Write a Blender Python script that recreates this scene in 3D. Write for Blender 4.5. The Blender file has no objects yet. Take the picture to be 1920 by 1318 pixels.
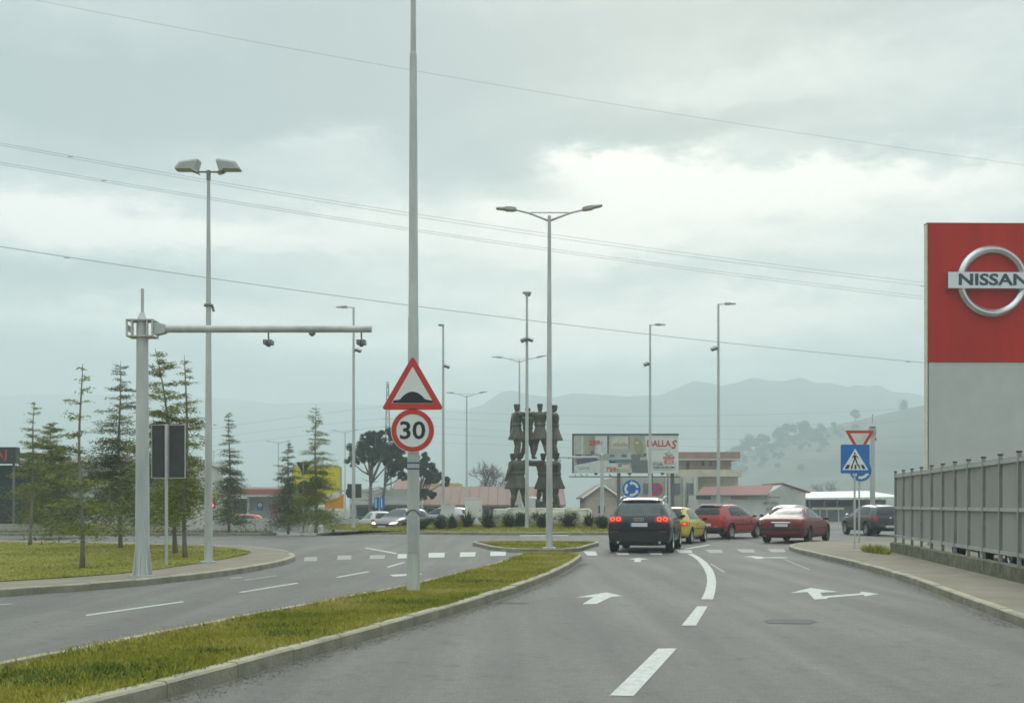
import bpy, bmesh, math, random
import numpy as np
from mathutils import Vector, Matrix
from mathutils.bvhtree import BVHTree
from mathutils.geometry import tessellate_polygon

R = math.radians
SC = bpy.context.scene
COL = SC.collection

# ------------------------------------------------------------------ camera
CAM_H, F, CX, HY = 1.47, 2000.0, 960.0, 945.0
cam_data = bpy.data.cameras.new('camera')
cam = bpy.data.objects.new('camera', cam_data)
COL.objects.link(cam)
cam.location = (0, 0, CAM_H)
cam.rotation_euler = (R(90), 0, 0)
cam_data.sensor_width = 36
cam_data.lens = 36 * F / 1920
cam_data.shift_y = 286 / 1920
cam_data.clip_start = 0.1
cam_data.clip_end = 20000
SC.camera = cam

# ------------------------------------------------------------------ render settings
SC.render.engine = 'CYCLES'
SC.view_settings.view_transform = 'Standard'
SC.view_settings.look = 'None'
SC.view_settings.gamma = 1
SC.view_settings.use_curve_mapping = False
SC.view_settings.exposure = 0.37
SC.cycles.max_bounces = 6
SC.cycles.diffuse_bounces = 3
SC.cycles.glossy_bounces = 3
SC.cycles.transmission_bounces = 4
SC.cycles.volume_bounces = 2
SC.cycles.transparent_max_bounces = 8
SC.cycles.sample_clamp_indirect = 6
SC.cycles.filter_width = 1.6
SC.cycles.use_denoising = True
try:
    SC.cycles.denoiser = 'OPENIMAGEDENOISE'
except Exception:
    pass

# ------------------------------------------------------------------ sun
SUN_EL, SUN_AZ = 30, 10          # behind cloud, ahead and a little to the right
sd = bpy.data.lights.new('sun', 'SUN')
sd.energy = 1.4
sd.angle = R(25)
sd.color = (1.0, 0.96, 0.88)
sun = bpy.data.objects.new('sun', sd)
COL.objects.link(sun)
sdir = Vector((math.sin(R(SUN_AZ)) * math.cos(R(SUN_EL)), math.cos(R(SUN_AZ)) * math.cos(R(SUN_EL)), math.sin(R(SUN_EL))))
sun.rotation_euler = (-sdir).to_track_quat('-Z', 'Y').to_euler()
sun.location = (0, 0, 60)


# ------------------------------------------------------------------ world: nishita under a layer of cloud
def make_world():
    w = bpy.data.worlds.new('World')
    SC.world = w
    w.use_nodes = True
    nt = w.node_tree
    N, L = nt.nodes, nt.links
    N.clear()

    def nd(t, **k):
        n = N.new(t)
        for a, v in k.items():
            setattr(n, a, v)
        return n

    def setin(n, i, v):
        if hasattr(v, 'is_output') or isinstance(v, bpy.types.NodeSocket):
            L.new(v, n.inputs[i])
        else:
            n.inputs[i].default_value = v

    def math_(op, a, b=0.0, c=0.0, clamp=False):
        n = nd('ShaderNodeMath', operation=op)
        n.use_clamp = clamp
        setin(n, 0, a); setin(n, 1, b)
        if op in ('MULTIPLY_ADD', 'SMOOTH_MIN'):
            setin(n, 2, c)
        return n.outputs[0]

    def smooth(v, lo, hi):
        n = nd('ShaderNodeMapRange', interpolation_type='SMOOTHSTEP')
        setin(n, 0, v); n.inputs[1].default_value = lo; n.inputs[2].default_value = hi
        return n.outputs[0]

    tc = nd('ShaderNodeTexCoord')
    d = tc.outputs['Generated']
    sep = nd('ShaderNodeSeparateXYZ'); L.new(d, sep.inputs[0])
    X, Y, Z = sep.outputs
    zc = math_('MAXIMUM', Z, 0.0)
    # a flat cloud deck seen in perspective
    den = math_('ADD', zc, 0.14)
    comb = nd('ShaderNodeCombineXYZ')
    L.new(math_('DIVIDE', X, den), comb.inputs[0]); L.new(math_('DIVIDE', Y, den), comb.inputs[1])

    def noise(vec, scale, detail, rough, offs, stretch=(1, 1, 1), dist=0.0):
        mp = nd('ShaderNodeMapping')
        mp.inputs['Location'].default_value = offs
        mp.inputs['Scale'].default_value = stretch
        L.new(vec, mp.inputs[0])
        n = nd('ShaderNodeTexNoise', noise_dimensions='3D')
        n.inputs['Scale'].default_value = scale
        n.inputs['Detail'].default_value = detail
        n.inputs['Roughness'].default_value = rough
        n.inputs['Distortion'].default_value = dist
        L.new(mp.outputs[0], n.inputs[0])
        return n.outputs[0]
    n1 = noise(comb.outputs[0], 1.1, 5, 0.55, (3.1, 7.7, 0), (1, 1, 1), 0.4)
    n2 = noise(comb.outputs[0], 2.6, 8, 0.6, (11.3, 2.1, 0), (1, 1, 1), 0.3)
    wx = noise(d, 8, 8, 0.7, (5, 1, 2), (1, 1, 2.6))
    wz = noise(d, 8, 8, 0.7, (1, 9, 4), (1, 1, 2.6))
    # cloud banks: centre (x, z of the unit direction), half widths, weight
    xw = math_('MULTIPLY_ADD', math_('SUBTRACT', wx, 0.5), 0.20, X)
    zw = math_('MULTIPLY_ADD', math_('SUBTRACT', wz, 0.5), 0.095, Z)
    banks = []
    for px, py, hw, hh, wt in (        # sizes as seen from the road, in the photograph's pixels
            (300, 190, 430, 75, -0.62), (760, 90, 330, 80, -0.44), (150, 30, 260, 40, 0.10), (860, 300, 130, 45, -0.24),
            (1500, 20, 500, 40, -0.32), (1500, 150, 330, 50, 0.14), (1780, 170, 160, 60, 0.04), (1270, 235, 230, 30, -0.46), (1640, 285, 260, 26, -0.20),
            (1175, 310, 140, 36, 0.42), (1090, 285, 80, 24, 0.22), (1290, 345, 170, 40, 0.22), (1600, 345, 190, 36, 0.28), (1880, 340, 120, 60, 0.22), (1450, 385, 330, 40, 0.18),
            (610, 258, 130, 26, 0.36), (520, 300, 200, 24, 0.14), (110, 415, 260, 48, 0.26), (420, 440, 240, 30, 0.14), (250, 330, 170, 26, -0.10),
            (760, 430, 170, 50, 0.10), (950, 390, 160, 40, 0.10), (240, 520, 320, 26, -0.26), (620, 560, 260, 30, 0.06), (1300, 520, 300, 30, -0.12), (560, 490, 200, 22, -0.12),
            (1150, 470, 300, 22, 0.14), (1600, 480, 230, 28, 0.10), (300, 590, 300, 26, 0.12), (1450, 600, 300, 40, 0.22), (1130, 640, 340, 50, 0.20), (150, 700, 400, 55, -0.20), (620, 720, 260, 50, -0.12), (700, 640, 200, 36, 0.06),
            (1100, 520, 1100, 130, 0.30), (1230, 370, 330, 120, 0.17), (1250, 640, 600, 80, 0.20), (420, 430, 500, 70, 0.12), (560, 285, 260, 45, 0.12), (200, 600, 400, 50, 0.14)):
        u_, t_ = (px - CX) / F, (HY - py) / F
        q = math.sqrt(1 + u_ * u_ + t_ * t_)
        banks.append((u_ / q, t_ / q, hw / F * 0.95, hh / F * 0.95, wt))
    tot = None
    for cx, cz, hx, hz, wt in banks:
        a = math_('DIVIDE', math_('SUBTRACT', xw, cx), hx)
        b = math_('DIVIDE', math_('SUBTRACT', zw, cz), hz)
        e = math_('POWER', 2.71828, math_('MULTIPLY', math_('MULTIPLY_ADD', a, a, math_('MULTIPLY', b, b)), -1.0))
        t = math_('MULTIPLY', e, wt)
        tot = t if tot is None else math_('ADD', tot, t)
    tot = math_('MULTIPLY', tot, smooth(Y, 0.2, 0.6))
    v = math_('MULTIPLY_ADD', math_('SUBTRACT', n1, 0.5), 0.34, 0.44)
    v = math_('MULTIPLY_ADD', math_('SUBTRACT', n2, 0.5), 0.42, v)
    n3 = noise(d, 22, 6, 0.65, (2, 4, 8), (1, 1, 2.4))
    v = math_('MULTIPLY_ADD', math_('SUBTRACT', n3, 0.5), 0.22, v)
    v = math_('ADD', v, tot)
    ramp = nd('ShaderNodeValToRGB')
    L.new(v, ramp.inputs[0])
    cr = ramp.color_ramp
    cr.elements[0].position = 0.12
    cr.elements[0].color = (0.345, 0.405, 0.415, 1)
    cr.elements[1].position = 0.92
    cr.elements[1].color = (1.07, 1.02, 0.96, 1)
    e = cr.elements.new(0.42); e.color = (0.445, 0.502, 0.505, 1)
    e = cr.elements.new(0.66); e.color = (0.645, 0.69, 0.67, 1)
    # an overcast sky grows brighter towards the zenith
    zen = math_('MULTIPLY_ADD', smooth(Z, 0.36, 1.0), 2.0, 1.0)
    zen10 = math_('MULTIPLY', zen, 10.0)
    cl = nd('ShaderNodeVectorMath', operation='SCALE')
    L.new(ramp.outputs[0], cl.inputs[0]); L.new(zen10, cl.inputs[3])
    sky = nd('ShaderNodeTexSky', sky_type='NISHITA')
    sky.sun_disc = False
    sky.sun_elevation = R(SUN_EL)
    sky.sun_rotation = R(SUN_AZ)
    sky.air_density = 1.5
    sky.dust_density = 3.0
    mix = nd('ShaderNodeMix', data_type='RGBA')
    mix.inputs[0].default_value = 0.95
    L.new(sky.outputs[0], mix.inputs[6]); L.new(cl.outputs[0], mix.inputs[7])
    bg = nd('ShaderNodeBackground')
    bg.inputs[1].default_value = 0.1
    L.new(mix.outputs[2], bg.inputs[0])
    out = nd('ShaderNodeOutputWorld')
    L.new(bg.outputs[0], out.inputs[0])


make_world()

# ------------------------------------------------------------------ small helpers
rng = random.Random(7)


def gp(px, py, z=0.0):
    """the point at height z that the photograph shows at this pixel"""
    d = F * (CAM_H - z) / (py - HY)
    return Vector(((px - CX) / F * d, d, z))


def at(px, py, d):
    return Vector(((px - CX) / F * d, d, CAM_H - (py - HY) / F * d))


def sstep(v, a, b):
    t = min(1, max(0, (v - a) / (b - a)))
    return t * t * (3 - 2 * t)


def hgt(x, y):
    """the ground falls away a little behind the roundabout"""
    return -0.42 * sstep(y, 50, 59) * sstep(-x, 3.5, 9) - 0.25 * sstep(y, 66, 80) * (1 - sstep(-x, 3.5, 10))


def S(r, g, b):
    return tuple(((c / 255) / 12.92 if c / 255 <= 0.04045 else ((c / 255 + 0.055) / 1.055) ** 2.4) for c in (r, g, b))


MATS = {}


def pm(name, col, rough=0.6, metal=0.0, var=0.12, scale=4.0, bump=0.0, bscale=60.0, col2=None, spec=0.5, coat=0.0, emit=None, estr=0.0, detail=5.0, stretch=None):
    """procedural material: two noises move the colour, roughness and relief"""
    if name in MATS:
        return MATS[name]
    m = bpy.data.materials.new(name)
    m.use_nodes = True
    nt = m.node_tree
    N, L = nt.nodes, nt.links
    b = N['Principled BSDF']
    tc = N.new('ShaderNodeTexCoord')
    mp = N.new('ShaderNodeMapping')
    L.new(tc.outputs['Object'], mp.inputs[0])
    if stretch:
        mp.inputs['Scale'].default_value = stretch
    n = N.new('ShaderNodeTexNoise')
    n.inputs['Scale'].default_value = scale
    n.inputs['Detail'].default_value = detail
    n.inputs['Roughness'].default_value = 0.62
    L.new(mp.outputs[0], n.inputs[0])
    rp = N.new('ShaderNodeValToRGB')
    c2 = col2 or tuple(min(1, c * (1 + var)) for c in col)
    c1 = col if col2 else tuple(c * (1 - var) for c in col)
    rp.color_ramp.elements[0].position = 0.3
    rp.color_ramp.elements[1].position = 0.7
    rp.color_ramp.elements[0].color = (*c1, 1)
    rp.color_ramp.elements[1].color = (*c2, 1)
    L.new(n.outputs[0], rp.inputs[0])
    L.new(rp.outputs[0], b.inputs['Base Color'])
    mr = N.new('ShaderNodeMapRange')
    mr.inputs[3].default_value = max(0.02, rough - 0.08)
    mr.inputs[4].default_value = min(1, rough + 0.08)
    L.new(n.outputs[0], mr.inputs[0])
    L.new(mr.outputs[0], b.inputs['Roughness'])
    b.inputs['Metallic'].default_value = metal
    b.inputs['Specular IOR Level'].default_value = spec
    b.inputs['Coat Weight'].default_value = coat
    b.inputs['Coat Roughness'].default_value = 0.05
    if emit:
        b.inputs['Emission Color'].default_value = (*emit, 1)
        b.inputs['Emission Strength'].default_value = estr
    if bump:
        n2 = N.new('ShaderNodeTexNoise')
        n2.inputs['Scale'].default_value = bscale
        n2.inputs['Detail'].default_value = 4
        L.new(mp.outputs[0], n2.inputs[0])
        bp = N.new('ShaderNodeBump')
        bp.inputs['Strength'].default_value = bump
        bp.inputs['Distance'].default_value = 0.02
        L.new(n2.outputs[0], bp.inputs['Height'])
        L.new(bp.outputs[0], b.inputs['Normal'])
    MATS[name] = m
    return m


def glass_mat(name, col=(0.02, 0.028, 0.03), rough=0.06):
    return pm(name, col, rough, 0.0, 0.15, 2.0, spec=0.45)


class MB:
    """collects shapes and links them as one mesh object"""

    def __init__(self):
        self.v, self.f, self.m = [], [], []

    def add(self, vs, fs, mi=0):
        o = len(self.v)
        self.v += [tuple(p) for p in vs]
        self.f += [tuple(i + o for i in f) for f in fs]
        self.m += [mi] * len(fs)
        return self

    def box(self, c, s, mi=0, rz=0.0, mat=None):
        x, y, z = (a / 2 for a in s)
        vs = [Vector(p) for p in ((-x, -y, -z), (x, -y, -z), (x, y, -z), (-x, y, -z), (-x, -y, z), (x, -y, z), (x, y, z), (-x, y, z))]
        M = mat if mat is not None else Matrix.Rotation(rz, 4, 'Z')
        vs = [M @ p + Vector(c) for p in vs]
        return self.add(vs, [(0, 3, 2, 1), (4, 5, 6, 7), (0, 1, 5, 4), (1, 2, 6, 5), (2, 3, 7, 6), (3, 0, 4, 7)], mi)

    def bx(self, lo, hi, mi=0):
        return self.box([(a + b) / 2 for a, b in zip(lo, hi)], [abs(b - a) for a, b in zip(lo, hi)], mi)

    def tube(self, pts, rad, n=10, mi=0, caps=True):
        pts = [Vector(p) for p in pts]
        if not hasattr(rad, '__len__'):
            rad = [rad] * len(pts)
        vs, fs = [], []
        prev = None
        for i, p in enumerate(pts):
            t = (pts[min(i + 1, len(pts) - 1)] - pts[max(i - 1, 0)])
            t = t.normalized() if t.length > 1e-9 else Vector((0, 0, 1))
            ref = Vector((1, 0, 0)) if abs(t.x) < 0.9 else Vector((0, 1, 0))
            if prev is not None:
                ref = prev
            u = (ref - t * ref.dot(t)).normalized()
            prev = u
            w = t.cross(u)
            for k in range(n):
                a = 2 * math.pi * k / n
                vs.append(p + (u * math.cos(a) + w * math.sin(a)) * rad[i])
        for i in range(len(pts) - 1):
            for k in range(n):
                k2 = (k + 1) % n
                fs.append((i * n + k, i * n + k2, (i + 1) * n + k2, (i + 1) * n + k))
        if caps:
            fs.append(tuple(range(n - 1, -1, -1)))
            fs.append(tuple((len(pts) - 1) * n + k for k in range(n)))
        return self.add(vs, fs, mi)

    def lathe(self, prof, n=16, c=(0, 0, 0), mi=0, axis='Z'):
        vs, fs = [], []
        for r, z in prof:
            for k in range(n):
                a = 2 * math.pi * k / n
                x, y = r * math.cos(a), r * math.sin(a)
                p = (x, y, z) if axis == 'Z' else ((x, z, y) if axis == 'Y' else (z, x, y))
                vs.append(Vector(p) + Vector(c))
        for i in range(len(prof) - 1):
            for k in range(n):
                k2 = (k + 1) % n
                fs.append((i * n + k, i * n + k2, (i + 1) * n + k2, (i + 1) * n + k))
        return self.add(vs, fs, mi)

    def prism(self, poly, fn, d0, d1, mi=0):
        """polygon (a, b) pushed from depth d0 to d1; fn(a, b, depth) -> point"""
        n = len(poly)
        vs = [fn(a, b, d0) for a, b in poly] + [fn(a, b, d1) for a, b in poly]
        tri = tessellate_polygon([[Vector((a, b, 0)) for a, b in poly]])
        fs = [tuple(t) for t in tri] + [tuple(i + n for i in reversed(t)) for t in tri]
        fs += [(i, (i + 1) % n, (i + 1) % n + n, i + n) for i in range(n)]
        return self.add(vs, fs, mi)

    def plate(self, poly, o, d0, d1, mi=0):
        """upright plate facing the camera: (x, z) polygon about o"""
        return self.prism(poly, lambda a, b, d: (o[0] + a, o[1] + d, o[2] + b), d0, d1, mi)

    def build(self, name, mats, parent=None, world=False, smooth=False, fix=True, auto=None):
        me = bpy.data.meshes.new(name)
        vs = self.v
        if world and parent is not None:
            L, q = Vector((0, 0, 0)), parent
            while q is not None:
                L, q = L + q.location, q.parent
            vs = [(x - L.x, y - L.y, z - L.z) for x, y, z in vs]
        me.from_pydata(vs, [], self.f)
        if not isinstance(mats, (list, tuple)):
            mats = [mats]
        for m in mats:
            me.materials.append(m)
        if len(mats) > 1:
            me.polygons.foreach_set('material_index', self.m)
        if fix:
            bm = bmesh.new(); bm.from_mesh(me)
            bmesh.ops.recalc_face_normals(bm, faces=bm.faces)
            bm.to_mesh(me); bm.free()
        if smooth:
            me.polygons.foreach_set('use_smooth', [True] * len(me.polygons))
            if auto is not None:
                try:
                    me.set_sharp_from_angle(angle=R(auto))
                except Exception:
                    pass
        me.update()
        return link(name, me, parent)


def link(name, me, parent=None):
    o = bpy.data.objects.new(name, me)
    COL.objects.link(o)
    if parent is not None:
        o.parent = parent
    return o


def tag(o, label=None, cat=None, group=None, kind=None):
    for k, v in (('label', label), ('category', cat), ('group', group), ('kind', kind)):
        if v:
            o[k] = v
    return o


def thing(name, label, cat, loc=(0, 0, 0), rz=0.0, group=None):
    o = bpy.data.objects.new(name, None)
    COL.objects.link(o)
    o.location = loc
    o.rotation_euler = (0, 0, rz)
    o.empty_display_size = 0.2
    return tag(o, label, cat, group)


def copy_tree(o, parent=None):
    c = o.copy()
    COL.objects.link(c)
    if parent is not None:
        c.parent = parent
    for ch in list(o.children):
        copy_tree(ch, c)
    return c


def rpoly(poly, r, n=4):
    """polygon with rounded corners"""
    out = []
    m = len(poly)
    for i in range(m):
        p0, p1, p2 = (Vector(poly[(i + k) % m]) for k in (-1, 0, 1))
        a, b = (p0 - p1), (p2 - p1)
        rr = min(r, a.length * 0.45, b.length * 0.45)
        s, e = p1 + a.normalized() * rr, p1 + b.normalized() * rr
        for k in range(n + 1):
            t = k / n
            out.append(tuple(s * (1 - t) ** 2 + p1 * 2 * t * (1 - t) + e * t * t))
    return out


def circ(r, n=32, c=(0, 0)):
    return [(c[0] + r * math.cos(2 * math.pi * k / n), c[1] + r * math.sin(2 * math.pi * k / n)) for k in range(n)]


def ring_fs(mb, ro, ri, o, d0, d1, mi=0, n=40):
    vs, fs = [], []
    for r in (ro, ri):
        for d in (d0, d1):
            for k in range(n):
                a = 2 * math.pi * k / n
                vs.append((o[0] + r * math.cos(a), o[1] + d, o[2] + r * math.sin(a)))
    for k in range(n):
        k2 = (k + 1) % n
        A, B, C, D = 0, n, 2 * n, 3 * n
        fs += [(A + k, A + k2, C + k2, C + k), (B + k, D + k, D + k2, B + k2), (A + k, B + k, B + k2, A + k2), (C + k, C + k2, D + k2, D + k)]
    mb.add(vs, fs, mi)


def text_mb(mb, s, o, h, depth=0.004, bold=0.0, mi=0, width=None, align='CENTER', shear=0.0):
    """upright lettering facing the camera, centred at o (x, front y, z), cap height h"""
    cu = bpy.data.curves.new('lettering', 'FONT')
    cu.body = s
    cu.align_x = align
    cu.size = 1.0
    cu.offset = bold
    cu.shear = shear
    cu.resolution_u = 3
    cu.extrude = 0.0
    ob = bpy.data.objects.new('lettering', cu)
    COL.objects.link(ob)
    dg = bpy.context.evaluated_depsgraph_get()
    me = bpy.data.meshes.new_from_object(ob.evaluated_get(dg))
    vs = [v.co.copy() for v in me.vertices]
    fs = [tuple(p.vertices) for p in me.polygons]
    bpy.data.objects.remove(ob); bpy.data.curves.remove(cu); bpy.data.meshes.remove(me)
    if not vs:
        return
    x0, x1 = min(v.x for v in vs), max(v.x for v in vs)
    y0, y1 = min(v.y for v in vs), max(v.y for v in vs)
    k = h / (y1 - y0)
    kx = width / (x1 - x0) if width else k
    cx = (x0 + x1) / 2 if align == 'CENTER' else x0
    # remove doubles so that the border can be found
    bm = bmesh.new()
    bv = [bm.verts.new(((v.x - cx) * kx, 0, (v.y - (y0 + y1) / 2) * k)) for v in vs]
    for f in fs:
        try:
            bm.faces.new([bv[i] for i in f])
        except ValueError:
            pass
    bmesh.ops.remove_doubles(bm, verts=bm.verts, dist=h * 1e-3)
    r = bmesh.ops.extrude_face_region(bm, geom=list(bm.faces))
    for g in r['geom']:
        if isinstance(g, bmesh.types.BMVert):
            g.co.y -= depth
    bmesh.ops.recalc_face_normals(bm, faces=bm.faces)
    bm.verts.index_update()
    mb.add([v.co + Vector(o) for v in bm.verts], [[v.index for v in f.verts] for f in bm.faces], mi)
    bm.free()


# ------------------------------------------------------------------ shared materials
galv = pm('galvanised_steel', (0.50, 0.51, 0.49), 0.5, 0.2, 0.2, 3.0, 0.1, 40, stretch=(1, 1, 0.25))
galv_dark = pm('weathered_steel', (0.20, 0.21, 0.215), 0.5, 0.4, 0.2, 3.0)
lamp_body = pm('lamp_housing', (0.42, 0.43, 0.41), 0.5, 0.1, 0.12, 3.0)
sign_white = pm('sign_white', (0.74, 0.76, 0.74), 0.4, 0, 0.04, 4.0)
sign_red = pm('sign_red', (0.55, 0.045, 0.035), 0.4, 0, 0.1, 6.0)
sign_blue = pm('sign_blue', (0.012, 0.15, 0.46), 0.4, 0, 0.1, 6.0)
sign_black = pm('sign_black', (0.018, 0.02, 0.022), 0.5, 0, 0.1, 6.0)
sign_back = pm('sign_back', (0.045, 0.05, 0.052), 0.6, 0.1, 0.2, 5.0)
white_paint = pm('white_plaster', (0.62, 0.62, 0.58), 0.8, 0, 0.12, 0.8)
rubber = pm('tyre_rubber', (0.014, 0.014, 0.015), 0.8, 0, 0.2, 9.0)
trim_black = pm('black_plastic', (0.016, 0.016, 0.018), 0.55, 0, 0.15, 8.0)
alloy = pm('wheel_alloy', (0.48, 0.49, 0.49), 0.32, 0.7, 0.1, 8.0)
chrome = pm('chrome', (0.75, 0.76, 0.76), 0.12, 1.0, 0.03, 3.0)
plate_white = pm('plate_white', (0.66, 0.67, 0.66), 0.45, 0, 0.05, 5.0)
car_glass = glass_mat('car_glass', (0.02, 0.026, 0.027), 0.12)
lamp_glass = glass_mat('headlamp_glass', (0.5, 0.52, 0.52), 0.1)
tail_off = pm('tail_lamp_unlit', (0.20, 0.012, 0.01), 0.2, 0, 0.2, 12.0, spec=0.6)
tail_on = pm('tail_lamp_lit', (0.42, 0.02, 0.014), 0.25, 0, 0.15, 12.0, emit=(1.0, 0.03, 0.015), estr=0.07)
tail_core = pm('brake_lamp_bulb', (0.6, 0.1, 0.07), 0.3, 0, 0.1, 12.0, emit=(1.0, 0.13, 0.07), estr=0.75)
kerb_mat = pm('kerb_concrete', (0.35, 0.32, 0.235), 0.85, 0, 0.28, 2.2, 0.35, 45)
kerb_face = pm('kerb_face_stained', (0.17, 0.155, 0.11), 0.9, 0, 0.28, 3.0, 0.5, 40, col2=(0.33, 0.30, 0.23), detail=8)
paint_line = pm('road_paint', (0.36, 0.365, 0.345), 0.8, 0, 0.14, 11.0, 0.2, 90, col2=(0.60, 0.61, 0.575), detail=12)
paint_worn = pm('worn_road_paint', (0.19, 0.19, 0.18), 0.8, 0, 0.3, 9.0, col2=(0.40, 0.40, 0.38), detail=9, bump=0.1) if True else pm('worn_road_paint', (0.30, 0.31, 0.295), 0.8, 0, 0.3, 9.0, 0.2, 90)
bark = pm('bark', (0.21, 0.19, 0.165), 0.9, 0, 0.35, 6.0, 0.5, 20, stretch=(1, 1, 0.3))


def asphalt_mat():
    m = pm('asphalt', (0.128, 0.131, 0.130), 0.82, 0, 0.1, 0.7)
    nt = m.node_tree
    N, L = nt.nodes, nt.links
    b = N['Principled BSDF']
    tc = N.new('ShaderNodeTexCoord')

    def noise(scale, detail, stretch=(1, 1, 1), rough=0.6):
        mp = N.new('ShaderNodeMapping'); mp.inputs['Scale'].default_value = stretch
        L.new(tc.outputs['Object'], mp.inputs[0])
        n = N.new('ShaderNodeTexNoise'); n.inputs['Scale'].default_value = scale
        n.inputs['Detail'].default_value = detail; n.inputs['Roughness'].default_value = rough
        L.new(mp.outputs[0], n.inputs[0])
        return n.outputs[0]

    def ramp(s, a, ca, bb, cb):
        r = N.new('ShaderNodeValToRGB')
        r.color_ramp.elements[0].position = a; r.color_ramp.elements[0].color = (*ca, 1)
        r.color_ramp.elements[1].position = bb; r.color_ramp.elements[1].color = (*cb, 1)
        L.new(s, r.inputs[0])
        return r.outputs[0]

    def mul(a, c, f=1.0):
        x = N.new('ShaderNodeMix'); x.data_type = 'RGBA'; x.blend_type = 'MULTIPLY'
        x.inputs[0].default_value = f
        L.new(a, x.inputs[6]); L.new(c, x.inputs[7])
        return x.outputs[2]
    base = ramp(noise(0.35, 5), 0.3, (0.126, 0.119, 0.108), 0.7, (0.160, 0.151, 0.137))
    streak = ramp(noise(1.3, 4, (1.0, 0.09, 1)), 0.3, (0.80, 0.80, 0.81), 0.72, (1.12, 1.12, 1.11))
    grit = ramp(noise(55, 2, (1, 1, 1), 0.7), 0.3, (0.66, 0.66, 0.66), 0.7, (1.34, 1.34, 1.34))
    patch = ramp(noise(0.12, 3), 0.42, (1, 1, 1), 0.62, (0.9, 0.9, 0.91))
    lane = N.new('ShaderNodeMapping'); lane.inputs['Rotation'].default_value = (0, 0, R(14)); lane.inputs['Scale'].default_value = (1.0, 0.035, 1)
    L.new(tc.outputs['Object'], lane.inputs[0])
    ln_ = N.new('ShaderNodeTexNoise'); ln_.inputs['Scale'].default_value = 1.6; ln_.inputs['Detail'].default_value = 3
    L.new(lane.outputs[0], ln_.inputs[0])
    polish = ramp(ln_.outputs[0], 0.36, (0.88, 0.88, 0.89), 0.64, (1.10, 1.10, 1.09))
    mott = ramp(noise(9, 5, (1, 1, 1), 0.7), 0.34, (0.88, 0.88, 0.88), 0.66, (1.12, 1.12, 1.12))
    spots = ramp(noise(2.6, 7, (1, 1, 1), 0.75), 0.32, (0.66, 0.66, 0.66), 0.45, (1, 1, 1))
    c = mul(mul(mul(mul(mul(base, streak), grit), patch), polish), mul(spots, mott))
    L.new(c, b.inputs['Base Color'])
    bp = N.new('ShaderNodeBump'); bp.inputs['Strength'].default_value = 0.35; bp.inputs['Distance'].default_value = 0.006
    L.new(noise(130, 3), bp.inputs['Height'])
    L.new(bp.outputs[0], b.inputs['Normal'])
    return m


asphalt = asphalt_mat()
paving = pm('pavement_asphalt', (0.175, 0.15, 0.108), 0.9, 0, 0.25, 1.0, 0.3, 60, col2=(0.265, 0.235, 0.178))
grass_soil = pm('grass_soil', (0.15, 0.16, 0.026), 0.95, 0, 0.4, 2.2, 0.6, 25, col2=(0.25, 0.235, 0.06), spec=0.05)


def blade_mat(name, a, b_, c_):
    m = pm(name, a, 0.75, 0, 0.2, 2.0)
    nt = m.node_tree
    N, L = nt.nodes, nt.links
    bs = N['Principled BSDF']
    tc = N.new('ShaderNodeTexCoord')
    n1 = N.new('ShaderNodeTexNoise'); n1.inputs['Scale'].default_value = 0.55; n1.inputs['Detail'].default_value = 4
    n2 = N.new('ShaderNodeTexNoise'); n2.inputs['Scale'].default_value = 14; n2.inputs['Detail'].default_value = 3
    L.new(tc.outputs['Object'], n1.inputs[0]); L.new(tc.outputs['Object'], n2.inputs[0])
    ad = N.new('ShaderNodeMath'); ad.operation = 'MULTIPLY_ADD'
    L.new(n2.outputs[0], ad.inputs[0]); ad.inputs[1].default_value = 0.55
    sub = N.new('ShaderNodeMath'); sub.operation = 'SUBTRACT'
    L.new(n1.outputs[0], sub.inputs[0]); sub.inputs[1].default_value = 0.28
    L.new(sub.outputs[0], ad.inputs[2])
    rp = N.new('ShaderNodeValToRGB')
    rp.color_ramp.elements[0].position = 0.30; rp.color_ramp.elements[0].color = (*a, 1)
    rp.color_ramp.elements[1].position = 0.72; rp.color_ramp.elements[1].color = (*c_, 1)
    e = rp.color_ramp.elements.new(0.5); e.color = (*b_, 1)
    L.new(ad.outputs[0], rp.inputs[0])
    L.new(rp.outputs[0], bs.inputs['Base Color'])
    bs.inputs['Specular IOR Level'].default_value = 0.08
    return m


grass_blade = blade_mat('grass_blades', (0.19, 0.215, 0.034), (0.335, 0.315, 0.05), (0.46, 0.41, 0.15))
dry_blade = blade_mat('dry_grass_blades', (0.10, 0.09, 0.05), (0.16, 0.145, 0.085), (0.22, 0.2, 0.13))
needle_green = blade_mat('cedar_needles', (0.11, 0.14, 0.036), (0.215, 0.235, 0.06), (0.34, 0.32, 0.15))
needle_blue = blade_mat('blue_cedar_needles', (0.085, 0.11, 0.058), (0.15, 0.17, 0.085), (0.25, 0.255, 0.14))
pine_green = blade_mat('pine_needles', (0.034, 0.058, 0.044), (0.058, 0.088, 0.062), (0.09, 0.115, 0.078))
shrub_green = blade_mat('shrub_leaves', (0.018, 0.035, 0.016), (0.040, 0.062, 0.024), (0.075, 0.085, 0.035))
twig_mat = pm('bare_twigs', (0.13, 0.11, 0.10), 0.9, 0, 0.25, 6.0)


# ------------------------------------------------------------------ setting: ground, road, kerbed islands
def sheet(name, x0, x1, y0, y1, nx, ny, mat, dz=0.0, amp=None):
    mb = MB()
    vs, fs = [], []
    for j in range(ny + 1):
        for i in range(nx + 1):
            x, y = x0 + (x1 - x0) * i / nx, y0 + (y1 - y0) * j / ny
            vs.append((x, y, hgt(x, y) + dz + (amp(x, y) if amp else 0)))
    for j in range(ny):
        for i in range(nx):
            a = j * (nx + 1) + i
            fs.append((a, a + 1, a + nx + 2, a + nx + 1))
    mb.add(vs, fs)
    return tag(mb.build(name, mat), kind='structure')


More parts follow.
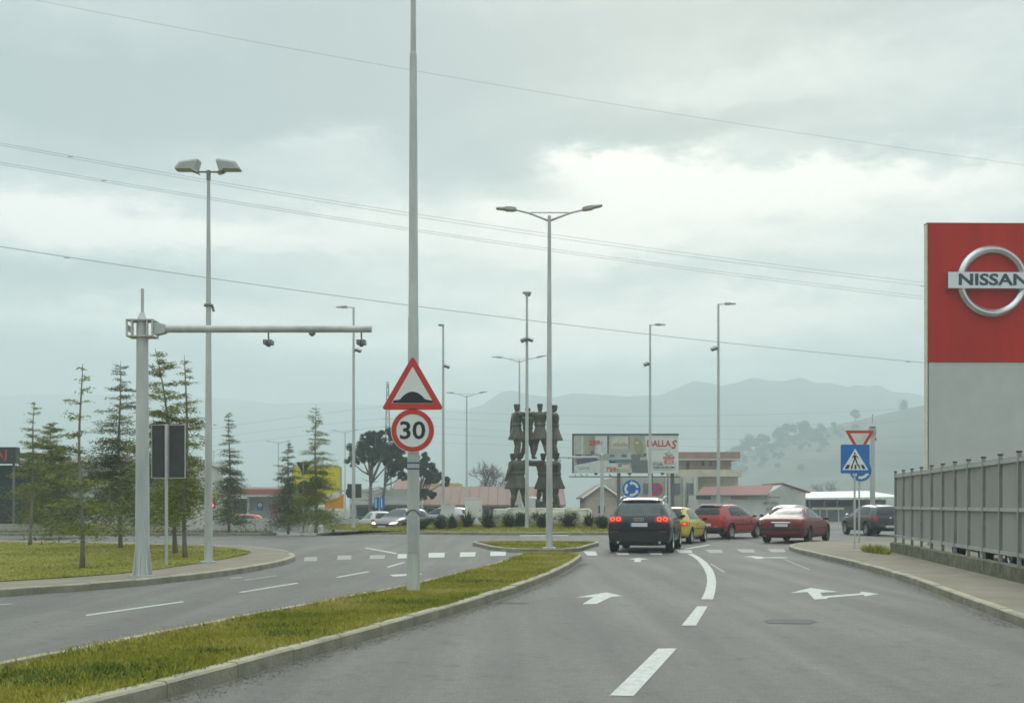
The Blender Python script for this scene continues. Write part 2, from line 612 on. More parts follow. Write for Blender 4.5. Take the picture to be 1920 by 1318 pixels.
ground_mat = pm('far_ground', (0.10, 0.10, 0.06), 0.95, 0, 0.3, 0.03, col2=(0.16, 0.15, 0.09))
# the ground reaches the foot of the mountains
gmb = MB()
xs = [-2000, -1000, -500, -200] + list(range(-100, 101, 4)) + [200, 500, 1000, 2000]
ys = [-250, -100, -30] + list(range(-12, 133, 4)) + [180, 300, 600, 1100, 1900]
gv, gf = [], []
for y in ys:
    for x in xs:
        gv.append((x, y, hgt(x, y) - 0.02))
for j in range(len(ys) - 1):
    for i in range(len(xs) - 1):
        a = j * len(xs) + i
        gf.append((a, a + 1, a + len(xs) + 1, a + len(xs)))
tag(gmb.add(gv, gf).build('ground', ground_mat), kind='structure')
sheet('road', -100, 100, -12, 92, 50, 26, asphalt, 0.0)


def resample(pts, step):
    pts = [Vector((p[0], p[1])) for p in pts]
    out, n = [], len(pts)
    per = [(pts[(i + 1) % n] - pts[i]).length for i in range(n)]
    tot = sum(per)
    cnt = max(3, round(tot / step))
    st = tot / cnt
    acc, i, done = 0.0, 0, 0.0
    for k in range(cnt):
        s = k * st
        while done + per[i] < s - 1e-9:
            done += per[i]; i += 1
        out.append(pts[i].lerp(pts[(i + 1) % n], (s - done) / per[i] if per[i] else 0))
    return out


def chaikin(pts, k=2):
    pts = [Vector((p[0], p[1])) for p in pts]
    for _ in range(k):
        out = []
        for i in range(len(pts)):
            a, b = pts[i], pts[(i + 1) % len(pts)]
            out += [a.lerp(b, 0.25), a.lerp(b, 0.75)]
        pts = out
    return pts


def area2(p):
    return sum(p[i].x * p[(i + 1) % len(p)].y - p[(i + 1) % len(p)].x * p[i].y for i in range(len(p)))


def inset(pts, d):
    n, out = len(pts), []
    for i in range(n):
        a, b = (pts[i] - pts[i - 1]), (pts[(i + 1) % n] - pts[i])
        t = (a.normalized() + b.normalized())
        t = t.normalized() if t.length > 1e-6 else a.normalized()
        out.append(pts[i] + Vector((-t.y, t.x)) * d)
    return out


def fill_poly(name, pts, z, mat, kind='structure', base=None):
    mb = MB()
    fs = [tuple(t) for t in tessellate_polygon([[Vector((p.x, p.y, 0)) for p in pts]])]
    mb.add([(p.x, p.y, z + hgt(p.x, p.y)) for p in pts], fs)
    o = mb.build(name, mat)
    for p in o.data.polygons:
        if p.normal.z < 0:
            p.flip()
    return tag(o, kind=kind)


STONE_VIEW = lambda p: 3 < p.y < 75 and abs(p.x) < 0.52 * p.y + 3


def island(name, outline, top, step=1.0, h=0.13, kw=0.125, smooth=2, mat_k=None, sink=0.008):
    """a raised island: its surface, and every kerb stone a part of its own"""
    pts = chaikin(outline, smooth)
    if area2(pts) < 0:
        pts.reverse()
    pts = resample(pts, step)
    inner = inset(pts, kw)
    root = fill_poly(name, inner, h - sink, top)
    rest = MB()
    for i in range(len(pts)):
        a, b = pts[i], pts[(i + 1) % len(pts)]
        ia, ib = inner[i], inner[(i + 1) % len(pts)]
        g = 0.006 / max((b - a).length, 0.05)
        A, B = a.lerp(b, g), b.lerp(a, g)
        IA, IB = ia.lerp(ib, g), ib.lerp(ia, g)
        dz = rng.uniform(-0.005, 0.005)
        zt = h + dz
        A2, B2 = A.lerp(IA, 0.14), B.lerp(IB, 0.14)
        q = []
        for p, z in ((A, -0.06), (B, -0.06), (B, zt - 0.02), (A, zt - 0.02), (B2, zt), (A2, zt), (IB, zt), (IA, zt), (IB, -0.06), (IA, -0.06)):
            q.append((p.x, p.y, z + hgt(p.x, p.y)))
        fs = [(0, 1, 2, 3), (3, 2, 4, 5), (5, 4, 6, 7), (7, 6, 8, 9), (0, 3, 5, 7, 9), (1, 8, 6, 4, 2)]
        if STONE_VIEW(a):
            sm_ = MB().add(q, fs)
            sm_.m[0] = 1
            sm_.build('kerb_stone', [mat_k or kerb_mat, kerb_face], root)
        else:
            rest.add(q, fs)
    if rest.v:
        tag(rest.build('outer_kerb', mat_k or kerb_mat, root), kind='stuff')
    return root, inner


K = 0.13
# the grassed median beside the lane
med_r = [gp(*p, K) for p in ((137, 1318), (358, 1266), (521, 1221), (800, 1148), (935, 1108), (997, 1087), (1060, 1061), (1084, 1046))]
med_l = [gp(*p, K) for p in ((0, 1239), (167, 1207), (417, 1158), (683, 1110), (763, 1095), (854, 1073), (929, 1054), (968, 1040))]
med = [Vector((-6.9, -5, 0)), Vector((-4.7, 2, 0))] + med_r + [gp(1093, 1037, K), gp(1030, 1033, K), gp(976, 1034, K)] + list(reversed(med_l)) + [Vector((-6.35, 2, 0)), Vector((-8.4, -5, 0))]
median, med_in = island('median_island', med, grass_soil, 1.0, smooth=1, sink=0.04)
# the short island after the crossing
spl = [gp(890, 1016.5, K), gp(905, 1020, K), gp(938, 1027, K), gp(1038, 1028.5, K), gp(1086, 1027, K), gp(1108, 1020, K), gp(1124, 1016, K), Vector((3.2, 38.6, 0)), Vector((1.0, 39.4, 0)), Vector((-1.6, 38.6, 0))]
splitter, spl_in = island('splitter_island', spl, grass_soil, 0.8, smooth=1, sink=0.03)
# the verge across the other carriageway
ver = [Vector((-21, -5, 0)), Vector((-14, 5, 0)), Vector((-10.2, 13, 0))] + [gp(*p, K) for p in ((0, 1103), (208, 1090), (292, 1082), (417, 1069), (500, 1056), (545, 1046), (559, 1038), (520, 1028), (458, 1022), (292, 1017), (0, 1012))] + [Vector((-30, 43, 0)), Vector((-60, 46, 0)), Vector((-60, -5, 0))]
verge, ver_in = island('left_pavement', ver, paving, 1.0, smooth=1)
lawn_px = ((0, 1089), (125, 1082.5), (250, 1073), (375, 1055), (458, 1041), (474, 1034), (417, 1025), (292, 1020.5), (0, 1015))
lawn = [Vector((-16, 8, 0)), Vector((-11, 15, 0))] + [gp(*p, K) for p in lawn_px] + [Vector((-45, 40, 0)), Vector((-45, 8, 0))]
lawn = resample(chaikin(lawn, 2), 0.8)
fill_poly('verge_lawn', lawn, K + 0.006, grass_soil)
# far verge behind the ring road
far_v = [Vector((-70, 51.5, 0)), Vector((-30, 50.8, 0)), Vector((-11.8, 50.2, 0)), Vector((-11.2, 52.5, 0)), Vector((-15, 57, 0)), Vector((-19, 66, 0)), Vector((-30, 70, 0)), Vector((-70, 72, 0))]
farv, far_in = island('far_verge', far_v, pm('dry_verge', (0.15, 0.135, 0.085), 0.95, 0, 0.3, 1.5, 0.6, 20, col2=(0.21, 0.195, 0.13)), 1.2, smooth=1)
# the right pavement
rp = [Vector((2.6, -6, 0)), Vector((4.5, 4, 0)), Vector((5.55, 9.4, 0))] + [gp(*p, K) for p in ((1920, 1157), (1800, 1114), (1700, 1078), (1627, 1058), (1560, 1042), (1493, 1028), (1474, 1022), (1500, 1016), (1560, 1013), (1680, 1012))] + [Vector((30, 42, 0)), Vector((70, 44, 0)), Vector((70, -6, 0))]
right_pave, rp_in = island('right_pavement', rp, paving, 1.0, smooth=1)
# the roundabout
RC, RR = Vector((1.6, 64.0)), 13.3
ring = [RC + Vector((math.cos(a), math.sin(a))) * RR for a in (2 * math.pi * k / 90 for k in range(90))]
roundabout, _ = island('roundabout_island', ring, grass_soil, 0.93, smooth=0)


def mound_z(x, y):
    r = (Vector((x, y)) - RC).length
    return K + 0.20 * sstep(RR - r, 0.2, 5.0)


mmb = MB()
mv, mf = [], []
NR, NA = 14, 72
for i in range(NR + 1):
    r = (RR - 0.16) * (1 - i / NR)
    for k in range(NA):
        a = 2 * math.pi * k / NA
        x, y = RC.x + r * math.cos(a), RC.y + r * math.sin(a)
        mv.append((x, y, mound_z(x, y)))
for i in range(NR):
    for k in range(NA):
        k2 = (k + 1) % NA
        mf.append((i * NA + k, i * NA + k2, (i + 1) * NA + k2, (i + 1) * NA + k))
tag(mmb.add(mv, mf).build('roundabout_mound', grass_soil, smooth=True), kind='structure')


# ------------------------------------------------------------------ painted markings
def marking(name, px, mat=None, z=0.004, label=None):
    pts = [gp(x, y, z) for x, y in px]
    mb = MB()
    mb.add(pts, [tuple(t) for t in tessellate_polygon([pts])])
    o = mb.build(name, mat or paint_line)
    for p in o.data.polygons:
        if p.normal.z < 0:
            p.flip()
    return tag(o, kind='structure')


marking('lane_marking', [(1143, 1303), (1188, 1304), (1269, 1215), (1234, 1215)])
marking('lane_marking', [(1278, 1172), (1305, 1172), (1327, 1136), (1307, 1136)])
cl = [(1315, 1123), (1322, 1108), (1326, 1092), (1325, 1078), (1319, 1064), (1308, 1050), (1297, 1042), (1288, 1038)]
cr_ = [(1300, 1038), (1312, 1044), (1326, 1055), (1336, 1067), (1341, 1080), (1343, 1092), (1341, 1108), (1337, 1123)]
marking('lane_marking', cl + cr_)
marking('lane_marking', [(1283, 1028.3), (1289, 1029.2), (1333, 1021.2), (1328, 1020.6)])
marking('road_arrow', [(1092, 1132), (1118, 1132), (1146, 1118.5), (1168, 1117), (1137, 1110), (1080, 1119.5), (1113, 1119)])
marking('road_arrow', [(1189, 1053), (1202, 1053), (1201, 1049), (1217, 1048), (1196, 1045.5), (1178, 1048), (1190, 1048.5)])
marking('road_arrow', [(1527, 1123.5), (1551, 1122), (1552, 1120), (1619, 1114.5), (1622, 1117.5), (1648, 1113), (1615, 1108.5), (1612, 1112), (1542, 1117), (1538, 1110.5), (1571, 1109), (1520, 1101.5), (1482, 1111), (1514, 1109.5)])
marking('road_arrow', [(1418, 1047.5), (1432, 1047), (1431, 1045.6), (1466, 1046), (1480, 1045), (1464, 1044), (1428, 1044.4), (1432, 1043.4), (1410, 1041.8), (1393, 1043.5), (1409, 1044.2)])
for a, b, c, d_, t, u, w in ((570, 0, 0, 0, 1044, 1052, 24), (632, 0, 0, 0, 1041, 1049, 26), (693, 0, 0, 0, 1040.5, 1047.5, 28), (745, 0, 0, 0, 1038.5, 1046.5, 30), (803, 0, 0, 0, 1036, 1045, 30), (862, 0, 0, 0, 1035, 1043.5, 29), (919, 0, 0, 0, 1033.5, 1042, 29)):
    marking('crossing_stripe', [(a, u), (a + w, u - 0.6), (a + w + 1, t - 0.3), (a + 1, t)], paint_worn if a in (570, 632, 693) else None)
for a, t, u, w in ((1093, 1033, 1041, 24), (1150, 1033, 1040, 27), (1212, 1032, 1039.5, 27), (1266, 1030.5, 1036.5, 30), (1322, 1030, 1036.5, 31), (1381, 1029.5, 1035.5, 32), (1438, 1028.8, 1034.8, 32)):
    marking('crossing_stripe', [(a, t), (a + w, t + 0.3), (a + w + 3, u), (a + 9, u)], paint_worn if a > 1300 else None)
marking('lane_marking', [(160, 1152), (163, 1154), (346, 1128), (342, 1126.6)])
marking('lane_marking', [(447, 1109.5), (452, 1110.5), (561, 1093), (555, 1092)])
marking('lane_marking', [(629, 1081.5), (634, 1082.5), (694, 1071.5), (688, 1070.8)])
marking('lane_marking', [(683, 1027), (688, 1026.3), (745, 1036.5), (741, 1038)])
marking('lane_marking', [(724, 1062.5), (730, 1063), (760, 1054), (756, 1053.4)])
marking('lane_marking', [(730, 1077), (738, 1080.5), (790, 1077), (790, 1074.5)])
marking('lane_marking', [(430, 1083.4), (433, 1084.6), (456, 1082), (452, 1081)], paint_worn)
marking('lane_marking', [(456, 1086.6), (460, 1087.6), (520, 1079), (517, 1078.3)], paint_worn)
marking('lane_marking', [(0, 1132), (0, 1134), (24, 1132), (22, 1130.8)], paint_worn)
marking('lane_marking', [(975, 1003), (975, 1004.2), (1066, 1004), (1066, 1002.9)])
marking('lane_marking', [(1330, 1056), (1334, 1056), (1360, 1072), (1355, 1072)], paint_worn)
marking('lane_marking', [(1468, 1048), (1472, 1048), (1521, 1068), (1516, 1068)], paint_worn)
patch_mat = pm('tar_patch', (0.075, 0.075, 0.075), 0.8, 0, 0.25, 6, 0.4, 60)
for nm, px, lb in (('drain_cover', [(1432, 1163), (1440, 1168), (1520, 1169), (1532, 1165), (1524, 1161), (1446, 1160)], 'dark round drain cover sunk in the road below the turn arrow'),
                   ('drain_grating', [(902, 1129), (906, 1131.5), (984, 1131.5), (990, 1129.5), (984, 1128), (910, 1128)], 'dark drain grating in the road beside the median kerb')):
    o = marking(nm, px, patch_mat, 0.004)
    del o['kind']
    tag(o, lb, 'drain')


# ------------------------------------------------------------------ grass
def mesh_from_np(name, verts, faces_n, nper, mat, parent=None, smooth=False):
    """verts (n, 3) in order, every nper of them one face"""
    me = bpy.data.meshes.new(name)
    nv = len(verts)
    nf = nv // nper
    me.vertices.add(nv)
    me.vertices.foreach_set('co', np.ascontiguousarray(verts, dtype=np.float32).ravel())
    me.loops.add(nv)
    me.loops.foreach_set('vertex_index', np.arange(nv, dtype=np.int32))
    me.polygons.add(nf)
    me.polygons.foreach_set('loop_start', np.arange(0, nv, nper, dtype=np.int32))
    try:
        me.polygons.foreach_set('loop_total', np.full(nf, nper, dtype=np.int32))
    except Exception:
        pass
    me.materials.append(mat)
    me.update(calc_edges=True)
    me.validate()
    return link(name, me, parent)


nr = np.random.default_rng(5)


def scatter(name, poly, n, hmin, hmax, wmin, wmax, zfn, mat, near=None, clump=0.0):
    tris = tessellate_polygon([[Vector((p.x, p.y, 0)) for p in poly]])
    P = np.array([[p.x, p.y] for p in poly])
    T = np.array([[P[i] for i in t] for t in tris])
    ar = np.abs(np.cross(T[:, 1] - T[:, 0], T[:, 2] - T[:, 0])) / 2
    if near:                                   # more blades where they show larger
        c = T.mean(axis=1)
        ar = ar * np.clip(near / np.maximum(c[:, 1], near * 0.5), 0.1, 1) ** 1.2
    idx = nr.choice(len(T), n, p=ar / ar.sum())
    a, b = nr.random(n), nr.random(n)
    fl = a + b > 1
    a[fl], b[fl] = 1 - a[fl], 1 - b[fl]
    t = T[idx]
    xy = t[:, 0] + (t[:, 1] - t[:, 0]) * a[:, None] + (t[:, 2] - t[:, 0]) * b[:, None]
    keep = (xy[:, 1] > 5.5) & (np.abs(xy[:, 0]) < 0.55 * xy[:, 1] + 1)
    xy = xy[keep]
    n = len(xy)
    z = np.array([zfn(x, y) for x, y in xy])
    lump = 0.55 + 0.45 * np.sin(xy[:, 0] * 3.1 + np.sin(xy[:, 1] * 2.3) * 2) * np.cos(xy[:, 1] * 2.7 + np.sin(xy[:, 0] * 1.7) * 2)
    h = nr.uniform(hmin, hmax, n) * (1 - clump + clump * lump * 1.6)
    w = nr.uniform(wmin, wmax, n)
    far = np.clip(xy[:, 1] / 16, 1, 4) if near else np.ones(n)
    w = w * far
    yaw = nr.uniform(0, 2 * np.pi, n)
    lean = nr.normal(0, 0.55, (n, 2)) * h[:, None]
    dx, dy = np.cos(yaw) * w / 2, np.sin(yaw) * w / 2
    V = np.zeros((n, 3, 3))
    V[:, 0] = np.stack([xy[:, 0] - dx, xy[:, 1] - dy, z - 0.005], 1)
    V[:, 1] = np.stack([xy[:, 0] + dx, xy[:, 1] + dy, z - 0.005], 1)
    V[:, 2] = np.stack([xy[:, 0] + lean[:, 0], xy[:, 1] + lean[:, 1], z + h], 1)
    return tag(mesh_from_np(name, V.reshape(-1, 3), None, 3, mat), kind='stuff')


scatter('median_grass', med_in, 230000, 0.015, 0.045, 0.006, 0.015, lambda x, y: K - 0.038, grass_blade, near=12, clump=0.5)
def edge_tufts(name, inner, n, hmin, hmax, mat):
    """longer uneven blades that lean over the kerb"""
    P = np.array([[p.x, p.y] for p in inner]); Q = np.roll(P, -1, axis=0)
    C = np.array([p.x for p in inset(inner, 0.12)]), np.array([p.y for p in inset(inner, 0.12)])
    ln = np.linalg.norm(Q - P, axis=1) * (np.clip(14 / np.maximum(P[:, 1], 6), 0.2, 1.5)) * ((P[:, 1] > 4) & (P[:, 1] < 40))
    lump = nr.random(len(P)) ** 2
    i = nr.choice(len(P), n, p=ln * (0.15 + lump) / (ln * (0.15 + lump)).sum())
    xy = P[i] + (Q[i] - P[i]) * nr.random(n)[:, None]
    inw = np.stack(C, 1)[i] - P[i]
    xy = xy + inw * (np.abs(nr.normal(0, 0.7, n)) - 0.25)[:, None]
    h = nr.uniform(hmin, hmax, n); w = nr.uniform(0.008, 0.02, n)
    yaw = nr.uniform(0, 6.283, n)
    lean = nr.normal(0, 0.6, (n, 2)) * h[:, None] - inw * 0.35 * nr.random(n)[:, None]
    dx, dy = np.cos(yaw) * w / 2, np.sin(yaw) * w / 2
    z = np.full(n, K - 0.03)
    V = np.stack([np.stack([xy[:, 0] - dx, xy[:, 1] - dy, z], 1), np.stack([xy[:, 0] + dx, xy[:, 1] + dy, z], 1), np.stack([xy[:, 0] + lean[:, 0], xy[:, 1] + lean[:, 1], z + h], 1)], 1)
    return tag(mesh_from_np(name, V.reshape(-1, 3), None, 3, mat), kind='stuff')


edge_tufts('median_edge_grass', [p for p in med_in], 16000, 0.03, 0.085, grass_blade)
edge_tufts('verge_edge_grass', lawn, 9000, 0.03, 0.09, grass_blade)
weed_leaf = blade_mat('weed_leaves', (0.075, 0.115, 0.024), (0.11, 0.155, 0.03), (0.17, 0.20, 0.05))
for wx_, wy_, rr_, n_ in ((-3.75, 8.5, 0.45, 650), (-3.35, 8.9, 0.35, 350), (-2.75, 9.9, 0.2, 160), (-2.3, 11.3, 0.25, 320), (-2.7, 12.0, 0.3, 300), (-1.5, 14.9, 0.35, 400), (-0.6, 18.9, 0.35, 400)):
    c_ = np.stack([wx_ + nr.normal(0, rr_ * 0.75, n_), wy_ + nr.normal(0, rr_ * 0.5, n_)], 1)
    hh_, yaw_ = nr.uniform(0.015, 0.05, n_), nr.uniform(0, 6.283, n_)
    V_ = np.zeros((n_, 3, 3))
    for k_ in range(2):
        V_[:, k_, :2] = c_ + np.stack([np.cos(yaw_ + k_ * 3.14), np.sin(yaw_ + k_ * 3.14)], 1) * nr.uniform(0.006, 0.015, n_)[:, None]
        V_[:, k_, 2] = K - 0.04
    V_[:, 2, :2] = c_ + nr.normal(0, 0.02, (n_, 2)); V_[:, 2, 2] = K - 0.03 + hh_
    tag(mesh_from_np('weed_patch', V_.reshape(-1, 3), None, 3, weed_leaf), kind='stuff')
# grit and dead leaves swept against the kerbs
def kerb_grit(name, line, off, n, mat):
    P = np.array([[p.x, p.y] for p in line])
    L_ = np.linalg.norm(P[1:] - P[:-1], axis=1)
    i = nr.choice(len(L_), n, p=L_ / L_.sum())
    t = (P[i + 1] - P[i]) / L_[i][:, None]
    xy = P[i] + (P[i + 1] - P[i]) * nr.random(n)[:, None] + np.stack([t[:, 1], -t[:, 0]], 1) * (off * (0.05 + np.abs(nr.normal(0, 0.13, n))))[:, None]
    s_ = nr.uniform(0.004, 0.016, n); yaw = nr.uniform(0, 6.283, n)
    V = np.zeros((n, 3, 3))
    for k in range(3):
        V[:, k, 0] = xy[:, 0] + s_ * np.cos(yaw + k * 2.1); V[:, k, 1] = xy[:, 1] + s_ * np.sin(yaw + k * 2.1); V[:, k, 2] = 0.003 + nr.random(n) * 0.006
    return tag(mesh_from_np(name, V.reshape(-1, 3), None, 3, mat), kind='stuff')


grit_mat = pm('kerb_grit', (0.06, 0.05, 0.035), 0.95, 0, 0.3, 9, col2=(0.14, 0.12, 0.08))
kerb_grit('road_grit', [Vector((-4.7, 2, 0))] + med_r, 1, 9000, grit_mat)
kerb_grit('road_grit', [gp(*p, K) for p in ((1920, 1157), (1800, 1114), (1700, 1078), (1627, 1058), (1560, 1042), (1493, 1028))], -1, 5000, grit_mat)
scatter('splitter_grass', spl_in, 9000, 0.03, 0.07, 0.02, 0.05, lambda x, y: K - 0.028, grass_blade)
scatter('verge_grass', lawn, 250000, 0.015, 0.04, 0.010, 0.028, lambda x, y: K, grass_blade, near=20, clump=0.4)
scatter('roundabout_grass', [RC + Vector((math.cos(a), math.sin(a))) * (RR - 0.25) for a in (2 * math.pi * k / 40 for k in range(40))], 60000, 0.04, 0.11, 0.03, 0.07, mound_z, grass_blade, clump=0.4)
scatter('dry_grass', far_in, 30000, 0.06, 0.28, 0.03, 0.06, lambda x, y: K + hgt(x, y), dry_blade, clump=0.7)
scatter('weeds', resample(chaikin([Vector((9.9, 28.3)), Vector((10.35, 29.0)), Vector((10.5, 30.8)), Vector((9.9, 30.6))], 1), 0.3), 700, 0.05, 0.26, 0.015, 0.035, lambda x, y: K, grass_blade)


# ------------------------------------------------------------------ mountains and the near hill
def terrain(name, prof, d0, d1, depth, mat, seed, rough=1.0, n=150, rows=26, back=None):
    """a range whose skyline follows prof [(px, py)], foot at d0, crest at d1"""
    r = np.random.default_rng(seed)
    px = np.linspace(prof[0][0], prof[-1][0], n)
    py = np.interp(px, [p[0] for p in prof], [p[1] for p in prof])
    ph = r.uniform(0, 6.28, 40)
    fr = r.uniform(0.5, 9, 40)
    vs, fs = [], []
    for j in range(rows):
        t = j / (rows - 1)
        for i in range(n):
            crest = at(px[i], py[i], d1)
            if t <= 0.7:
                s = t / 0.7
                y = d0 + (d1 - d0) * s
                x = crest.x * (0.75 + 0.25 * s)
                z = crest.z * (s ** 1.25)
            else:
                s = (t - 0.7) / 0.3
                y = d1 + depth * s
                x = crest.x
                z = crest.z * max(0.0, 1 - s) ** 1.1
            wob = sum(math.sin(fr[k] * (x / crest.z * 1.5 if crest.z > 1 else x) + fr[(k + 7) % 40] * y / (d1 - d0) * 3 + ph[k]) / (1 + fr[k]) for k in range(12))
            k = math.sin(math.pi * min(1, t / 0.7)) if t < 0.7 else 0
            vs.append((x, y, z + wob * crest.z * 0.06 * k * rough - (3 if t in (0, 1) else 0)))
    for j in range(rows - 1):
        for i in range(n - 1):
            a = j * n + i
            fs.append((a, a + 1, a + n + 1, a + n))
    mb = MB(); mb.add(vs, fs)
    return tag(mb.build(name, mat, smooth=True), kind='structure')


mount_mat = pm('mountain_scrub', (0.055, 0.062, 0.048), 0.95, 0, 0.3, 0.012, col2=(0.15, 0.15, 0.125))
hill_mat = pm('hill_scrub', (0.035, 0.045, 0.03), 0.95, 0, 0.3, 0.04, col2=(0.095, 0.095, 0.06))
ridge = [(880, 760), (905, 752), (940, 728), (960, 727), (1000, 736), (1040, 738), (1075, 731), (1130, 735), (1180, 739), (1240, 734), (1275, 718), (1302, 707), (1330, 712), (1352, 717), (1385, 708), (1412, 701), (1440, 707), (1470, 708), (1502, 701), (1530, 711), (1560, 712), (1590, 718), (1605, 714), (1625, 718), (1648, 716), (1675, 727), (1705, 731), (1740, 737), (1800, 728), (1870, 722), (1960, 735), (2150, 720), (2400, 740)]
ridge = [(x, y + rng.uniform(-1.6, 1.6)) for x, y in ridge]
terrain('mountain_range', ridge, 1120, 1500, 200, mount_mat, 3, 1.0, 300)
ridge2 = [(-700, 735), (-300, 742), (0, 735), (120, 733), (300, 735), (430, 742), (520, 752), (640, 748), (760, 757), (900, 765), (1000, 780)]
terrain('mountain_slope', ridge2, 1500, 2000, 60, mount_mat, 9, 0.8, 160)
hill_prof = [(1310, 905), (1350, 872), (1400, 846), (1440, 828), (1500, 811), (1560, 795), (1620, 780), (1680, 766), (1740, 752), (1850, 728), (2000, 700), (2200, 690), (2500, 720)]
hill = terrain('hill', hill_prof, 480, 780, 200, hill_mat, 5, 0.7, 140)


# ------------------------------------------------------------------ broad-leaved clumps, conifers, shrubs
def leaf_cloud(centres, n, size, r, flat=1.0, aspect=1.0):
    """n little faces spread through balls (centre, radius)"""
    C = np.array([c[0] for c in centres]); RRr = np.array([c[1] for c in centres])
    i = r.choice(len(C), n, p=(RRr ** 2) / (RRr ** 2).sum())
    u = r.normal(size=(n, 3)); u /= np.linalg.norm(u, axis=1)[:, None]
    u *= (r.random(n) ** 0.45)[:, None]
    u[:, 2] *= flat
    p = C[i] + u * RRr[i][:, None]
    a = r.normal(size=(n, 3)); a /= np.linalg.norm(a, axis=1)[:, None]
    b = np.cross(a, r.normal(size=(n, 3))); b /= np.linalg.norm(b, axis=1)[:, None]
    s = r.uniform(0.6, 1.3, n)[:, None] * size
    V = np.stack([p - a * s - b * s * 0.35 * aspect, p + a * s * 0.2 - b * s * 0.6 * aspect, p + a * s, p - a * s * 0.1 + b * s * 0.6 * aspect], 1)
    return V.reshape(-1, 3)


def cedar(base, h, rad, label, seed, crown=0.12, dense=1.0, top_bare=0.45, blue=False, lean=(0, 0), low=1.0, up=0.1, gap=0.24, trunk_r=None):
    """a young sparse cedar: tapering trunk, tiers of thin boughs, needle sprays along them"""
    r = np.random.default_rng(seed)
    t = thing('cedar_tree', label, 'tree', base, 0, 'young cedar trees on the verge')
    tr = trunk_r or (0.016 + 0.0075 * h)

    def axis(s):
        return Vector((lean[0] * s * s + 0.03 * math.sin(s * 7 + seed), lean[1] * s * s + 0.03 * math.cos(s * 5 + seed), h * s))
    tm = MB()
    ss = [k / 12 for k in range(13)]
    tm.tube([axis(s) - Vector((0, 0, 0.05 if s == 0 else 0)) for s in ss], [tr * (1.25 if s == 0 else 1) * (1 - s) ** 0.8 + 0.006 for s in ss], 8)
    tm.build('trunk', bark, t, smooth=True)
    bm_ = MB()
    P, A, W = [], [], []
    z = crown * h
    k = 0
    while z < h * 0.985:
        s = z / h
        q = (s - crown) / (1 - crown)
        nb = 5 if q < top_bare else 4
        for j in range(nb):
            if r.random() < 0.12:
                continue
            az = r.uniform(0, 6.283)
            ln = rad * ((1 - q) ** 0.62 * r.uniform(0.55, 1.12) + 0.05) * (low if q < 0.3 else 1)
            o = axis(s + r.uniform(-0.008, 0.008))
            upk = up + 0.35 * q + r.uniform(-0.14, 0.16)
            pts = []
            for e in range(5):
                f = e / 4
                pts.append(o + Vector((math.cos(az) * ln * f, math.sin(az) * ln * f, ln * (upk * f - 0.42 * f * f * (1 - 0.5 * q)))))
            bm_.tube(pts, [0.011 * (1 - q * 0.5), 0.009 * (1 - q * .5), 0.007, 0.005, 0.003], 4, caps=False)
            full = dense * ((1.0 + 0.45 * max(0, 1 - q / 0.45)) if q < top_bare else max(0.16, 1 - 1.5 * (q - top_bare)))
            m = int(ln * 185 * full) + 6
            for _ in range(m):
                f = r.uniform(0.12, 1.0)
                i = min(3, int(f * 4))
                p = pts[i].lerp(pts[i + 1], f * 4 - i)
                side = r.normal(size=3) * (0.05 + 0.125 * (1 - q) * full) * np.array([1, 1, 0.38])
                P.append((p.x + side[0], p.y + side[1], p.z + side[2] - 0.01))
                d = np.array([math.cos(az) * 0.7 + r.normal() * 0.7, math.sin(az) * 0.7 + r.normal() * 0.7, r.normal() * 0.35 - 0.12])
                A.append(d / np.linalg.norm(d))
                W.append(r.uniform(0.05, 0.12) * (1 if q < top_bare else 0.75))
        z += gap * r.uniform(0.7, 1.35) * (0.75 + 0.5 * (1 - q))
        k += 1
    boughs = bm_.build('boughs', bark, t)
    tag(boughs, kind='stuff')
    P, A, W = np.array(P), np.array(A), np.array(W)[:, None]
    B = np.cross(A, r.normal(size=A.shape)); B /= np.linalg.norm(B, axis=1)[:, None]
    V = np.stack([P - A * W * 0.5 - B * W * 0.14, P - A * W * 0.5 + B * W * 0.14, P + A * W * 0.6 + B * W * 0.05, P + A * W * 0.6 - B * W * 0.05], 1)
    c = mesh_from_np('crown', V.reshape(-1, 3), None, 4, needle_blue if blue else needle_green, t)
    tag(c, kind='stuff')
    return t


def h_of(px, py_top, d):
    return (HY - py_top) * d / F + CAM_H


def plant_cedar(px, py, top, rad_px, label, seed, z=K, **k):
    b = gp(px, py, z)
    b.z += hgt(b.x, b.y) if b.y > 52 else 0
    return cedar(b, h_of(px, top, b.y) - b.z, rad_px / F * b.y, label, seed, **k)


plant_cedar(58, 1022, 752, 38, 'slim cedar with pale bare trunk and thin drooping top, next to the bushier cedar', 11, crown=0.42, dense=0.6, top_bare=0.5, lean=(0.15, 0))
plant_cedar(96, 1003, 792, 74, 'short broad bushy cedar with dense low foliage in front of the dark hoarding', 12, crown=0.14, dense=2.2, top_bare=0.75, low=1.0, gap=0.2)
plant_cedar(152, 1065, 682, 70, 'tall sparse cedar with open flat tiers, nearest the road kerb of all', 13, crown=0.20, dense=0.70, top_bare=0.30, gap=0.29, up=0.2)
plant_cedar(224, 1027, 676, 70, 'tall bluish cedar with narrow upper crown, standing just left of the camera gantry post', 14, crown=0.22, dense=1.5, top_bare=0.45, blue=True, low=1.6, gap=0.21)
plant_cedar(328, 1037, 652, 92, 'tallest cedar, its top showing over the gantry arm behind the gantry post', 15, crown=0.2, dense=1.3, top_bare=0.6, lean=(-0.55, 0), gap=0.21)
plant_cedar(348, 1045, 666, 56, 'thin cedar with wispy pale top between the signboard back and twin-head lamp', 16, crown=0.22, dense=0.95, top_bare=0.32, gap=0.23)
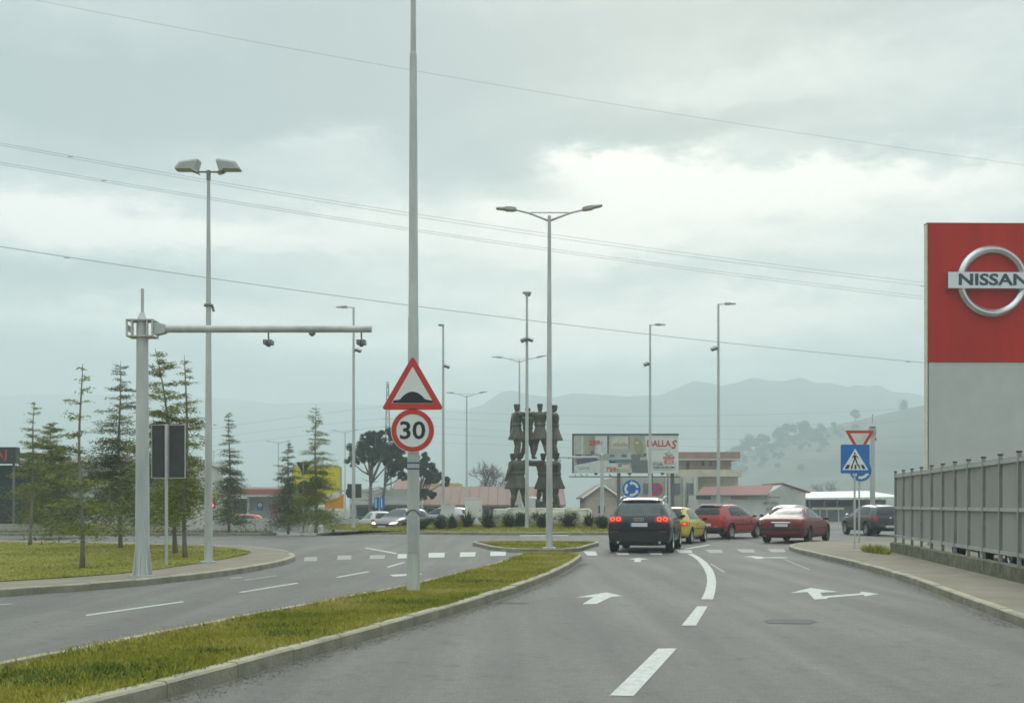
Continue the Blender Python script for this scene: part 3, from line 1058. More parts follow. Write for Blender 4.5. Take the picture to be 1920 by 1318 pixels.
plant_cedar(430, 997, 772, 36, 'lone slender cedar in front of the filling station, right of the twin-head lamp', 17, crown=0.10, dense=1.3, top_bare=0.5, blue=True, gap=0.2)
plant_cedar(541, 996, 827, 36, 'small narrow cedar left of the grey triangular sign back', 18, crown=0.14, dense=1.5, top_bare=0.5, blue=True, gap=0.18)
plant_cedar(592, 997, 757, 50, 'tall cedar with spiky top in front of the yellow sign board', 19, crown=0.10, dense=1.5, top_bare=0.42, gap=0.2)


def umbrella_pine(px_tr, px_cs, d, label, seed, base_py=975):
    r = np.random.default_rng(seed)
    b = at(px_tr, base_py, d); b.z = hgt(b.x, b.y) - 0.05
    t = thing('umbrella_pine', label, 'tree', b, 0, 'umbrella pines behind the roundabout')
    cs = []
    for px, py, rp_ in px_cs:
        p = at(px, py, d + r.uniform(-1, 1))
        cs.append((np.array(p - b), rp_ / F * d))
    tm = MB()
    top = Vector(cs[0][0])
    tm.tube([(0, 0, 0), (top.x * 0.15, 0, top.z * 0.35), (top.x * 0.4, 0.1, top.z * 0.7), tuple(top)], [0.17, 0.14, 0.11, 0.05], 8)
    for c, rr in cs[1:]:
        s = r.uniform(0.45, 0.7)
        o = Vector((top.x * s * 0.5, 0.05, top.z * s))
        tm.tube([o, o.lerp(Vector(c), 0.5) + Vector((0, 0, -0.15)), Vector(c)], [0.09, 0.06, 0.03], 6)
    for _ in range(14):
        s = r.uniform(0.25, 0.6)
        o = Vector((top.x * s * 0.5, 0.05, top.z * s))
        a = r.uniform(0, 6.28); ln = r.uniform(0.5, 1.5)
        tm.tube([o, o + Vector((math.cos(a) * ln, math.sin(a) * ln * 0.6, r.uniform(-0.3, 0.3)))], [0.035, 0.012], 4)
    tm.build('trunk', bark, t, smooth=True)
    sub = []
    for c, rr in cs:
        for _ in range(16):
            u = r.normal(size=3); u /= np.linalg.norm(u)
            sub.append((c + u * rr * r.uniform(0.5, 0.95) * np.array([1, 1, 0.75]), rr * r.uniform(0.16, 0.42)))
    V = leaf_cloud(sub, int(7000 * len(cs) ** 0.7), 0.075, r, 0.85, 0.6)
    tag(mesh_from_np('crown', V, None, 4, pine_green, t), kind='stuff')
    return t


umbrella_pine(694, [(700, 836, 27), (675, 846, 24), (730, 828, 24), (660, 866, 15), (690, 822, 20), (716, 852, 26), (705, 815, 16), (735, 812, 15), (745, 845, 20), (690, 858, 18)], 92, 'large umbrella pine with broad dark crown left of the speed sign pole', 31)
umbrella_pine(712, [(738, 864, 20), (742, 884, 17), (726, 848, 22), (754, 892, 11), (748, 872, 14)], 95, 'leaning umbrella pine with lower side crown touching the large pine', 32)
umbrella_pine(780, [(800, 880, 22), (818, 893, 18), (836, 903, 13), (794, 858, 14), (800, 926, 19), (762, 870, 15), (808, 898, 16), (785, 872, 18)], 90, 'umbrella pine with wind-swept crown behind the speed sign pole', 33)


def bare_tree(px, base_py, top_py, w_px, d, label, seed, leafy=0):
    r = np.random.default_rng(seed)
    b = at(px, base_py, d); b.z = hgt(b.x, b.y) - 0.1
    H = h_of(px, top_py, d) - b.z
    Wd = w_px / F * d
    t = thing('bare_tree', label, 'tree', b, 0)
    tm, tw = MB(), MB()
    tm.tube([(0, 0, 0), (0.05, 0, H * 0.2), (0, 0, H * 0.42)], [0.05 * H ** 0.5, 0.04 * H ** 0.5, 0.03 * H ** 0.5], 7)

    def grow(o, d_, ln, rad, lev):
        e = o + d_ * ln
        mid = o.lerp(e, 0.5) + Vector(r.normal(size=3) * ln * 0.06)
        tw.tube([o, mid, e], [rad, rad * 0.8, rad * 0.55], 4, caps=False)
        if lev == 0:
            return
        for _ in range(4 if lev > 1 else 5):
            nd_ = (d_ + Vector(r.normal(size=3)) * 0.55 + Vector((0, 0, 0.18))).normalized()
            grow(o.lerp(e, r.uniform(0.5, 1)), nd_, ln * r.uniform(0.5, 0.8), rad * 0.55, lev - 1)
    for j in range(7):
        a = 6.28 * j / 7 + r.uniform(-0.3, 0.3)
        dr = Vector((math.cos(a) * Wd / H, math.sin(a) * Wd / H, 0.75)).normalized()
        grow(Vector((0, 0, H * r.uniform(0.18, 0.42))), dr, H * 0.3, 0.012 * H, 3)
    tm.build('trunk', bark, t, smooth=True)
    tag(tw.build('crown', twig_mat, t, fix=False), kind='stuff')
    return t


bare_tree(918, 985, 858, 40, 120, 'leafless tree with fine round twig crown left of the bronze monument', 41)
bare_tree(1548, 985, 893, 48, 260, 'hazy leafless tree above the pale warehouse roof', 42)

# trees on the hill: a crown of small faces over a short stem, three shapes shared
hill_meshes = []
for s in range(3):
    r = np.random.default_rng(60 + s)
    V = leaf_cloud([(np.array([r.uniform(-1, 1) * 1.6, r.uniform(-1, 1), 2.8 + r.uniform(-0.9, 1.2)]), r.uniform(1.2, 2.1)) for _ in range(6)], 520, 0.42, r, 0.8, 0.8)
    o = mesh_from_np('crown', V, None, 4, pine_green)
    hill_meshes.append(o.data); bpy.data.objects.remove(o)
stem_mesh = MB().tube([(0, 0, -2), (0, 0, 3)], [0.35, 0.2], 6).build('trunk', bark)
stem_data = stem_mesh.data; bpy.data.objects.remove(stem_mesh)
hr = random.Random(4)
hill_spots = [(1695, 768, 1.1, 'single hill tree highest up the ridge line beside the red pylon'), (1604, 788, 1.3, 'lone round tree on the hill crest above the give way sign'),
              (1512, 816, 1.6, 'large dark tree clump midway along the hill crest'), (1540, 808, 0.9, 'small tree on the hill crest right of the large dark clump')]
for k in range(26):
    t = k / 25
    px = 1345 + 155 * t + hr.uniform(-6, 6)
    hill_spots.append((px, np.interp(px, [p[0] for p in hill_prof], [p[1] for p in hill_prof]) + hr.uniform(-4, 6), hr.uniform(0.7, 1.5), None))
for k in range(10):
    px = 1360 + 250 * hr.random()
    hill_spots.append((px, np.interp(px, [p[0] for p in hill_prof], [p[1] for p in hill_prof]) + hr.uniform(6, 40), hr.uniform(0.5, 0.9), None))
hbv = BVHTree.FromObject(hill, bpy.context.evaluated_depsgraph_get())
for hk, (px, py, sc_, lab) in enumerate(hill_spots):
    dr = (at(px, py + 2.0, 100) - Vector((0, 0, CAM_H))).normalized()
    hit = hbv.ray_cast(Vector((0, 0, CAM_H)), dr)[0]
    if hit is None:
        hit = at(px, py, 776)
    t = thing('hill_tree', lab or ('small dark tree in the hazy row along the hill crest' if hk < 30 else 'small hazy tree dotted on the open hillside below the crest'), 'tree', hit, hr.uniform(0, 6), 'single trees on the hill crest' if hk < 4 else 'trees in the row along the hill crest' if hk < 30 else 'trees dotted over the open hillside')
    t.scale = (sc_ * 1.35,) * 3
    c = link('crown', hill_meshes[hr.randrange(3)], t); tag(c, kind='stuff')
    link('trunk', stem_data, t)


wr = np.random.default_rng(77)
woods = []
for k in range(150):
    px = 1335 + 250 * wr.random() ** 1.4
    base = np.interp(px, [p[0] for p in hill_prof], [p[1] for p in hill_prof])
    dr = (at(px, base + 3 + abs(wr.normal(0, 18)), 100) - Vector((0, 0, CAM_H))).normalized()
    hit = hbv.ray_cast(Vector((0, 0, CAM_H)), dr)[0]
    if hit is not None:
        woods.append((np.array(hit) + np.array([0, 0, wr.uniform(0.6, 1.6)]), wr.uniform(1.2, 2.6)))
wv = leaf_cloud(woods, 22000, 0.55, wr, 0.8, 0.8)
tag(mesh_from_np('hillside_woods', wv, None, 4, pine_green), kind='stuff')


def shrub(px, py, hpx, wpx, d, label, seed, spiky):
    r = np.random.default_rng(seed)
    b = at(px, py, d); b.z = mound_z(b.x, b.y) - 0.01
    t = thing('shrub', label, 'shrub', b, 0, 'shrubs planted round the monument')
    H, Wd = hpx / F * d, wpx / F * d / 2
    V = []
    n = 130 if spiky else 200
    for k in range(n):
        a, e = r.uniform(0, 6.283), r.uniform(0.15, 1.5)
        ln = (H if spiky else H * 0.9) * r.uniform(0.55, 1.12)
        dv = np.array([math.cos(a) * math.cos(e) * Wd / H * 1.5, math.sin(a) * math.cos(e) * Wd / H * 1.5, math.sin(e)])
        sd_ = np.array([-math.sin(a), math.cos(a), 0]) * (0.026 if spiky else 0.02)
        o = np.array([math.cos(a), math.sin(a), 0]) * 0.06
        mid = o + dv * ln * 0.55
        tip = o + dv * ln + np.array([0, 0, -0.05 * ln])
        V += [o - sd_ * .6, o + sd_ * .6, mid + sd_, mid - sd_, mid - sd_, mid + sd_, tip + sd_ * .1, tip - sd_ * .1]
    st = MB().tube([(0, 0, -0.05), (0.01, 0, H * 0.3)], [0.06, 0.03], 6).build('stem', bark, t)
    V = np.array(V)
    if not spiky:
        V = np.concatenate([V, leaf_cloud([(np.array([r.normal() * Wd * 0.5, r.normal() * Wd * 0.5, H * r.uniform(0.3, 0.75)]), H * 0.3) for _ in range(9)], 1100, 0.045, r, 0.8, 0.5)])
    tag(mesh_from_np('leaves', V, None, 4, shrub_green, t), kind='stuff')


for k, (px, hp, wp, sp, lb) in enumerate([
        (790, 25, 34, False, 'low dark shrub just right of the speed sign pole'), (826, 30, 46, False, 'brownish bushy shrub in front of the smaller white cabinet'),
        (876, 36, 40, True, 'spiky leaved shrub in front of the large white cabinet'), (916, 34, 46, False, 'round shrub between the large cabinet and the boulders'),
        (955, 30, 40, False, 'shrub in front of the boulders left of the floodlight post'), (976, 32, 36, False, 'shrub directly left of the floodlight post foot'),
        (1018, 33, 38, False, 'shrub between floodlight post and the near double lamp'), (1066, 34, 46, False, 'dense round shrub right of the near double lamp post'),
        (1104, 30, 34, True, 'spiky shrub at the right end of the boulders'), (1130, 30, 36, False, 'shrub half hidden by the dark off-road car'), (848, 30, 26, True, 'thin spiky plant between the two white cabinets')]):
    shrub(px, 986, hp, wp, 54.0 + (k % 3) * 0.5, lb, 80 + k, sp)

# ------------------------------------------------------------------ lamp posts
def pole_tube(mb, h, r0, r1, n=14, base=True):
    mb.tube([(0, 0, -0.05), (0, 0, h * 0.33), (0, 0, h * 0.66), (0, 0, h)], [r0, r0 * 0.67 + r1 * 0.33, r0 * 0.33 + r1 * 0.67, r1], n)
    if base:
        mb.tube([(0, 0, -0.05), (0, 0, 0.03)], r0 * 1.9, 12)


def led_head(mb, o, dirx, tilt, ln=0.78, wd=0.3, th=0.10):
    """a flat tapering road lantern pointing along dirx (x, y)"""
    u = Vector((dirx[0], dirx[1], tilt)).normalized()
    v = Vector((-u.y, u.x, 0)).normalized()
    w = u.cross(v)
    secs = [(0, 0.55, 0.75), (0.12, 0.9, 1.0), (0.5, 1.0, 1.0), (0.55, 0.86, 0.6), (0.95, 0.7, 0.42), (1.0, 0.5, 0.2)]
    vs, fs = [], []
    for s, a, b in secs:
        for p, q in ((-.5, -.5), (.5, -.5), (.5, .4), (.3, .5), (-.3, .5), (-.5, .4)):
            vs.append(Vector(o) + u * (s * ln) + v * (p * a * wd) + w * (q * b * th))
    for i in range(len(secs) - 1):
        for k in range(6):
            fs.append((i * 6 + k, i * 6 + (k + 1) % 6, (i + 1) * 6 + (k + 1) % 6, (i + 1) * 6 + k))
    fs += [(5, 4, 3, 2, 1, 0), tuple(len(secs) * 6 - 6 + k for k in range(6))]
    mb.add(vs, fs)


def double_lamp(loc, h, span, label, rz=0.0, tilt=0.13):
    t = thing('street_lamp', label, 'street lamp', loc, rz, 'twin-arm street lamps along the road')
    m = MB(); pole_tube(m, h, 0.105, 0.05); m.build('pole', galv, t, smooth=True, auto=40)
    m = MB()
    m.bx((-0.05, -0.112, 0.75), (0.05, -0.09, 1.25)); m.build('service_door', galv, t)
    m = MB()
    for s in (-1, 1):
        m.tube([(0, 0, h - 0.16), (s * span * 0.10, 0, h - 0.04), (s * span * 0.22, 0, h + 0.09), (s * span * 0.36, 0, h + 0.19)], [0.035, 0.032, 0.03, 0.026], 8)
    m.tube([(-span * 0.20, 0, h + 0.10), (span * 0.20, 0, h + 0.10)], 0.018, 6)
    m.build('bracket', galv, t, smooth=True)
    for s in (-1, 1):
        m = MB(); led_head(m, (s * span * 0.34, 0, h + 0.20), (s, 0), tilt * (0.3 if s < 0 else 1.4), span * 0.21)
        m.build('lantern', lamp_body, t)
    return t


b = gp(1030, 1027.5, K)
double_lamp(b, h_of(1030, 405, b.y) - b.z, 2.95, 'tall twin-arm street lamp on the short grass island in front of the monument')
p = at(974, 945, 80); double_lamp((p.x, 80, 0), h_of(974, 675, 80), 3.75, 'twin-arm street lamp behind the monument, its arms level with the floodlight boxes')
p = at(875, 945, 88); double_lamp((p.x, 88, hgt(p.x, 88)), h_of(875, 741, 88) - hgt(p.x, 88), 3.1, 'twin-arm street lamp behind the large white cabinet')
p = at(522, 945, 140); double_lamp((p.x, 140, -.2), h_of(522, 830, 140) + .2, 3.1, 'small distant twin-arm lamp beyond the filling station')
p = at(647, 945, 130); double_lamp((p.x, 130, -.2), h_of(647, 810, 130) + .2, 3.1, 'distant twin-arm lamp showing beside the umbrella pine')
p = at(401, 945, 150); double_lamp((p.x, 150, -.2), h_of(401, 846, 150) + .2, 1.2, 'distant thin lamp post beside the twin-head floodlight lamp')


def ring_lamp(px, top, d, arm, flood, label):
    p = at(px, HY, d)
    z0 = mound_z(p.x, d)
    h = h_of(px, top, d) - z0
    t = thing('floodlight_mast', label, 'street lamp', (p.x, d, z0), 0, 'tall lamp masts round the monument')
    m = MB(); pole_tube(m, h, 0.105, 0.055); m.build('pole', galv, t, smooth=True, auto=40)
    m = MB()
    ax, ay = arm
    m.tube([(0, 0, h - 0.03), (ax * 0.55, ay * 0.55, h + 0.02)], 0.028, 7)
    m.build('bracket', galv, t, smooth=True)
    m = MB(); led_head(m, (ax * 0.35, ay * 0.35, h + 0.02), (ax, ay), -0.03, 0.62, 0.3, 0.11); m.build('lantern', lamp_body, t)
    if abs(ax) < 0.3 and ay > -0.5:
        m = MB(); m.box((0, 0, h), (0.44, 0.3, 0.07)); m.build('cross_plate', galv, t)
    for fx, fz in flood:
        zz = h_of(px, fz, d) - z0
        m = MB()
        m.tube([(0, 0, zz - 0.05), (fx * 0.2, -0.05, zz - 0.06)], 0.025, 6)
        M = Matrix.Rotation(R(22 * (1 if fx > 0 else -1)), 4, 'Y') @ Matrix.Rotation(R(25), 4, 'X')
        m.box((fx * 0.3, -0.08, zz), (0.32, 0.28, 0.14), mat=M)
        m.build('floodlight', galv_dark, t)


ring_lamp(663, 576, 58, (-0.95, 0), [(0.9, 657)], 'tall mast with arm to the left, leftmost of those round the monument')
ring_lamp(831, 612, 64, (-0.12, -0.6), [(0.8, 687)], 'tall mast with short forward lamp behind the white cabinets')
ring_lamp(988, 549, 54, (0.05, 0.5), [(-0.55, 638), (0.55, 637)], 'tall mast with T-shaped head directly in front of the bronze monument')
ring_lamp(1219, 609, 64, (0.85, 0), [(-0.8, 683)], 'tall mast passing in front of the billboard, arm to the right')
ring_lamp(1347, 570, 58, (0.95, 0), [(-0.85, 654)], 'tall mast with arm to the right, standing behind the red hatchback')

# twin-head lamp on the verge
b = gp(391, 1054, K)
h = h_of(393, 322, b.y) - K
t = thing('floodlight_lamp', 'slim lamp post with two large box-shaped heads on the grass verge', 'street lamp', b)
m = MB(); pole_tube(m, h, 0.10, 0.036); m.build('pole', galv, t, smooth=True, auto=40)
m = MB(); m.tube([(-0.36, 0, h - 0.01), (0.36, 0, h - 0.01)], 0.022, 8); m.tube([(0, 0, h - 0.2), (0, 0, h + 0.02)], 0.05, 10); m.build('cross_arm', galv_dark, t)
m = MB(); m.tube([(0, 0, h * 0.655), (0, 0, h * 0.66)], 0.11, 12); m.tube([(0.09, 0, h * 0.655), (0.12, 0, h * 0.642)], 0.03, 6); m.build('collar', galv_dark, t)
for s in (-1, 1):
    m = MB()
    prof = [(0.24, -0.09), (0.30, -0.03), (0.28, 0.04), (0.22, 0.24), (0.27, 0.27), (0.74, 0.20), (0.86, 0.04), (0.86, 0.0), (0.40, 0.0), (0.36, -0.05)]
    secs = [(-0.17, 0.78), (-0.13, 1.0), (0.13, 1.0), (0.17, 0.78)]
    vs = [(s * 0.87 * (0.5 + (a - 0.5) * k), yy * 0.87, h + 0.03 + c * k * 0.87) for yy, k in secs for a, c in prof]
    n = len(prof)
    fs = [(i * n + k, i * n + (k + 1) % n, (i + 1) * n + (k + 1) % n, (i + 1) * n + k) for i in range(3) for k in range(n)]
    tri = tessellate_polygon([[Vector((a, c, 0)) for a, c in prof]])
    fs += [tuple(q) for q in tri] + [tuple(i + 3 * n for i in q) for q in tri]
    m.add(vs, fs); m.build('lantern', lamp_body, t)


# ------------------------------------------------------------------ camera gantries
def gantry(loc, h_arm, length, rz, label, r=0.132, cams=(0.55, 0.74, 0.955), spike=0.45):
    """post and cantilever arm (along local +x) with hanging cameras"""
    t = thing('camera_gantry', label, 'gantry', loc, rz, 'traffic camera gantries')
    m = MB()
    m.tube([(0, 0, -0.05), (0, 0, h_arm * 0.5), (0, 0, h_arm + 0.17)], [r, r * 0.9, r * 0.8], 18)
    m.build('post', galv, t, smooth=True, auto=40)
    m = MB()
    for k in range(8):
        a = math.pi / 4 * k
        c, s_ = math.cos(a), math.sin(a)
        m.prism([(r * 0.9, 0), (r * 1.55, 0), (r * 1.35, 0.12), (r * 0.98, 0.55)], lambda p, q, d, c=c, s_=s_: (c * p - s_ * d, s_ * p + c * d, q), -0.012, 0.012)
    m.tube([(0, 0, -0.02), (0, 0, 0.025)], r * 1.7, 18)
    m.build('base_flange', galv, t)
    m = MB()
    for z in (-0.15, 0.15):
        m.box((0.0, 0, h_arm + z), (0.50, 0.34, 0.022))
    for x in (-0.235, -0.14, 0.14, 0.235):
        for y in (-0.155, 0.155):
            m.box((x, y, h_arm), (0.03, 0.03, 0.29))
    for x in (-0.235, 0.235):
        m.box((x, 0, h_arm), (0.022, 0.33, 0.11))
    m.build('clamp_frame', galv, t)
    m = MB()
    m.tube([(0, 0, h_arm + 0.165), (0, 0, h_arm + 0.24), (0, 0, h_arm + 0.3)], [r * 0.8, r * 0.55, 0.045], 14)
    m.tube([(0, 0, h_arm + 0.28), (0, 0, h_arm + 0.3 + spike)], 0.03, 8)
    m.build('spigot', galv, t, smooth=True, auto=40)
    m = MB()
    vs = []
    for x, s_ in ((0.25, 0.115), (0.44, 0.078)):
        vs += [(x, -s_, h_arm - s_), (x, s_, h_arm - s_), (x, s_, h_arm + s_), (x, -s_, h_arm + s_)]
    m.add(vs, [(0, 1, 2, 3), (4, 5, 6, 7), (0, 1, 5, 4), (1, 2, 6, 5), (2, 3, 7, 6), (3, 0, 4, 7)])
    m.tube([(0.4, 0, h_arm), (length, 0, h_arm)], [0.070, 0.064], 16)
    m.build('arm', galv, t, smooth=True, auto=35)
    for i, f in enumerate(cams):
        x = length * f
        m = MB()
        if i == 1:
            m.lathe([(0.0, -0.14), (0.04, -0.12), (0.07, -0.08), (0.05, -0.06)], 10, (x, 0, h_arm))
            m.build('dome_sensor', galv_dark, t, smooth=True)
            continue
        m.tube([(x, 0, h_arm - 0.05), (x, 0, h_arm - 0.22)], 0.016, 6)
        m.box((x - 0.045, 0, h_arm - 0.25), (0.07, 0.22, 0.08))
        m.box((x + 0.045, 0, h_arm - 0.25), (0.07, 0.22, 0.08))
        m.box((x, 0, h_arm - 0.31), (0.06, 0.08, 0.035))
        m.build('camera', galv_dark, t)
    return t


b = gp(267, 1080, K)
gantry(b, h_of(0, 617, b.y) - K, (698 - 268) / F * b.y, 0, 'thick grey post with long arm carrying traffic cameras on the kerbside verge')
p = at(1129, HY, 80)
gantry((p.x, 80, 0), h_of(0, 857, 80), 3.6, R(180), 'distant camera gantry in front of the billboard', 0.16, (0.55, 0.7, 0.88))
p = at(1636, HY, 51)
gantry((p.x, 51, 0), h_of(0, 806, 51), 4.0, R(70), 'camera gantry post behind the give way sign', 0.13, (0.6, 0.7, 0.9))


# ------------------------------------------------------------------ traffic signs (they face the camera, -y)
def tri_pts(s, up=True, r=0.05):
    hgt_ = s * 0.866
    p = [(-s / 2, -hgt_ / 3), (s / 2, -hgt_ / 3), (0, hgt_ * 2 / 3)] if up else [(-s / 2, hgt_ / 3), (0, -hgt_ * 2 / 3), (s / 2, hgt_ / 3)]
    return rpoly(p, r)


def clamp_band(m, z, r):
    m.tube([(0, 0, z - 0.012), (0, 0, z + 0.012)], r, 14)


b = gp(775, 1103, K)
D = b.y
t = thing('sign_pole', 'tall galvanised pole with speed bump triangle and round 30 limit sign on the grass median', 'lamp post', b)
zz = lambda py: h_of(0, py, D) - K
m = MB()
m.tube([(0, 0, -0.05), (0, 0, zz(850)), (0, 0, zz(600)), (0, 0, zz(595)), (0, 0, zz(300)), (0, 0, zz(104))], [0.108, 0.094, 0.084, 0.078, 0.066, 0.058], 20)
m.tube([(0, 0, zz(105)), (0, 0, zz(98))], [0.058, 0.046], 20)
m.tube([(0, 0, zz(98)), (0, 0, zz(-150))], [0.046, 0.04], 20)
m.build('pole', galv, t, smooth=True, auto=30)
m = MB()
zc_, zd = zz(982), zz(918)
m.tube([(0, -0.104, zc_ - 0.6), (0, -0.1045, zd)], 0.075, 8)
m2 = MB()
vs, fs = [], []
for j, (z, rr) in enumerate(((zz(1036), 0.112), (zz(968), 0.109))):
    for k in range(9):
        a = -math.pi / 2 + (k - 4) * 0.18
        vs.append((rr * math.cos(a), rr * math.sin(a), z))
for k in range(8):
    fs.append((k, k + 1, 10 + k, 9 + k))
m2.add(vs, fs)
m2.build('service_hatch', pm('hatch_grey', (0.40, 0.41, 0.40), 0.55, 0.2, 0.15, 3), t)
m = MB()
pts = []
for k in range(13):
    a = -math.pi / 2 + (k - 6) * 0.21
    pts.append((0.104 * math.cos(a), 0.104 * math.sin(a), zz(966) + 0.09 * math.cos((k - 6) / 6 * 1.5)))
m.tube(pts, 0.012, 6)
m.build('hatch_hood', galv_dark, t, smooth=True)
m = MB(); clamp_band(m, zz(868), 0.099); clamp_band(m, zz(879), 0.0995); m.build('strap', pm('blue_strap', (0.02, 0.07, 0.22), 0.5), t)
yo = -0.10
tz = zz(768) + 0.95 * 0.866 / 3
pl = MB().plate(tri_pts(0.99, True, 0.075), (0.0, yo, tz), 0.0, -0.018).build('warning_sign', sign_red, t)
MB().plate([(x, y) for x, y in rpoly([(-0.335, -0.185), (0.335, -0.185), (0, 0.395)], 0.02)], (0.0, yo, tz), -0.019, -0.021).build('sign_face', sign_white, pl)
hump = [(-0.325, -0.18), (0.325, -0.18), (0.318, -0.145), (0.225, -0.125)] + [(0.19 - 0.38 * k / 14, -0.115 + 0.115 * math.sin(math.pi * k / 14) ** 0.8) for k in range(15)] + [(-0.225, -0.13), (-0.30, -0.135)]
MB().plate(hump, (0.0, yo, tz), -0.0215, -0.023).build('bump_symbol', sign_black, pl)
m = MB(); m.box((0, -0.06, tz - 0.1), (0.3, 0.05, 0.03)); m.box((0, -0.06, tz + 0.15), (0.2, 0.05, 0.03)); m.build('sign_bracket', galv_dark, t)
oz = zz(808)
pl = MB().plate(circ(0.345, 40), (0.0, yo, oz), 0.0, -0.018).build('speed_limit_sign', sign_white, t)
m = MB(); ring_fs(m, 0.335, 0.258, (0, yo, oz), -0.0185, -0.022); m.build('red_border', sign_red, pl)
m = MB(); text_mb(m, '30', (0.0, yo - 0.0186, oz + 0.005), 0.285, 0.003, 0.018, 0, 0.40); m.build('digits', sign_black, pl)
m = MB(); m.box((0, -0.06, oz), (0.24, 0.05, 0.03)); m.build('sign_bracket', galv_dark, t)


def sign_post(loc, h, label, r=0.03, nm='traffic_sign', group=None):
    t = thing(nm, label, 'traffic sign', loc, 0, group)
    MB().tube([(0, 0, -0.05), (0, 0, h)], r, 10).build('post', galv, t, smooth=True, auto=40)
    return t


# pedestrian crossing sign
b = gp(1602.5, 1027, K); D = b.y
u = lambda px: px / F * D
t = sign_post(b, h_of(0, 836, D) - K, 'square blue pedestrian crossing sign on a thin post on the pavement')
oz = h_of(0, 860.5, D) - K
s = u(54)
pl = MB().plate(rpoly([(-s / 2, -s / 2), (s / 2, -s / 2), (s / 2, s / 2), (-s / 2, s / 2)], 0.04), (0, -0.035, oz), 0, -0.018).build('crossing_sign', sign_blue, t)
k = s / 55
MB().plate([(-25 * k, -21 * k), (25 * k, -21 * k), (0, 20 * k)], (0, -0.035, oz), -0.0185, -0.021).build('white_triangle', sign_white, pl)
m = MB()
o = (0, -0.035, oz)


def pw(poly):
    m.plate([(x * k, y * k) for x, y in poly], o, -0.0215, -0.023)


for x0, x1 in ((-20.5, -13), (-9, -5.5), (-1.5, 2.5), (7, 10), (14, 20)):
    c = 0.18
    pw([(x0, -19), (x1, -19), (x1 * 0.76, -11), (x0 * 0.76, -11)])
m.plate(circ(1.9 * k, 12, (-1.0 * k, 10.5 * k)), o, -0.0215, -0.0235)
pw([(-3.2, 7.5), (1.2, 7.5), (2.0, 0), (-2.6, 0)])
pw([(-3.0, 7.4), (-6.4, 2.2), (-5.2, 1.4), (-1.8, 5.2)])
pw([(1.0, 7.4), (5.2, 3.8), (6.2, 1.0), (5.0, 0.5), (4.0, 2.8), (0.6, 5.0)])
pw([(-2.6, 0.4), (0.2, 0.4), (-2.6, -7), (-5.2, -13.5), (-7.2, -13.0), (-4.6, -6.5)])
pw([(-0.6, 0.4), (2.0, 0.4), (3.8, -5.6), (6.0, -12.6), (4.0, -13.4), (1.4, -6.8)])
m.build('walking_figure', sign_black, pl)
# give way and roundabout sign behind it
b = gp(1611, 1016, K); D = b.y
t = sign_post(b, h_of(0, 808, D) - K, 'give way triangle above a round blue roundabout sign, behind the crossing sign')
s = u(55)
oz = h_of(0, 807, D) - K - s * 0.866 / 3
pl = MB().plate(tri_pts(s, False, 0.05), (0, -0.035, oz), 0, -0.018).build('give_way_sign', sign_red, t)
MB().plate(rpoly([(-s * 0.33, s * 0.19), (0, -s * 0.385), (s * 0.33, s * 0.19)], 0.02), (0, -0.035, oz), -0.0185, -0.021).build('sign_face', pm('sign_cream', (0.68, 0.68, 0.60), 0.5), pl)


def arrow_ring(t, o, r):
    pl = MB().plate(circ(r, 40), o, 0, -0.018).build('roundabout_sign', sign_blue, t)
    m = MB()
    ring_fs(m, r * 0.985, r * 0.95, o, -0.0182, -0.0195)
    for a0 in (100, 220, 340):
        seg = []
        n = 9
        aa = [R(a0 - 12 + (-76) * i / n) for i in range(n + 1)]
        seg = [(r * 0.74 * math.cos(a), r * 0.74 * math.sin(a)) for a in aa] + [(r * 0.50 * math.cos(a), r * 0.50 * math.sin(a)) for a in reversed(aa)]
        m.plate(seg, o, -0.0185, -0.021)
        a1 = R(a0 - 12)
        tip = R(a0 + 14)
        m.plate([(r * 0.86 * math.cos(a1), r * 0.86 * math.sin(a1)), (r * 0.38 * math.cos(a1), r * 0.38 * math.sin(a1)), (r * 0.62 * math.cos(tip), r * 0.62 * math.sin(tip))], o, -0.0185, -0.0212)
    m.build('white_arrows', sign_white, pl)


arrow_ring(t, (u(2), -0.035, h_of(0, 882, D) - K), u(21.5))
# roundabout sign beyond the dark car
p = at(1184, HY, 50); D = 50.0
t = sign_post((p.x, 50, 0), h_of(0, 902, D), 'round blue roundabout sign with white arrows above the dark off-road car')
arrow_ring(t, (0, -0.035, h_of(0, 916.5, D)), u(18.3))
# no stopping sign
p = at(1230, HY, 67); D = 67.0
t = sign_post((p.x, 67, 0.1), h_of(0, 905, D) - 0.1, 'round no stopping sign in red and blue, half hidden by a lamp mast')
o = (0, -0.035, h_of(0, 917.5, D) - 0.1)
pl = MB().plate(circ(u(13), 32), o, 0, -0.018).build('no_stopping_sign', sign_red, t)
m = MB()
r_ = u(10)
for a0 in (0, 90, 180, 270):
    aa = [R(a0 - 30 + 60 * i / 6) for i in range(7)]
    c_ = (r_ * 0.22 * math.cos(R(a0)), r_ * 0.22 * math.sin(R(a0)))
    m.plate([c_] + [(r_ * math.cos(a), r_ * math.sin(a)) for a in aa], o, -0.0185, -0.021)
m.build('blue_segments', sign_blue, pl)

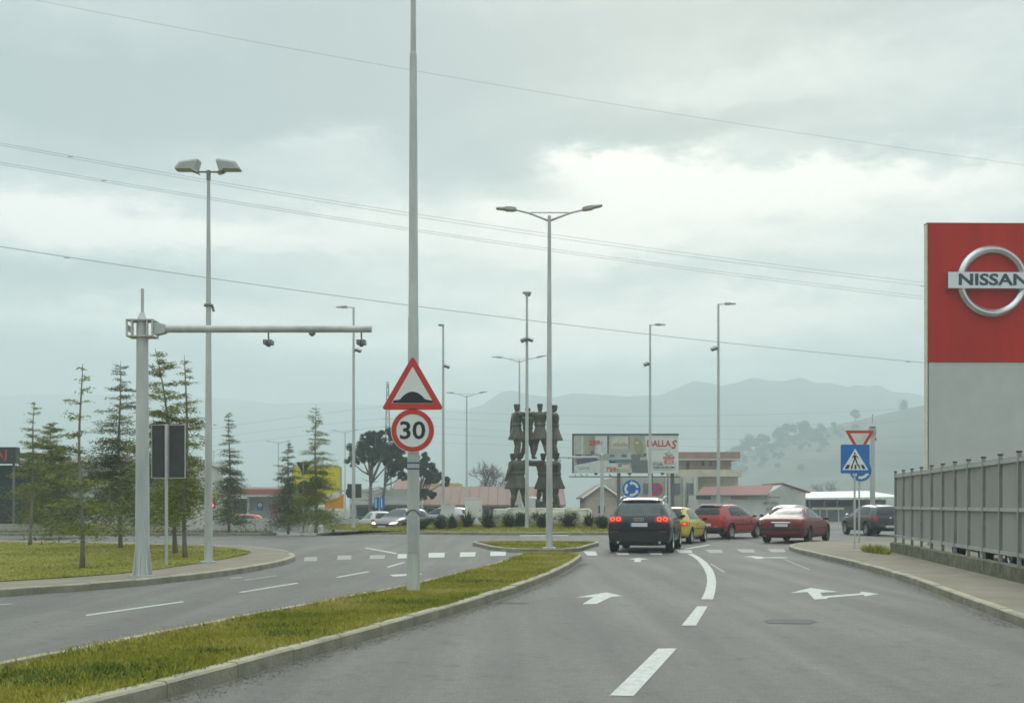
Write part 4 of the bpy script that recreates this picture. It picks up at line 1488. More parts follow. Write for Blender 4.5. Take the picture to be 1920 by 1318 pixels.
# signs seen from behind
b = gp(312, 1060, K); D = b.y
t = sign_post(b, h_of(0, 795, D) - K, 'tall dark sign board of two panels seen from behind, beside the camera gantry', 0.036)
for x0, x1 in ((285, 311), (317, 346)):
    m = MB()
    zl, zh = h_of(0, 895, D) - K, h_of(0, 797, D) - K
    m.bx((u(x0 - 313), 0.04, zl), (u(x1 - 313), 0.055, zh))
    pl = m.build('sign_panel', sign_back, t)
    m = MB()
    w_ = 0.018
    a_, c_ = u(x0 - 313), u(x1 - 313)
    m.bx((a_ - w_, 0.035, zl - w_), (a_, 0.06, zh + w_)); m.bx((c_, 0.035, zl - w_), (c_ + w_, 0.06, zh + w_))
    m.bx((a_, 0.035, zl - w_), (c_, 0.06, zl)); m.bx((a_, 0.035, zh), (c_, 0.06, zh + w_))
    m.build('panel_frame', lamp_body, pl)
b = gp(569, 997, K); D = b.y
t = sign_post(b, h_of(0, 864, D) - K, 'grey backs of a triangle and a disc sign on one post before the yellow board', 0.035)
s = u(29)
MB().plate(tri_pts(s, False, 0.03), (0, 0.05, h_of(0, 866, D) - K - s * 0.29), 0, 0.02).build('triangle_back', sign_back, t)
o = (u(0.5), 0.05, h_of(0, 914, D) - K)
pl = MB().plate(circ(u(12.5), 28), o, 0, 0.02).build('round_back', sign_back, t)
m = MB(); ring_fs(m, u(13.6), u(12.5), o, -0.003, 0.022); m.build('rim', lamp_body, pl)
D = 66.0
p = at(663, HY, D)
t = sign_post((p.x, D, hgt(p.x, D)), h_of(0, 904, D) - hgt(p.x, D), 'dark backs of a square and a round sign behind the leftmost tall mast', 0.035)
oz = lambda py: h_of(0, py, D) - hgt(p.x, D)
MB().bx((u(-12), 0.05, oz(933)), (u(14.5), 0.07, oz(907))).build('square_back', sign_back, t)
MB().plate(circ(u(11.5), 28), (u(-3.5), 0.03, oz(923)), 0, 0.018).build('round_back', sign_back, t)
D = 72.0
p = at(711, HY, D)
t = sign_post((p.x, D, hgt(p.x, D)), h_of(0, 934, D) - hgt(p.x, D), 'pair of small blue direction boards with white strokes behind the parked cars', 0.04)
for x0, x1 in ((702, 711), (712.5, 721.5)):
    pl = MB().bx((u(x0 - 711), -0.06, oz(953)), (u(x1 - 711), -0.04, oz(932))).build('direction_board', sign_blue, t)
    xm = u((x0 + x1) / 2 - 711 - 1.5)
    MB().bx((xm - 0.025, -0.066, oz(951)), (xm + 0.03, -0.062, oz(934))).build('white_stroke', sign_white, pl)

# bollards, cabinets
boll = None
for px, lb in ((583, 'short pale concrete post under the tall spiky cedar'), (602, 'short pale concrete post next to the leftmost edge of the roundabout kerb')):
    b = gp(px, 998, K)
    t = thing('bollard', lb, 'bollard', b, 0, 'short pale posts at the verge corner')
    m = MB(); m.box((0, 0, 0.14), (0.2, 0.2, 0.34)); m.add([(-.1, -.1, .31), (.1, -.1, .31), (.1, .1, .31), (-.1, .1, .31), (0, 0, .37)], [(0, 1, 4), (1, 2, 4), (2, 3, 4), (3, 0, 4)])
    m.build('shaft', white_paint, t)
cab_mat = pm('cabinet_grey_white', (0.68, 0.69, 0.65), 0.6, 0, 0.07, 1.5)
for x0, x1, y0, d, lb in ((871.5, 904.5, 933, 58, 'large white utility cabinet with overhanging lid near the boulders'), (827, 853, 947, 57, 'smaller white utility cabinet at the foot of a mast')):
    p = at((x0 + x1) / 2, HY, d)
    w_ = (x1 - x0) / F * d
    z0 = mound_z(p.x, d)
    h = h_of(0, y0, d) - z0
    t = thing('utility_cabinet', lb, 'cabinet', (p.x, d, z0), 0, 'white cabinets on the roundabout')
    MB().bx((-w_ / 2 + 0.02, -0.25, -0.1), (w_ / 2 - 0.02, 0.25, h - 0.06)).build('housing', cab_mat, t)
    MB().bx((-w_ / 2, -0.28, h - 0.055), (w_ / 2, 0.28, h)).build('lid', pm('cabinet_lid', (0.75, 0.76, 0.72), 0.6), t)
    m = MB(); m.bx((-w_ / 2 + 0.06, -0.258, 0.08), (w_ / 2 - 0.06, -0.252, h - 0.12)); dd = m.build('door', cab_mat, t)
    MB().bx((w_ / 2 - 0.14, -0.275, h * 0.5), (w_ / 2 - 0.11, -0.262, h * 0.5 + 0.12)).build('handle', trim_black, dd)


# ------------------------------------------------------------------ bronze monument: dancers standing on each other's shoulders
bronze = pm('dark_bronze', (0.038, 0.033, 0.028), 0.42, 0.3, 0.4, 1.6, 0.35, 14, col2=(0.14, 0.12, 0.092))
bronze_green = pm('greened_bronze', (0.030, 0.032, 0.026), 0.45, 0.3, 0.4, 1.6, 0.35, 14, col2=(0.10, 0.10, 0.075))
limestone = pm('limestone', (0.40, 0.38, 0.30), 0.9, 0, 0.3, 1.4, 0.9, 7, col2=(0.72, 0.70, 0.61))


def baked(o, *mods):
    for m_, kw in mods:
        md = o.modifiers.new('m', m_)
        for k, v in kw.items():
            setattr(md, k, v)
    dg = bpy.context.evaluated_depsgraph_get()
    me = bpy.data.meshes.new_from_object(o.evaluated_get(dg))
    o.modifiers.clear()
    old = o.data
    o.data = me
    bpy.data.meshes.remove(old)
    return o


def dancer(root, pos, H, yaw, arms, feet, seed, mat, turn=0.0):
    """one figure in tunic, pleated skirt and flat cap; arms = [(shoulder azimuth, lift, elbow bend)], feet = two (x, y, lift)"""
    mb = MB()

    def ring(z, rx, ry, pl=0.0, n=42, cx=0.0, cy=0.0):
        out = []
        if z < 0.84 and n == 42:
            rx, ry = rx * (1.06 if z < .58 else 1.16), ry * 1.2
        for k in range(n):
            a = 2 * math.pi * k / n
            f = 1 + pl * math.cos(14 * a + seed)
            out.append((cx + rx * f * math.cos(a), cy + ry * f * math.sin(a), z))
        return out

    def loft(rings):
        n = len(rings[0])
        vs = [p for r in rings for p in r]
        fs = [(i * n + k, i * n + (k + 1) % n, (i + 1) * n + (k + 1) % n, (i + 1) * n + k) for i in range(len(rings) - 1) for k in range(n)]
        fs += [tuple(range(n - 1, -1, -1)), tuple((len(rings) - 1) * n + k for k in range(n))]
        mb.add([(x * H, y * H, z * H) for x, y, z in vs], fs)
    loft([ring(.335, .158, .130, .09), ring(.35, .154, .126, .11), ring(.41, .132, .106, .095), ring(.48, .108, .086, .06), ring(.56, .088, .068, .015), ring(.60, .082, .062)])
    loft([ring(.575, .085, .066), ring(.595, .093, .073), ring(.62, .093, .073), ring(.632, .086, .066)])
    loft([ring(.60, .082, .062), ring(.66, .092, .066), ring(.74, .112, .074), ring(.79, .122, .07), ring(.825, .108, .055), ring(.845, .06, .04)])
    loft([ring(.83, .036, .036, 0, 20), ring(.885, .034, .036, 0, 20)])
    loft([ring(.868, .028, .034, 0, 20, 0, -.008), ring(.88, .040, .046, 0, 20, 0, -.006), ring(.91, .047, .054, 0, 20), ring(.94, .048, .055, 0, 20), ring(.955, .046, .052, 0, 20)])
    loft([ring(.948, .053, .058, 0, 20), ring(.957, .056, .061, 0, 20), ring(.985, .055, .059, 0, 20), ring(.992, .048, .053, 0, 20)])
    mb.add([(x * H, y * H, z * H) for x, y, z in ((-.010, -.05, .90), (.010, -.05, .90), (0, -.072, .903), (0, -.048, .93))], [(0, 1, 2), (1, 3, 2), (3, 0, 2), (0, 3, 1)])
    for s, (az, lift, bend) in zip((-1, 1), arms):
        sh = Vector((s * .108, 0, .805))
        d = Vector((s * math.cos(az) * math.cos(lift), math.sin(az) * math.cos(lift), math.sin(lift)))
        el = sh + d * .165
        d2 = (d + Vector((-s * .5 * bend, -.25 * bend, .35 * bend - 0.05))).normalized()
        hand = el + d2 * .15
        tip = hand + d2 * .055
        mb.tube([p * H for p in (sh - d * .02, sh.lerp(el, .5), el, el.lerp(hand, .5), hand)], [.052 * H, .050 * H, .042 * H, .036 * H, .026 * H], 12)
        mb.tube([p * H for p in (hand - d2 * .01, hand + d2 * .02, tip)], [.022 * H, .026 * H, .014 * H], 10)
    for s, (fx, fy, fz) in zip((-1, 1), feet):
        hip = Vector((s * .045, 0, .42))
        an = Vector((fx, fy, .035 + fz))
        kn = hip.lerp(an, .52) + Vector((0, -.03, 0))
        mb.tube([p * H for p in (hip, hip.lerp(kn, .5), kn, kn.lerp(an, .35), an)], [.062 * H, .057 * H, .046 * H, .050 * H, .031 * H], 14)
        toe = an + Vector((s * .03, -.085, -.02))
        mb.tube([p * H for p in (an + Vector((0, .025, -.012)), an.lerp(toe, .5), toe)], [.028 * H, .028 * H, .019 * H], 10)
    c, s_ = math.cos(yaw), math.sin(yaw)
    mb.v = [(pos[0] + x * c - y * s_, pos[1] + x * s_ + y * c, pos[2] + z) for x, y, z in mb.v]
    o = mb.build('dancer_figure', mat, root)
    baked(o, ('REMESH', dict(mode='VOXEL', voxel_size=0.026, use_smooth_shade=True)), ('SMOOTH', dict(factor=0.5, iterations=1)))
    return o


MD = 62.0
mb0 = at(1000, HY, MD)
rock_top = h_of(0, 950, MD)
mon = thing('bronze_monument', 'bronze monument of folk dancers in skirts standing on one another\'s shoulders', 'statue', (mb0.x, MD, rock_top))
mx = lambda px: (px - 1000) / F * MD
LOW, UP = 3.18, 3.14
zu = h_of(0, 859, MD) - rock_top
# lower ring
dancer(mon, (mx(973), -0.95, -0.02), LOW, R(180), [(0.55, -0.05, 0.5), (0.25, -1.15, 0.15)], [(-.115, 0, 0), (.115, 0.01, 0)], 1, bronze_green)
dancer(mon, (mx(962), 0.75, -0.02), LOW, R(70), [(-0.3, -1.25, 0.1), (0.2, -1.0, 0.3)], [(-.06, 0, 0), (.06, 0.03, 0)], 2, bronze)
dancer(mon, (mx(1019), 0.55, -0.02), LOW, R(-12), [(0.15, -0.02, 0.2), (1.0, -0.15, 0.9)], [(-.10, 0.05, 0.10), (.035, -0.02, 0)], 3, bronze)
dancer(mon, (mx(1043), -0.15, -0.02), LOW, R(-95), [(-0.2, -1.2, 0.1), (-0.5, -0.2, 0.5)], [(-.05, 0, 0), (.05, 0.04, 0)], 4, bronze_green)
# upper ring
dancer(mon, (mx(969), -0.35, zu), UP, R(115), [(0.2, -0.1, 0.4), (0.2, -1.2, 0.15)], [(-.09, 0.05, 0), (.12, -0.03, 0)], 6, bronze)
dancer(mon, (mx(990), 0.85, zu), UP * 0.96, R(20), [(1.0, -0.15, 0.9), (0.9, -0.15, 0.9)], [(-.12, 0.02, 0), (.12, 0, 0)], 7, bronze)
dancer(mon, (mx(1012), -0.55, zu), UP, R(176), [(1.0, -0.12, 0.9), (0.45, -0.08, 0.5)], [(-.15, 0.02, 0), (.12, 0, 0)], 8, bronze)
dancer(mon, (mx(1040), 0.25, zu), UP, R(-85), [(-0.3, -1.15, 0.1), (-0.5, -0.15, 0.5)], [(-.10, 0.0, 0), (.11, 0.03, 0)], 9, bronze)

# boulders under the monument
pl_root = thing('rock_plinth', 'long low row of pale limestone boulders under the bronze monument', 'rocks', (mb0.x, MD, mound_z(mb0.x, MD)))
r0 = np.random.default_rng(21)
for x0, x1, yo_, hh in ((926, 958, 0.0, 0.93), (952, 1010, -0.15, 1.0), (1004, 1062, -0.1, 0.98), (1056, 1088, 0.05, 0.97), (1080, 1106, -0.1, 0.93), (960, 1030, 1.3, 0.98), (1025, 1075, 1.5, 0.95), (985, 1050, 2.6, 0.9)):
    w_ = (x1 - x0) / F * MD
    h = (rock_top - pl_root.location.z) * hh + 0.1
    bm = bmesh.new()
    bmesh.ops.create_icosphere(bm, subdivisions=4, radius=1)
    ph = r0.uniform(0, 6.28, 9)
    for v in bm.verts:
        c = v.co.copy()
        q = Vector([math.copysign(abs(a) ** 0.42, a) for a in c])
        n_ = 0.05 * math.sin(c.x * 5 + ph[0] + 2 * math.sin(c.z * 3 + ph[1])) + 0.035 * math.sin(c.y * 9 + c.z * 7 + ph[2]) + 0.02 * math.sin(c.x * 17 + c.z * 13 + ph[3])
        q *= 1 + n_
        v.co = Vector((q.x * w_ * 0.56, q.y * 0.95, (q.z if q.z < 0.9 else 0.9 + (q.z - 0.9) * 0.4) * h * 0.53 + h * 0.45))
        v.co += Vector((mx((x0 + x1) / 2), yo_, -0.08))
    me = bpy.data.meshes.new('boulder'); bm.to_mesh(me); bm.free()
    me.materials.append(limestone)
    me.polygons.foreach_set('use_smooth', [True] * len(me.polygons))
    link('boulder', me, pl_root)


# ------------------------------------------------------------------ vehicles (local: +y forward, origin on the ground under the middle)
PROF = {
    'hatch': [(0, .30, .80, .50, .70, .56), (.012, .22, .90, .60, .73, .68), (.035, .17, .955, .64, .68, .82), (.07, .15, .975, .645, .655, .93), (.13, .15, .99, .645, .66, .98), (.30, .14, 1, .64, .67, 1.0), (.45, .14, 1, .63, .66, 1.0), (.56, .14, 1, .62, .645, .965), (.64, .14, 1, .615, .65, .86), (.73, .14, .995, .605, .74, .675), (.80, .14, .99, .585, .78, .63), (.92, .15, .94, .53, .72, .565), (.975, .18, .86, .46, .62, .50), (1, .28, .74, .38, .55, .42)],
    'suv': [(0, .21, .84, .50, .72, .535), (.01, .15, .93, .60, .78, .63), (.03, .135, .97, .615, .74, .70), (.065, .13, .985, .615, .69, .86), (.105, .13, .99, .61, .665, .945), (.17, .135, 1, .61, .665, .98), (.3, .135, 1, .605, .67, 1.0), (.45, .135, 1, .60, .67, 1.0), (.57, .135, 1, .595, .65, .965), (.66, .135, 1, .59, .66, .84), (.745, .135, .995, .58, .76, .67), (.82, .17, .99, .57, .80, .63), (.93, .18, .95, .52, .74, .57), (.98, .22, .87, .45, .64, .49), (1, .32, .78, .38, .55, .42)],
    'coupe': [(0, .27, .82, .50, .72, .56), (.012, .19, .92, .61, .78, .66), (.045, .16, .96, .665, .80, .70), (.12, .14, .985, .67, .77, .73), (.19, .14, .99, .67, .68, .83), (.28, .13, 1, .665, .625, .945), (.38, .13, 1, .66, .61, .995), (.48, .13, 1, .645, .61, .995), (.57, .13, 1, .635, .62, .93), (.67, .13, 1, .625, .68, .765), (.73, .13, .995, .61, .77, .67), (.82, .13, .98, .575, .80, .615), (.92, .14, .93, .51, .72, .54), (.975, .17, .85, .44, .62, .47), (1, .26, .72, .36, .55, .40)],
}


class Car:
    def __init__(self, name, label, prof, L, W, H, paint, rear=None, loc=None, heading=0.0, wheel_r=0.31, wb=(0.19, 0.79), group=None, front=False, wheel_mat=None, track=0.86):
        """rear (or loc for the middle) = ground point; heading in degrees, 0 looks away from the camera, negative turns right"""
        self.L, self.W, self.H = L, W, H
        th = R(heading)
        fw = Vector((-math.sin(th), math.cos(th), 0))
        c = Vector(rear) + fw * (L / 2) if rear is not None else Vector(loc)
        if c.y > 52:
            c.z += hgt(c.x, c.y)
        self.root = thing(name, label, 'car', c, th, group)
        self.paint = paint
        rows = []
        for u_, zb, w, zs, wr, zt in PROF[prof]:
            y = (u_ - 0.5) * L
            hw = W / 2
            cab = zt - zs > 0.10
            p5 = zs + (zt - zs) * (0.88 if cab else 0.75)
            pts = [(0, zb), (.78 * w, zb), (.95 * w, zb + .05), (w, zb + (zs - zb) * .48), (w * .985, zs - .06), (w * .955, zs), (wr, p5), (wr * .62, zt - .004), (0, zt)]
            rows.append([Vector((a * hw, y, b * H)) for a, b in pts])
        mb = MB()
        n = len(rows[0])
        m_ = 2 * n - 2
        for r_ in rows:
            full = r_ + [Vector((-p.x, p.y, p.z)) for p in reversed(r_[1:-1])]
            mb.v += [tuple(p) for p in full]
        for i in range(len(rows) - 1):
            for k in range(m_):
                mb.f.append((i * m_ + k, i * m_ + (k + 1) % m_, (i + 1) * m_ + (k + 1) % m_, (i + 1) * m_ + k)); mb.m.append(0)
        for base in (0, (len(rows) - 1) * m_):
            for k in range(n - 1):
                a, b = base + k, base + k + 1
                c_, d_ = base + (m_ - k - 1) % m_ if k + 1 < n - 1 else base + n - 1, base + (m_ - k) % m_
                q = []
                for i in (a, b, c_, d_):
                    if i not in q:
                        q.append(i)
                if len(q) > 2:
                    mb.f.append(tuple(q)); mb.m.append(0)
        body = mb.build('body', [paint, trim_black], self.root, smooth=True)
        baked(body, ('SUBSURF', dict(levels=3, render_levels=3, subdivision_type='CATMULL_CLARK')))
        bm = bmesh.new(); bm.from_mesh(body.data)
        self.bvh = BVHTree.FromBMesh(bm); bm.free()
        # wheel wells
        self.wy = [(wb[0] - 0.5) * L, (wb[1] - 0.5) * L]
        self.wr_ = wheel_r
        cut = MB()
        for y in self.wy:
            for s in (-1, 1):
                vs, fs = [], []
                nn = 28
                for x in (s * (W / 2 - 0.27), s * (W / 2 + 0.2)):
                    for k in range(nn):
                        a = 2 * math.pi * k / nn
                        vs.append((x, y + (wheel_r + 0.055) * math.cos(a), wheel_r + 0.02 + (wheel_r + 0.055) * math.sin(a)))
                for k in range(nn):
                    fs.append((k, (k + 1) % nn, nn + (k + 1) % nn, nn + k))
                fs += [tuple(range(nn - 1, -1, -1)), tuple(range(nn, 2 * nn))]
                cut.add(vs, fs, 1)
        co = cut.build('cutter', [paint, trim_black])
        co.location = (0, 0, 0)
        co.parent = self.root
        bpy.context.view_layer.update()
        baked(body, ('BOOLEAN', dict(operation='DIFFERENCE', object=co, solver='EXACT')))
        bpy.data.objects.remove(co)
        try:
            body.data.set_sharp_from_angle(angle=R(38))
        except Exception:
            pass
        self.body = body
        # wheels
        proto = None
        for y in self.wy:
            for s in (1, -1):
                x = s * (W / 2 * 0.985 - 0.10)
                if proto is None:
                    m = MB(); r_ = wheel_r
                    tw = 1.35 if r_ > 0.34 else 1.0
                    m.lathe([(r_ * .62, -.09 * tw), (r_ * .93, -.10 * tw), (r_ * .99, -.075 * tw), (r_, -.03), (r_, .03), (r_ * .99, .075), (r_ * .93, .10), (r_ * .62, .09)], 28, mi=0, axis='X')
                    w_ = m.build('wheel', rubber, self.root, smooth=True, auto=50)
                    m = MB()
                    m.lathe([(0.0, .055), (r_ * .16, .06), (r_ * .17, .04)], 14, axis='X')
                    m.lathe([(r_ * .56, .04), (r_ * .60, .085), (r_ * .66, .092), (r_ * .68, .07)], 28, axis='X')
                    for k in range(7):
                        a = 2 * math.pi * k / 7
                        ca, sa = math.cos(a), math.sin(a)
                        m.prism([(r_ * .10, -r_ * .07), (r_ * .62, -r_ * .10), (r_ * .62, r_ * .10), (r_ * .10, r_ * .07)], lambda p, q, d, ca=ca, sa=sa: (d, ca * p - sa * q, sa * p + ca * q), 0.035, 0.066)
                    rim = m.build('rim', wheel_mat or alloy, w_)
                    m = MB(); m.lathe([(0, .02), (r_ * .64, .025)], 24, axis='X'); bd = m.build('brake_disc', galv_dark, w_)
                    proto = (w_.data, rim.data, bd.data)
                    ob = w_
                else:
                    ob = link('wheel', proto[0], self.root)
                    link('rim', proto[1], ob); link('brake_disc', proto[2], ob)
                ob.location = (x, y, wheel_r)
                if s < 0:
                    ob.rotation_euler = (0, 0, math.pi)

    def patch(self, name, poly, axis, mat, eps=0.006, parent=None, thick=0.012, rnd=0.0, fine=0.10):
        """a fitted panel: a 2-d outline laid onto the body from the rear, front, right or left"""
        if rnd:
            poly = rpoly(poly, rnd)
        mp = {'rear': lambda a, b: (Vector((a, -9, b)), Vector((0, 1, 0))), 'front': lambda a, b: (Vector((a, 9, b)), Vector((0, -1, 0))),
              'right': lambda a, b: (Vector((9, a, b)), Vector((-1, 0, 0))), 'left': lambda a, b: (Vector((-9, a, b)), Vector((1, 0, 0)))}[axis]
        bm = bmesh.new()
        vs = [bm.verts.new((a, b, 0)) for a, b in poly]
        for t in tessellate_polygon([[Vector((a, b, 0)) for a, b in poly]]):
            try:
                bm.faces.new([vs[i] for i in t])
            except ValueError:
                pass
        for _ in range(5):
            ed = [e for e in bm.edges if e.calc_length() > fine]
            if not ed:
                break
            bmesh.ops.subdivide_edges(bm, edges=ed, cuts=1)
            bmesh.ops.triangulate(bm, faces=bm.faces)
        for v in bm.verts:
            o, d = mp(v.co.x, v.co.y)
            h, nrm, _, _ = self.bvh.ray_cast(o, d)
            if h is None:
                h, nrm, _, _ = self.bvh.find_nearest(o + d * 8)
            v.co = h - d * eps * 0.5 + nrm * eps * 0.5
        bmesh.ops.recalc_face_normals(bm, faces=bm.faces)
        c = sum((f.normal for f in bm.faces), Vector())
        d = mp(0, 0)[1]
        if c.dot(d) > 0:
            bmesh.ops.reverse_faces(bm, faces=bm.faces)
        if thick:
            top = list(bm.faces)
            r_ = bmesh.ops.extrude_face_region(bm, geom=top, use_keep_orig=True)
            nv = {g for g in r_['geom'] if isinstance(g, bmesh.types.BMVert)}
            # the kept faces become the underside
            for v in nv:
                pass
            for v in [v for v in bm.verts if v not in nv]:
                v.co += d * thick
            bmesh.ops.recalc_face_normals(bm, faces=bm.faces)
        me = bpy.data.meshes.new(name); bm.to_mesh(me); bm.free()
        me.materials.append(mat)
        return link(name, me, parent or self.root)

    def hp(self, u_, f):
        return ((u_ - 0.5) * self.L, f * self.H)

    def side(self, name, pts, mat, eps=0.006, rnd=0.0, which=('right', 'left'), thick=0.012):
        return [self.patch(name, [self.hp(a, b) for a, b in pts], w, mat, eps, None, thick, rnd) for w in which]

    def rear(self, name, pts, mat, eps=0.006, rnd=0.0, axis='rear', thick=0.012, parent=None):
        return self.patch(name, [(a * self.W / 2, b * self.H) for a, b in pts], axis, mat, eps, parent, thick, rnd)

    def mirrors(self, u_, f, mat):
        y, z = self.hp(u_, f)
        for s in (-1, 1):
            m = MB()
            sec = []
            for dy, k in ((-0.05, 0.85), (0.0, 1.0), (0.06, 0.9), (0.10, 0.5)):
                sec.append([(s * (self.W / 2 + 0.075) + 0.095 * k * math.cos(a), y + dy, z + 0.035 + 0.065 * k * math.sin(a)) for a in (2 * math.pi * i / 10 for i in range(10))])
            vs = [p for q in sec for p in q]
            fs = [(i * 10 + k, i * 10 + (k + 1) % 10, (i + 1) * 10 + (k + 1) % 10, (i + 1) * 10 + k) for i in range(3) for k in range(10)] + [tuple(range(10)), tuple(range(30, 40))]
            m.add(vs, fs)
            m.tube([(s * self.W * 0.44, y + 0.05, z - 0.03), (s * (self.W / 2 + 0.05), y + 0.02, z + 0.01)], 0.025, 6)
            m.build('wing_mirror', mat, self.root, smooth=True)

    def seams(self, us, f0, f1, mat=None):
        for a in us:
            self.side('door_seam', [(a, f0), (a + 0.0028, f0), (a + 0.0028, f1), (a, f1)], mat or trim_black, 0.003, thick=0)

    def handles(self, us, f):
        for a in us:
            self.side('door_handle', [(a, f), (a + .03, f), (a + .03, f + .022), (a, f + .022)], trim_black if self.paint.name == 'yellow_car_paint' else self.paint, 0.03, 0.005, thick=0.03)

    def plate(self, zf, w=0.52, h=0.11, x=0.0, axis='rear', eps=0.02):
        p = self.patch('number_plate', [(x - w / 2, zf * self.H - h / 2), (x + w / 2, zf * self.H - h / 2), (x + w / 2, zf * self.H + h / 2), (x - w / 2, zf * self.H + h / 2)], axis, plate_white, eps, None, 0.015, 0.0)
        self.patch('blue_band', [(x - w / 2, zf * self.H - h / 2), (x - w / 2 + 0.045, zf * self.H - h / 2), (x - w / 2 + 0.045, zf * self.H + h / 2), (x - w / 2, zf * self.H + h / 2)], axis, sign_blue, eps + 0.003, p, 0.0)

    def add_mb(self, name, mb, mat, **k):
        return mb.build(name, mat, self.root, **k)


def paint(name, col, metal=0.15, rough=0.3):
    return pm(name, col, rough, metal, 0.06, 1.2, coat=0.3)


# the dark off-road car, brake lights on
black_paint = paint('black_car_paint', (0.016, 0.017, 0.021), 0.3)
c = Car('suv_car', 'large black off-road car seen from behind with brake lights on, waiting at the roundabout', 'suv', 5.05, 1.97, 1.69, black_paint, rear=(3.79, 31.9, 0), heading=-13.0, wheel_r=0.365, wb=(0.185, 0.78))
c.rear('rear_window', [(-.66, .66), (.66, .66), (.57, .905), (-.57, .905)], pm('reflection_toned_glass', (0.07, 0.085, 0.085), 0.25, 0, 0.3, 2.5, spec=0.5), 0.006, 0.08)  # paler base colour stands in for the reflection in this window
c.rear('windscreen', [(-.72, .68), (.72, .68), (.58, .95), (-.58, .95)], car_glass, 0.006, 0.06, 'front')
c.side('side_window', [(.10, .67), (.125, .86), (.24, .925), (.275, .925), (.275, .665)], car_glass, rnd=0.05)
c.side('side_window', [(.285, .665), (.285, .928), (.44, .93), (.44, .66)], car_glass, rnd=0.03)
c.side('side_window', [(.45, .66), (.45, .93), (.54, .91), (.655, .80), (.72, .655)], car_glass, rnd=0.03)
c.rear('spoiler', [(-.60, .912), (.60, .912), (.57, .958), (-.57, .958)], black_paint, 0.09, 0.03, thick=0.09)
for s in (-1, 1):
    tl = c.rear('tail_light', [(s * .50, .555), (s * .90, .535), (s * .93, .645), (s * .84, .665), (s * .52, .645)], tail_on, 0.022, 0.03, thick=0.03)
    for x in (.62, .80):
        m = MB()
        o, d = Vector((s * x * c.W / 2, -9, .605 * c.H)), Vector((0, 1, 0))
        hh = c.bvh.ray_cast(o, d)[0] or Vector((s * x * c.W / 2, -c.L / 2, .605 * c.H))
        ring_fs(m, 0.072, 0.038, (hh.x, hh.y - 0.035, hh.z), 0.02, -0.012, n=20)
        m.build('lamp_ring', tail_core, tl)
c.rear('plate_recess', [(-.40, .455), (.40, .455), (.36, .555), (-.36, .555)], trim_black, 0.004, 0.03)
c.plate(.505)
m = MB()
yy = c.bvh.ray_cast(Vector((0, -9, .598 * c.H)), Vector((0, 1, 0)))[0].y
for x in (-.105, -.035, .035, .105):
    ring_fs(m, 0.048, 0.036, (x, yy - 0.012, .60 * c.H), 0.01, -0.006, n=24)
c.add_mb('ring_badge', m, chrome)
c.rear('bumper_crease', [(-.95, .425), (.95, .425), (.95, .45), (-.95, .45)], black_paint, 0.05, 0.01, thick=0.05)
c.rear('lower_bumper', [(-.90, .17), (.90, .17), (.92, .36), (-.92, .36)], trim_black, 0.02, 0.05, thick=0.03)
for s in (-1, 1):
    c.rear('reflector', [(s * .62, .375), (s * .86, .375), (s * .86, .405), (s * .62, .405)], tail_off, 0.02, 0.01, thick=0.02)
    m = MB(); m.tube([(s * .62, -c.L / 2 - .02, .33), (s * .62, -c.L / 2 + .3, .33)], 0.04, 10); c.add_mb('exhaust_pipe', m, chrome)
    m = MB(); m.tube([(s * .66, -1.75, 1.60), (s * .655, -1.55, 1.67), (s * .65, -.6, 1.715), (s * .63, .35, 1.69), (s * .62, .5, 1.62)], 0.018, 8); c.add_mb('roof_rail', m, pm('roof_rail_silver', (0.45, 0.46, 0.46), 0.4, 0.6), smooth=True)
m = MB(); m.tube([(-.02, -2.16, 1.20), (.42, -2.18, 1.195)], 0.012, 6); c.add_mb('rear_wiper', m, trim_black)
c.mirrors(.685, .62, black_paint)
c.seams((.27, .46, .70), .22, .60)
c.handles((.29, .48), .53)
c.side('sill_trim', [(.26, .185), (.70, .185), (.70, .235), (.26, .235)], chrome, 0.02, 0.01)

# yellow hatchback
yellow = paint('yellow_car_paint', (0.62, 0.47, 0.045), 0.0, 0.34)
c = Car('hatchback_car', 'small yellow three-door hatchback with a lit brake light, ahead of the black off-road car', 'hatch', 3.68, 1.60, 1.37, yellow, rear=(5.73, 39.3, 0), heading=-22, wheel_r=0.285, wb=(0.175, 0.82), group='cars entering the roundabout', wheel_mat=pm('white_wheel', (0.55, 0.56, 0.56), 0.35, 0.3))
c.rear('rear_window', [(-.70, .66), (.70, .66), (.60, .925), (-.60, .925)], car_glass, 0.006, 0.05)
c.rear('windscreen', [(-.72, .68), (.72, .68), (.58, .95), (-.58, .95)], car_glass, 0.006, 0.06, 'front')
c.side('side_window', [(.13, .665), (.16, .88), (.22, .92), (.36, .935), (.36, .655)], car_glass, rnd=0.04)
c.side('side_window', [(.375, .655), (.375, .935), (.53, .925), (.62, .83), (.71, .65)], car_glass, rnd=0.03)
for s in (-1, 1):
    tl = c.rear('tail_light', [(s * .62, .50), (s * .96, .49), (s * .95, .60), (s * .68, .595)], tail_on, 0.02, 0.03, thick=0.03)
    c.rear('brake_bulb', [(s * .70, .52), (s * .86, .52), (s * .86, .575), (s * .70, .575)], tail_core, 0.026, 0.02, thick=0.01, parent=tl)
c.plate(.42)
c.rear('lower_bumper', [(-.84, .16), (.84, .16), (.86, .215), (-.86, .215)], trim_black, 0.015, 0.02)
c.side('rub_strip', [(.25, .395), (.74, .395), (.74, .41), (.25, .41)], trim_black, 0.008)
c.seams((.37, .70), .20, .62)
c.handles((.385,), .52)
c.mirrors(.665, .64, trim_black)
c.rear('spoiler', [(-.60, .935), (.60, .935), (.58, .965), (-.58, .965)], yellow, 0.06, 0.02, thick=0.06)
m = MB(); m.tube([(0, -0.9, 1.34), (0.0, -1.15, 1.62)], 0.006, 5); c.add_mb('aerial', m, trim_black)

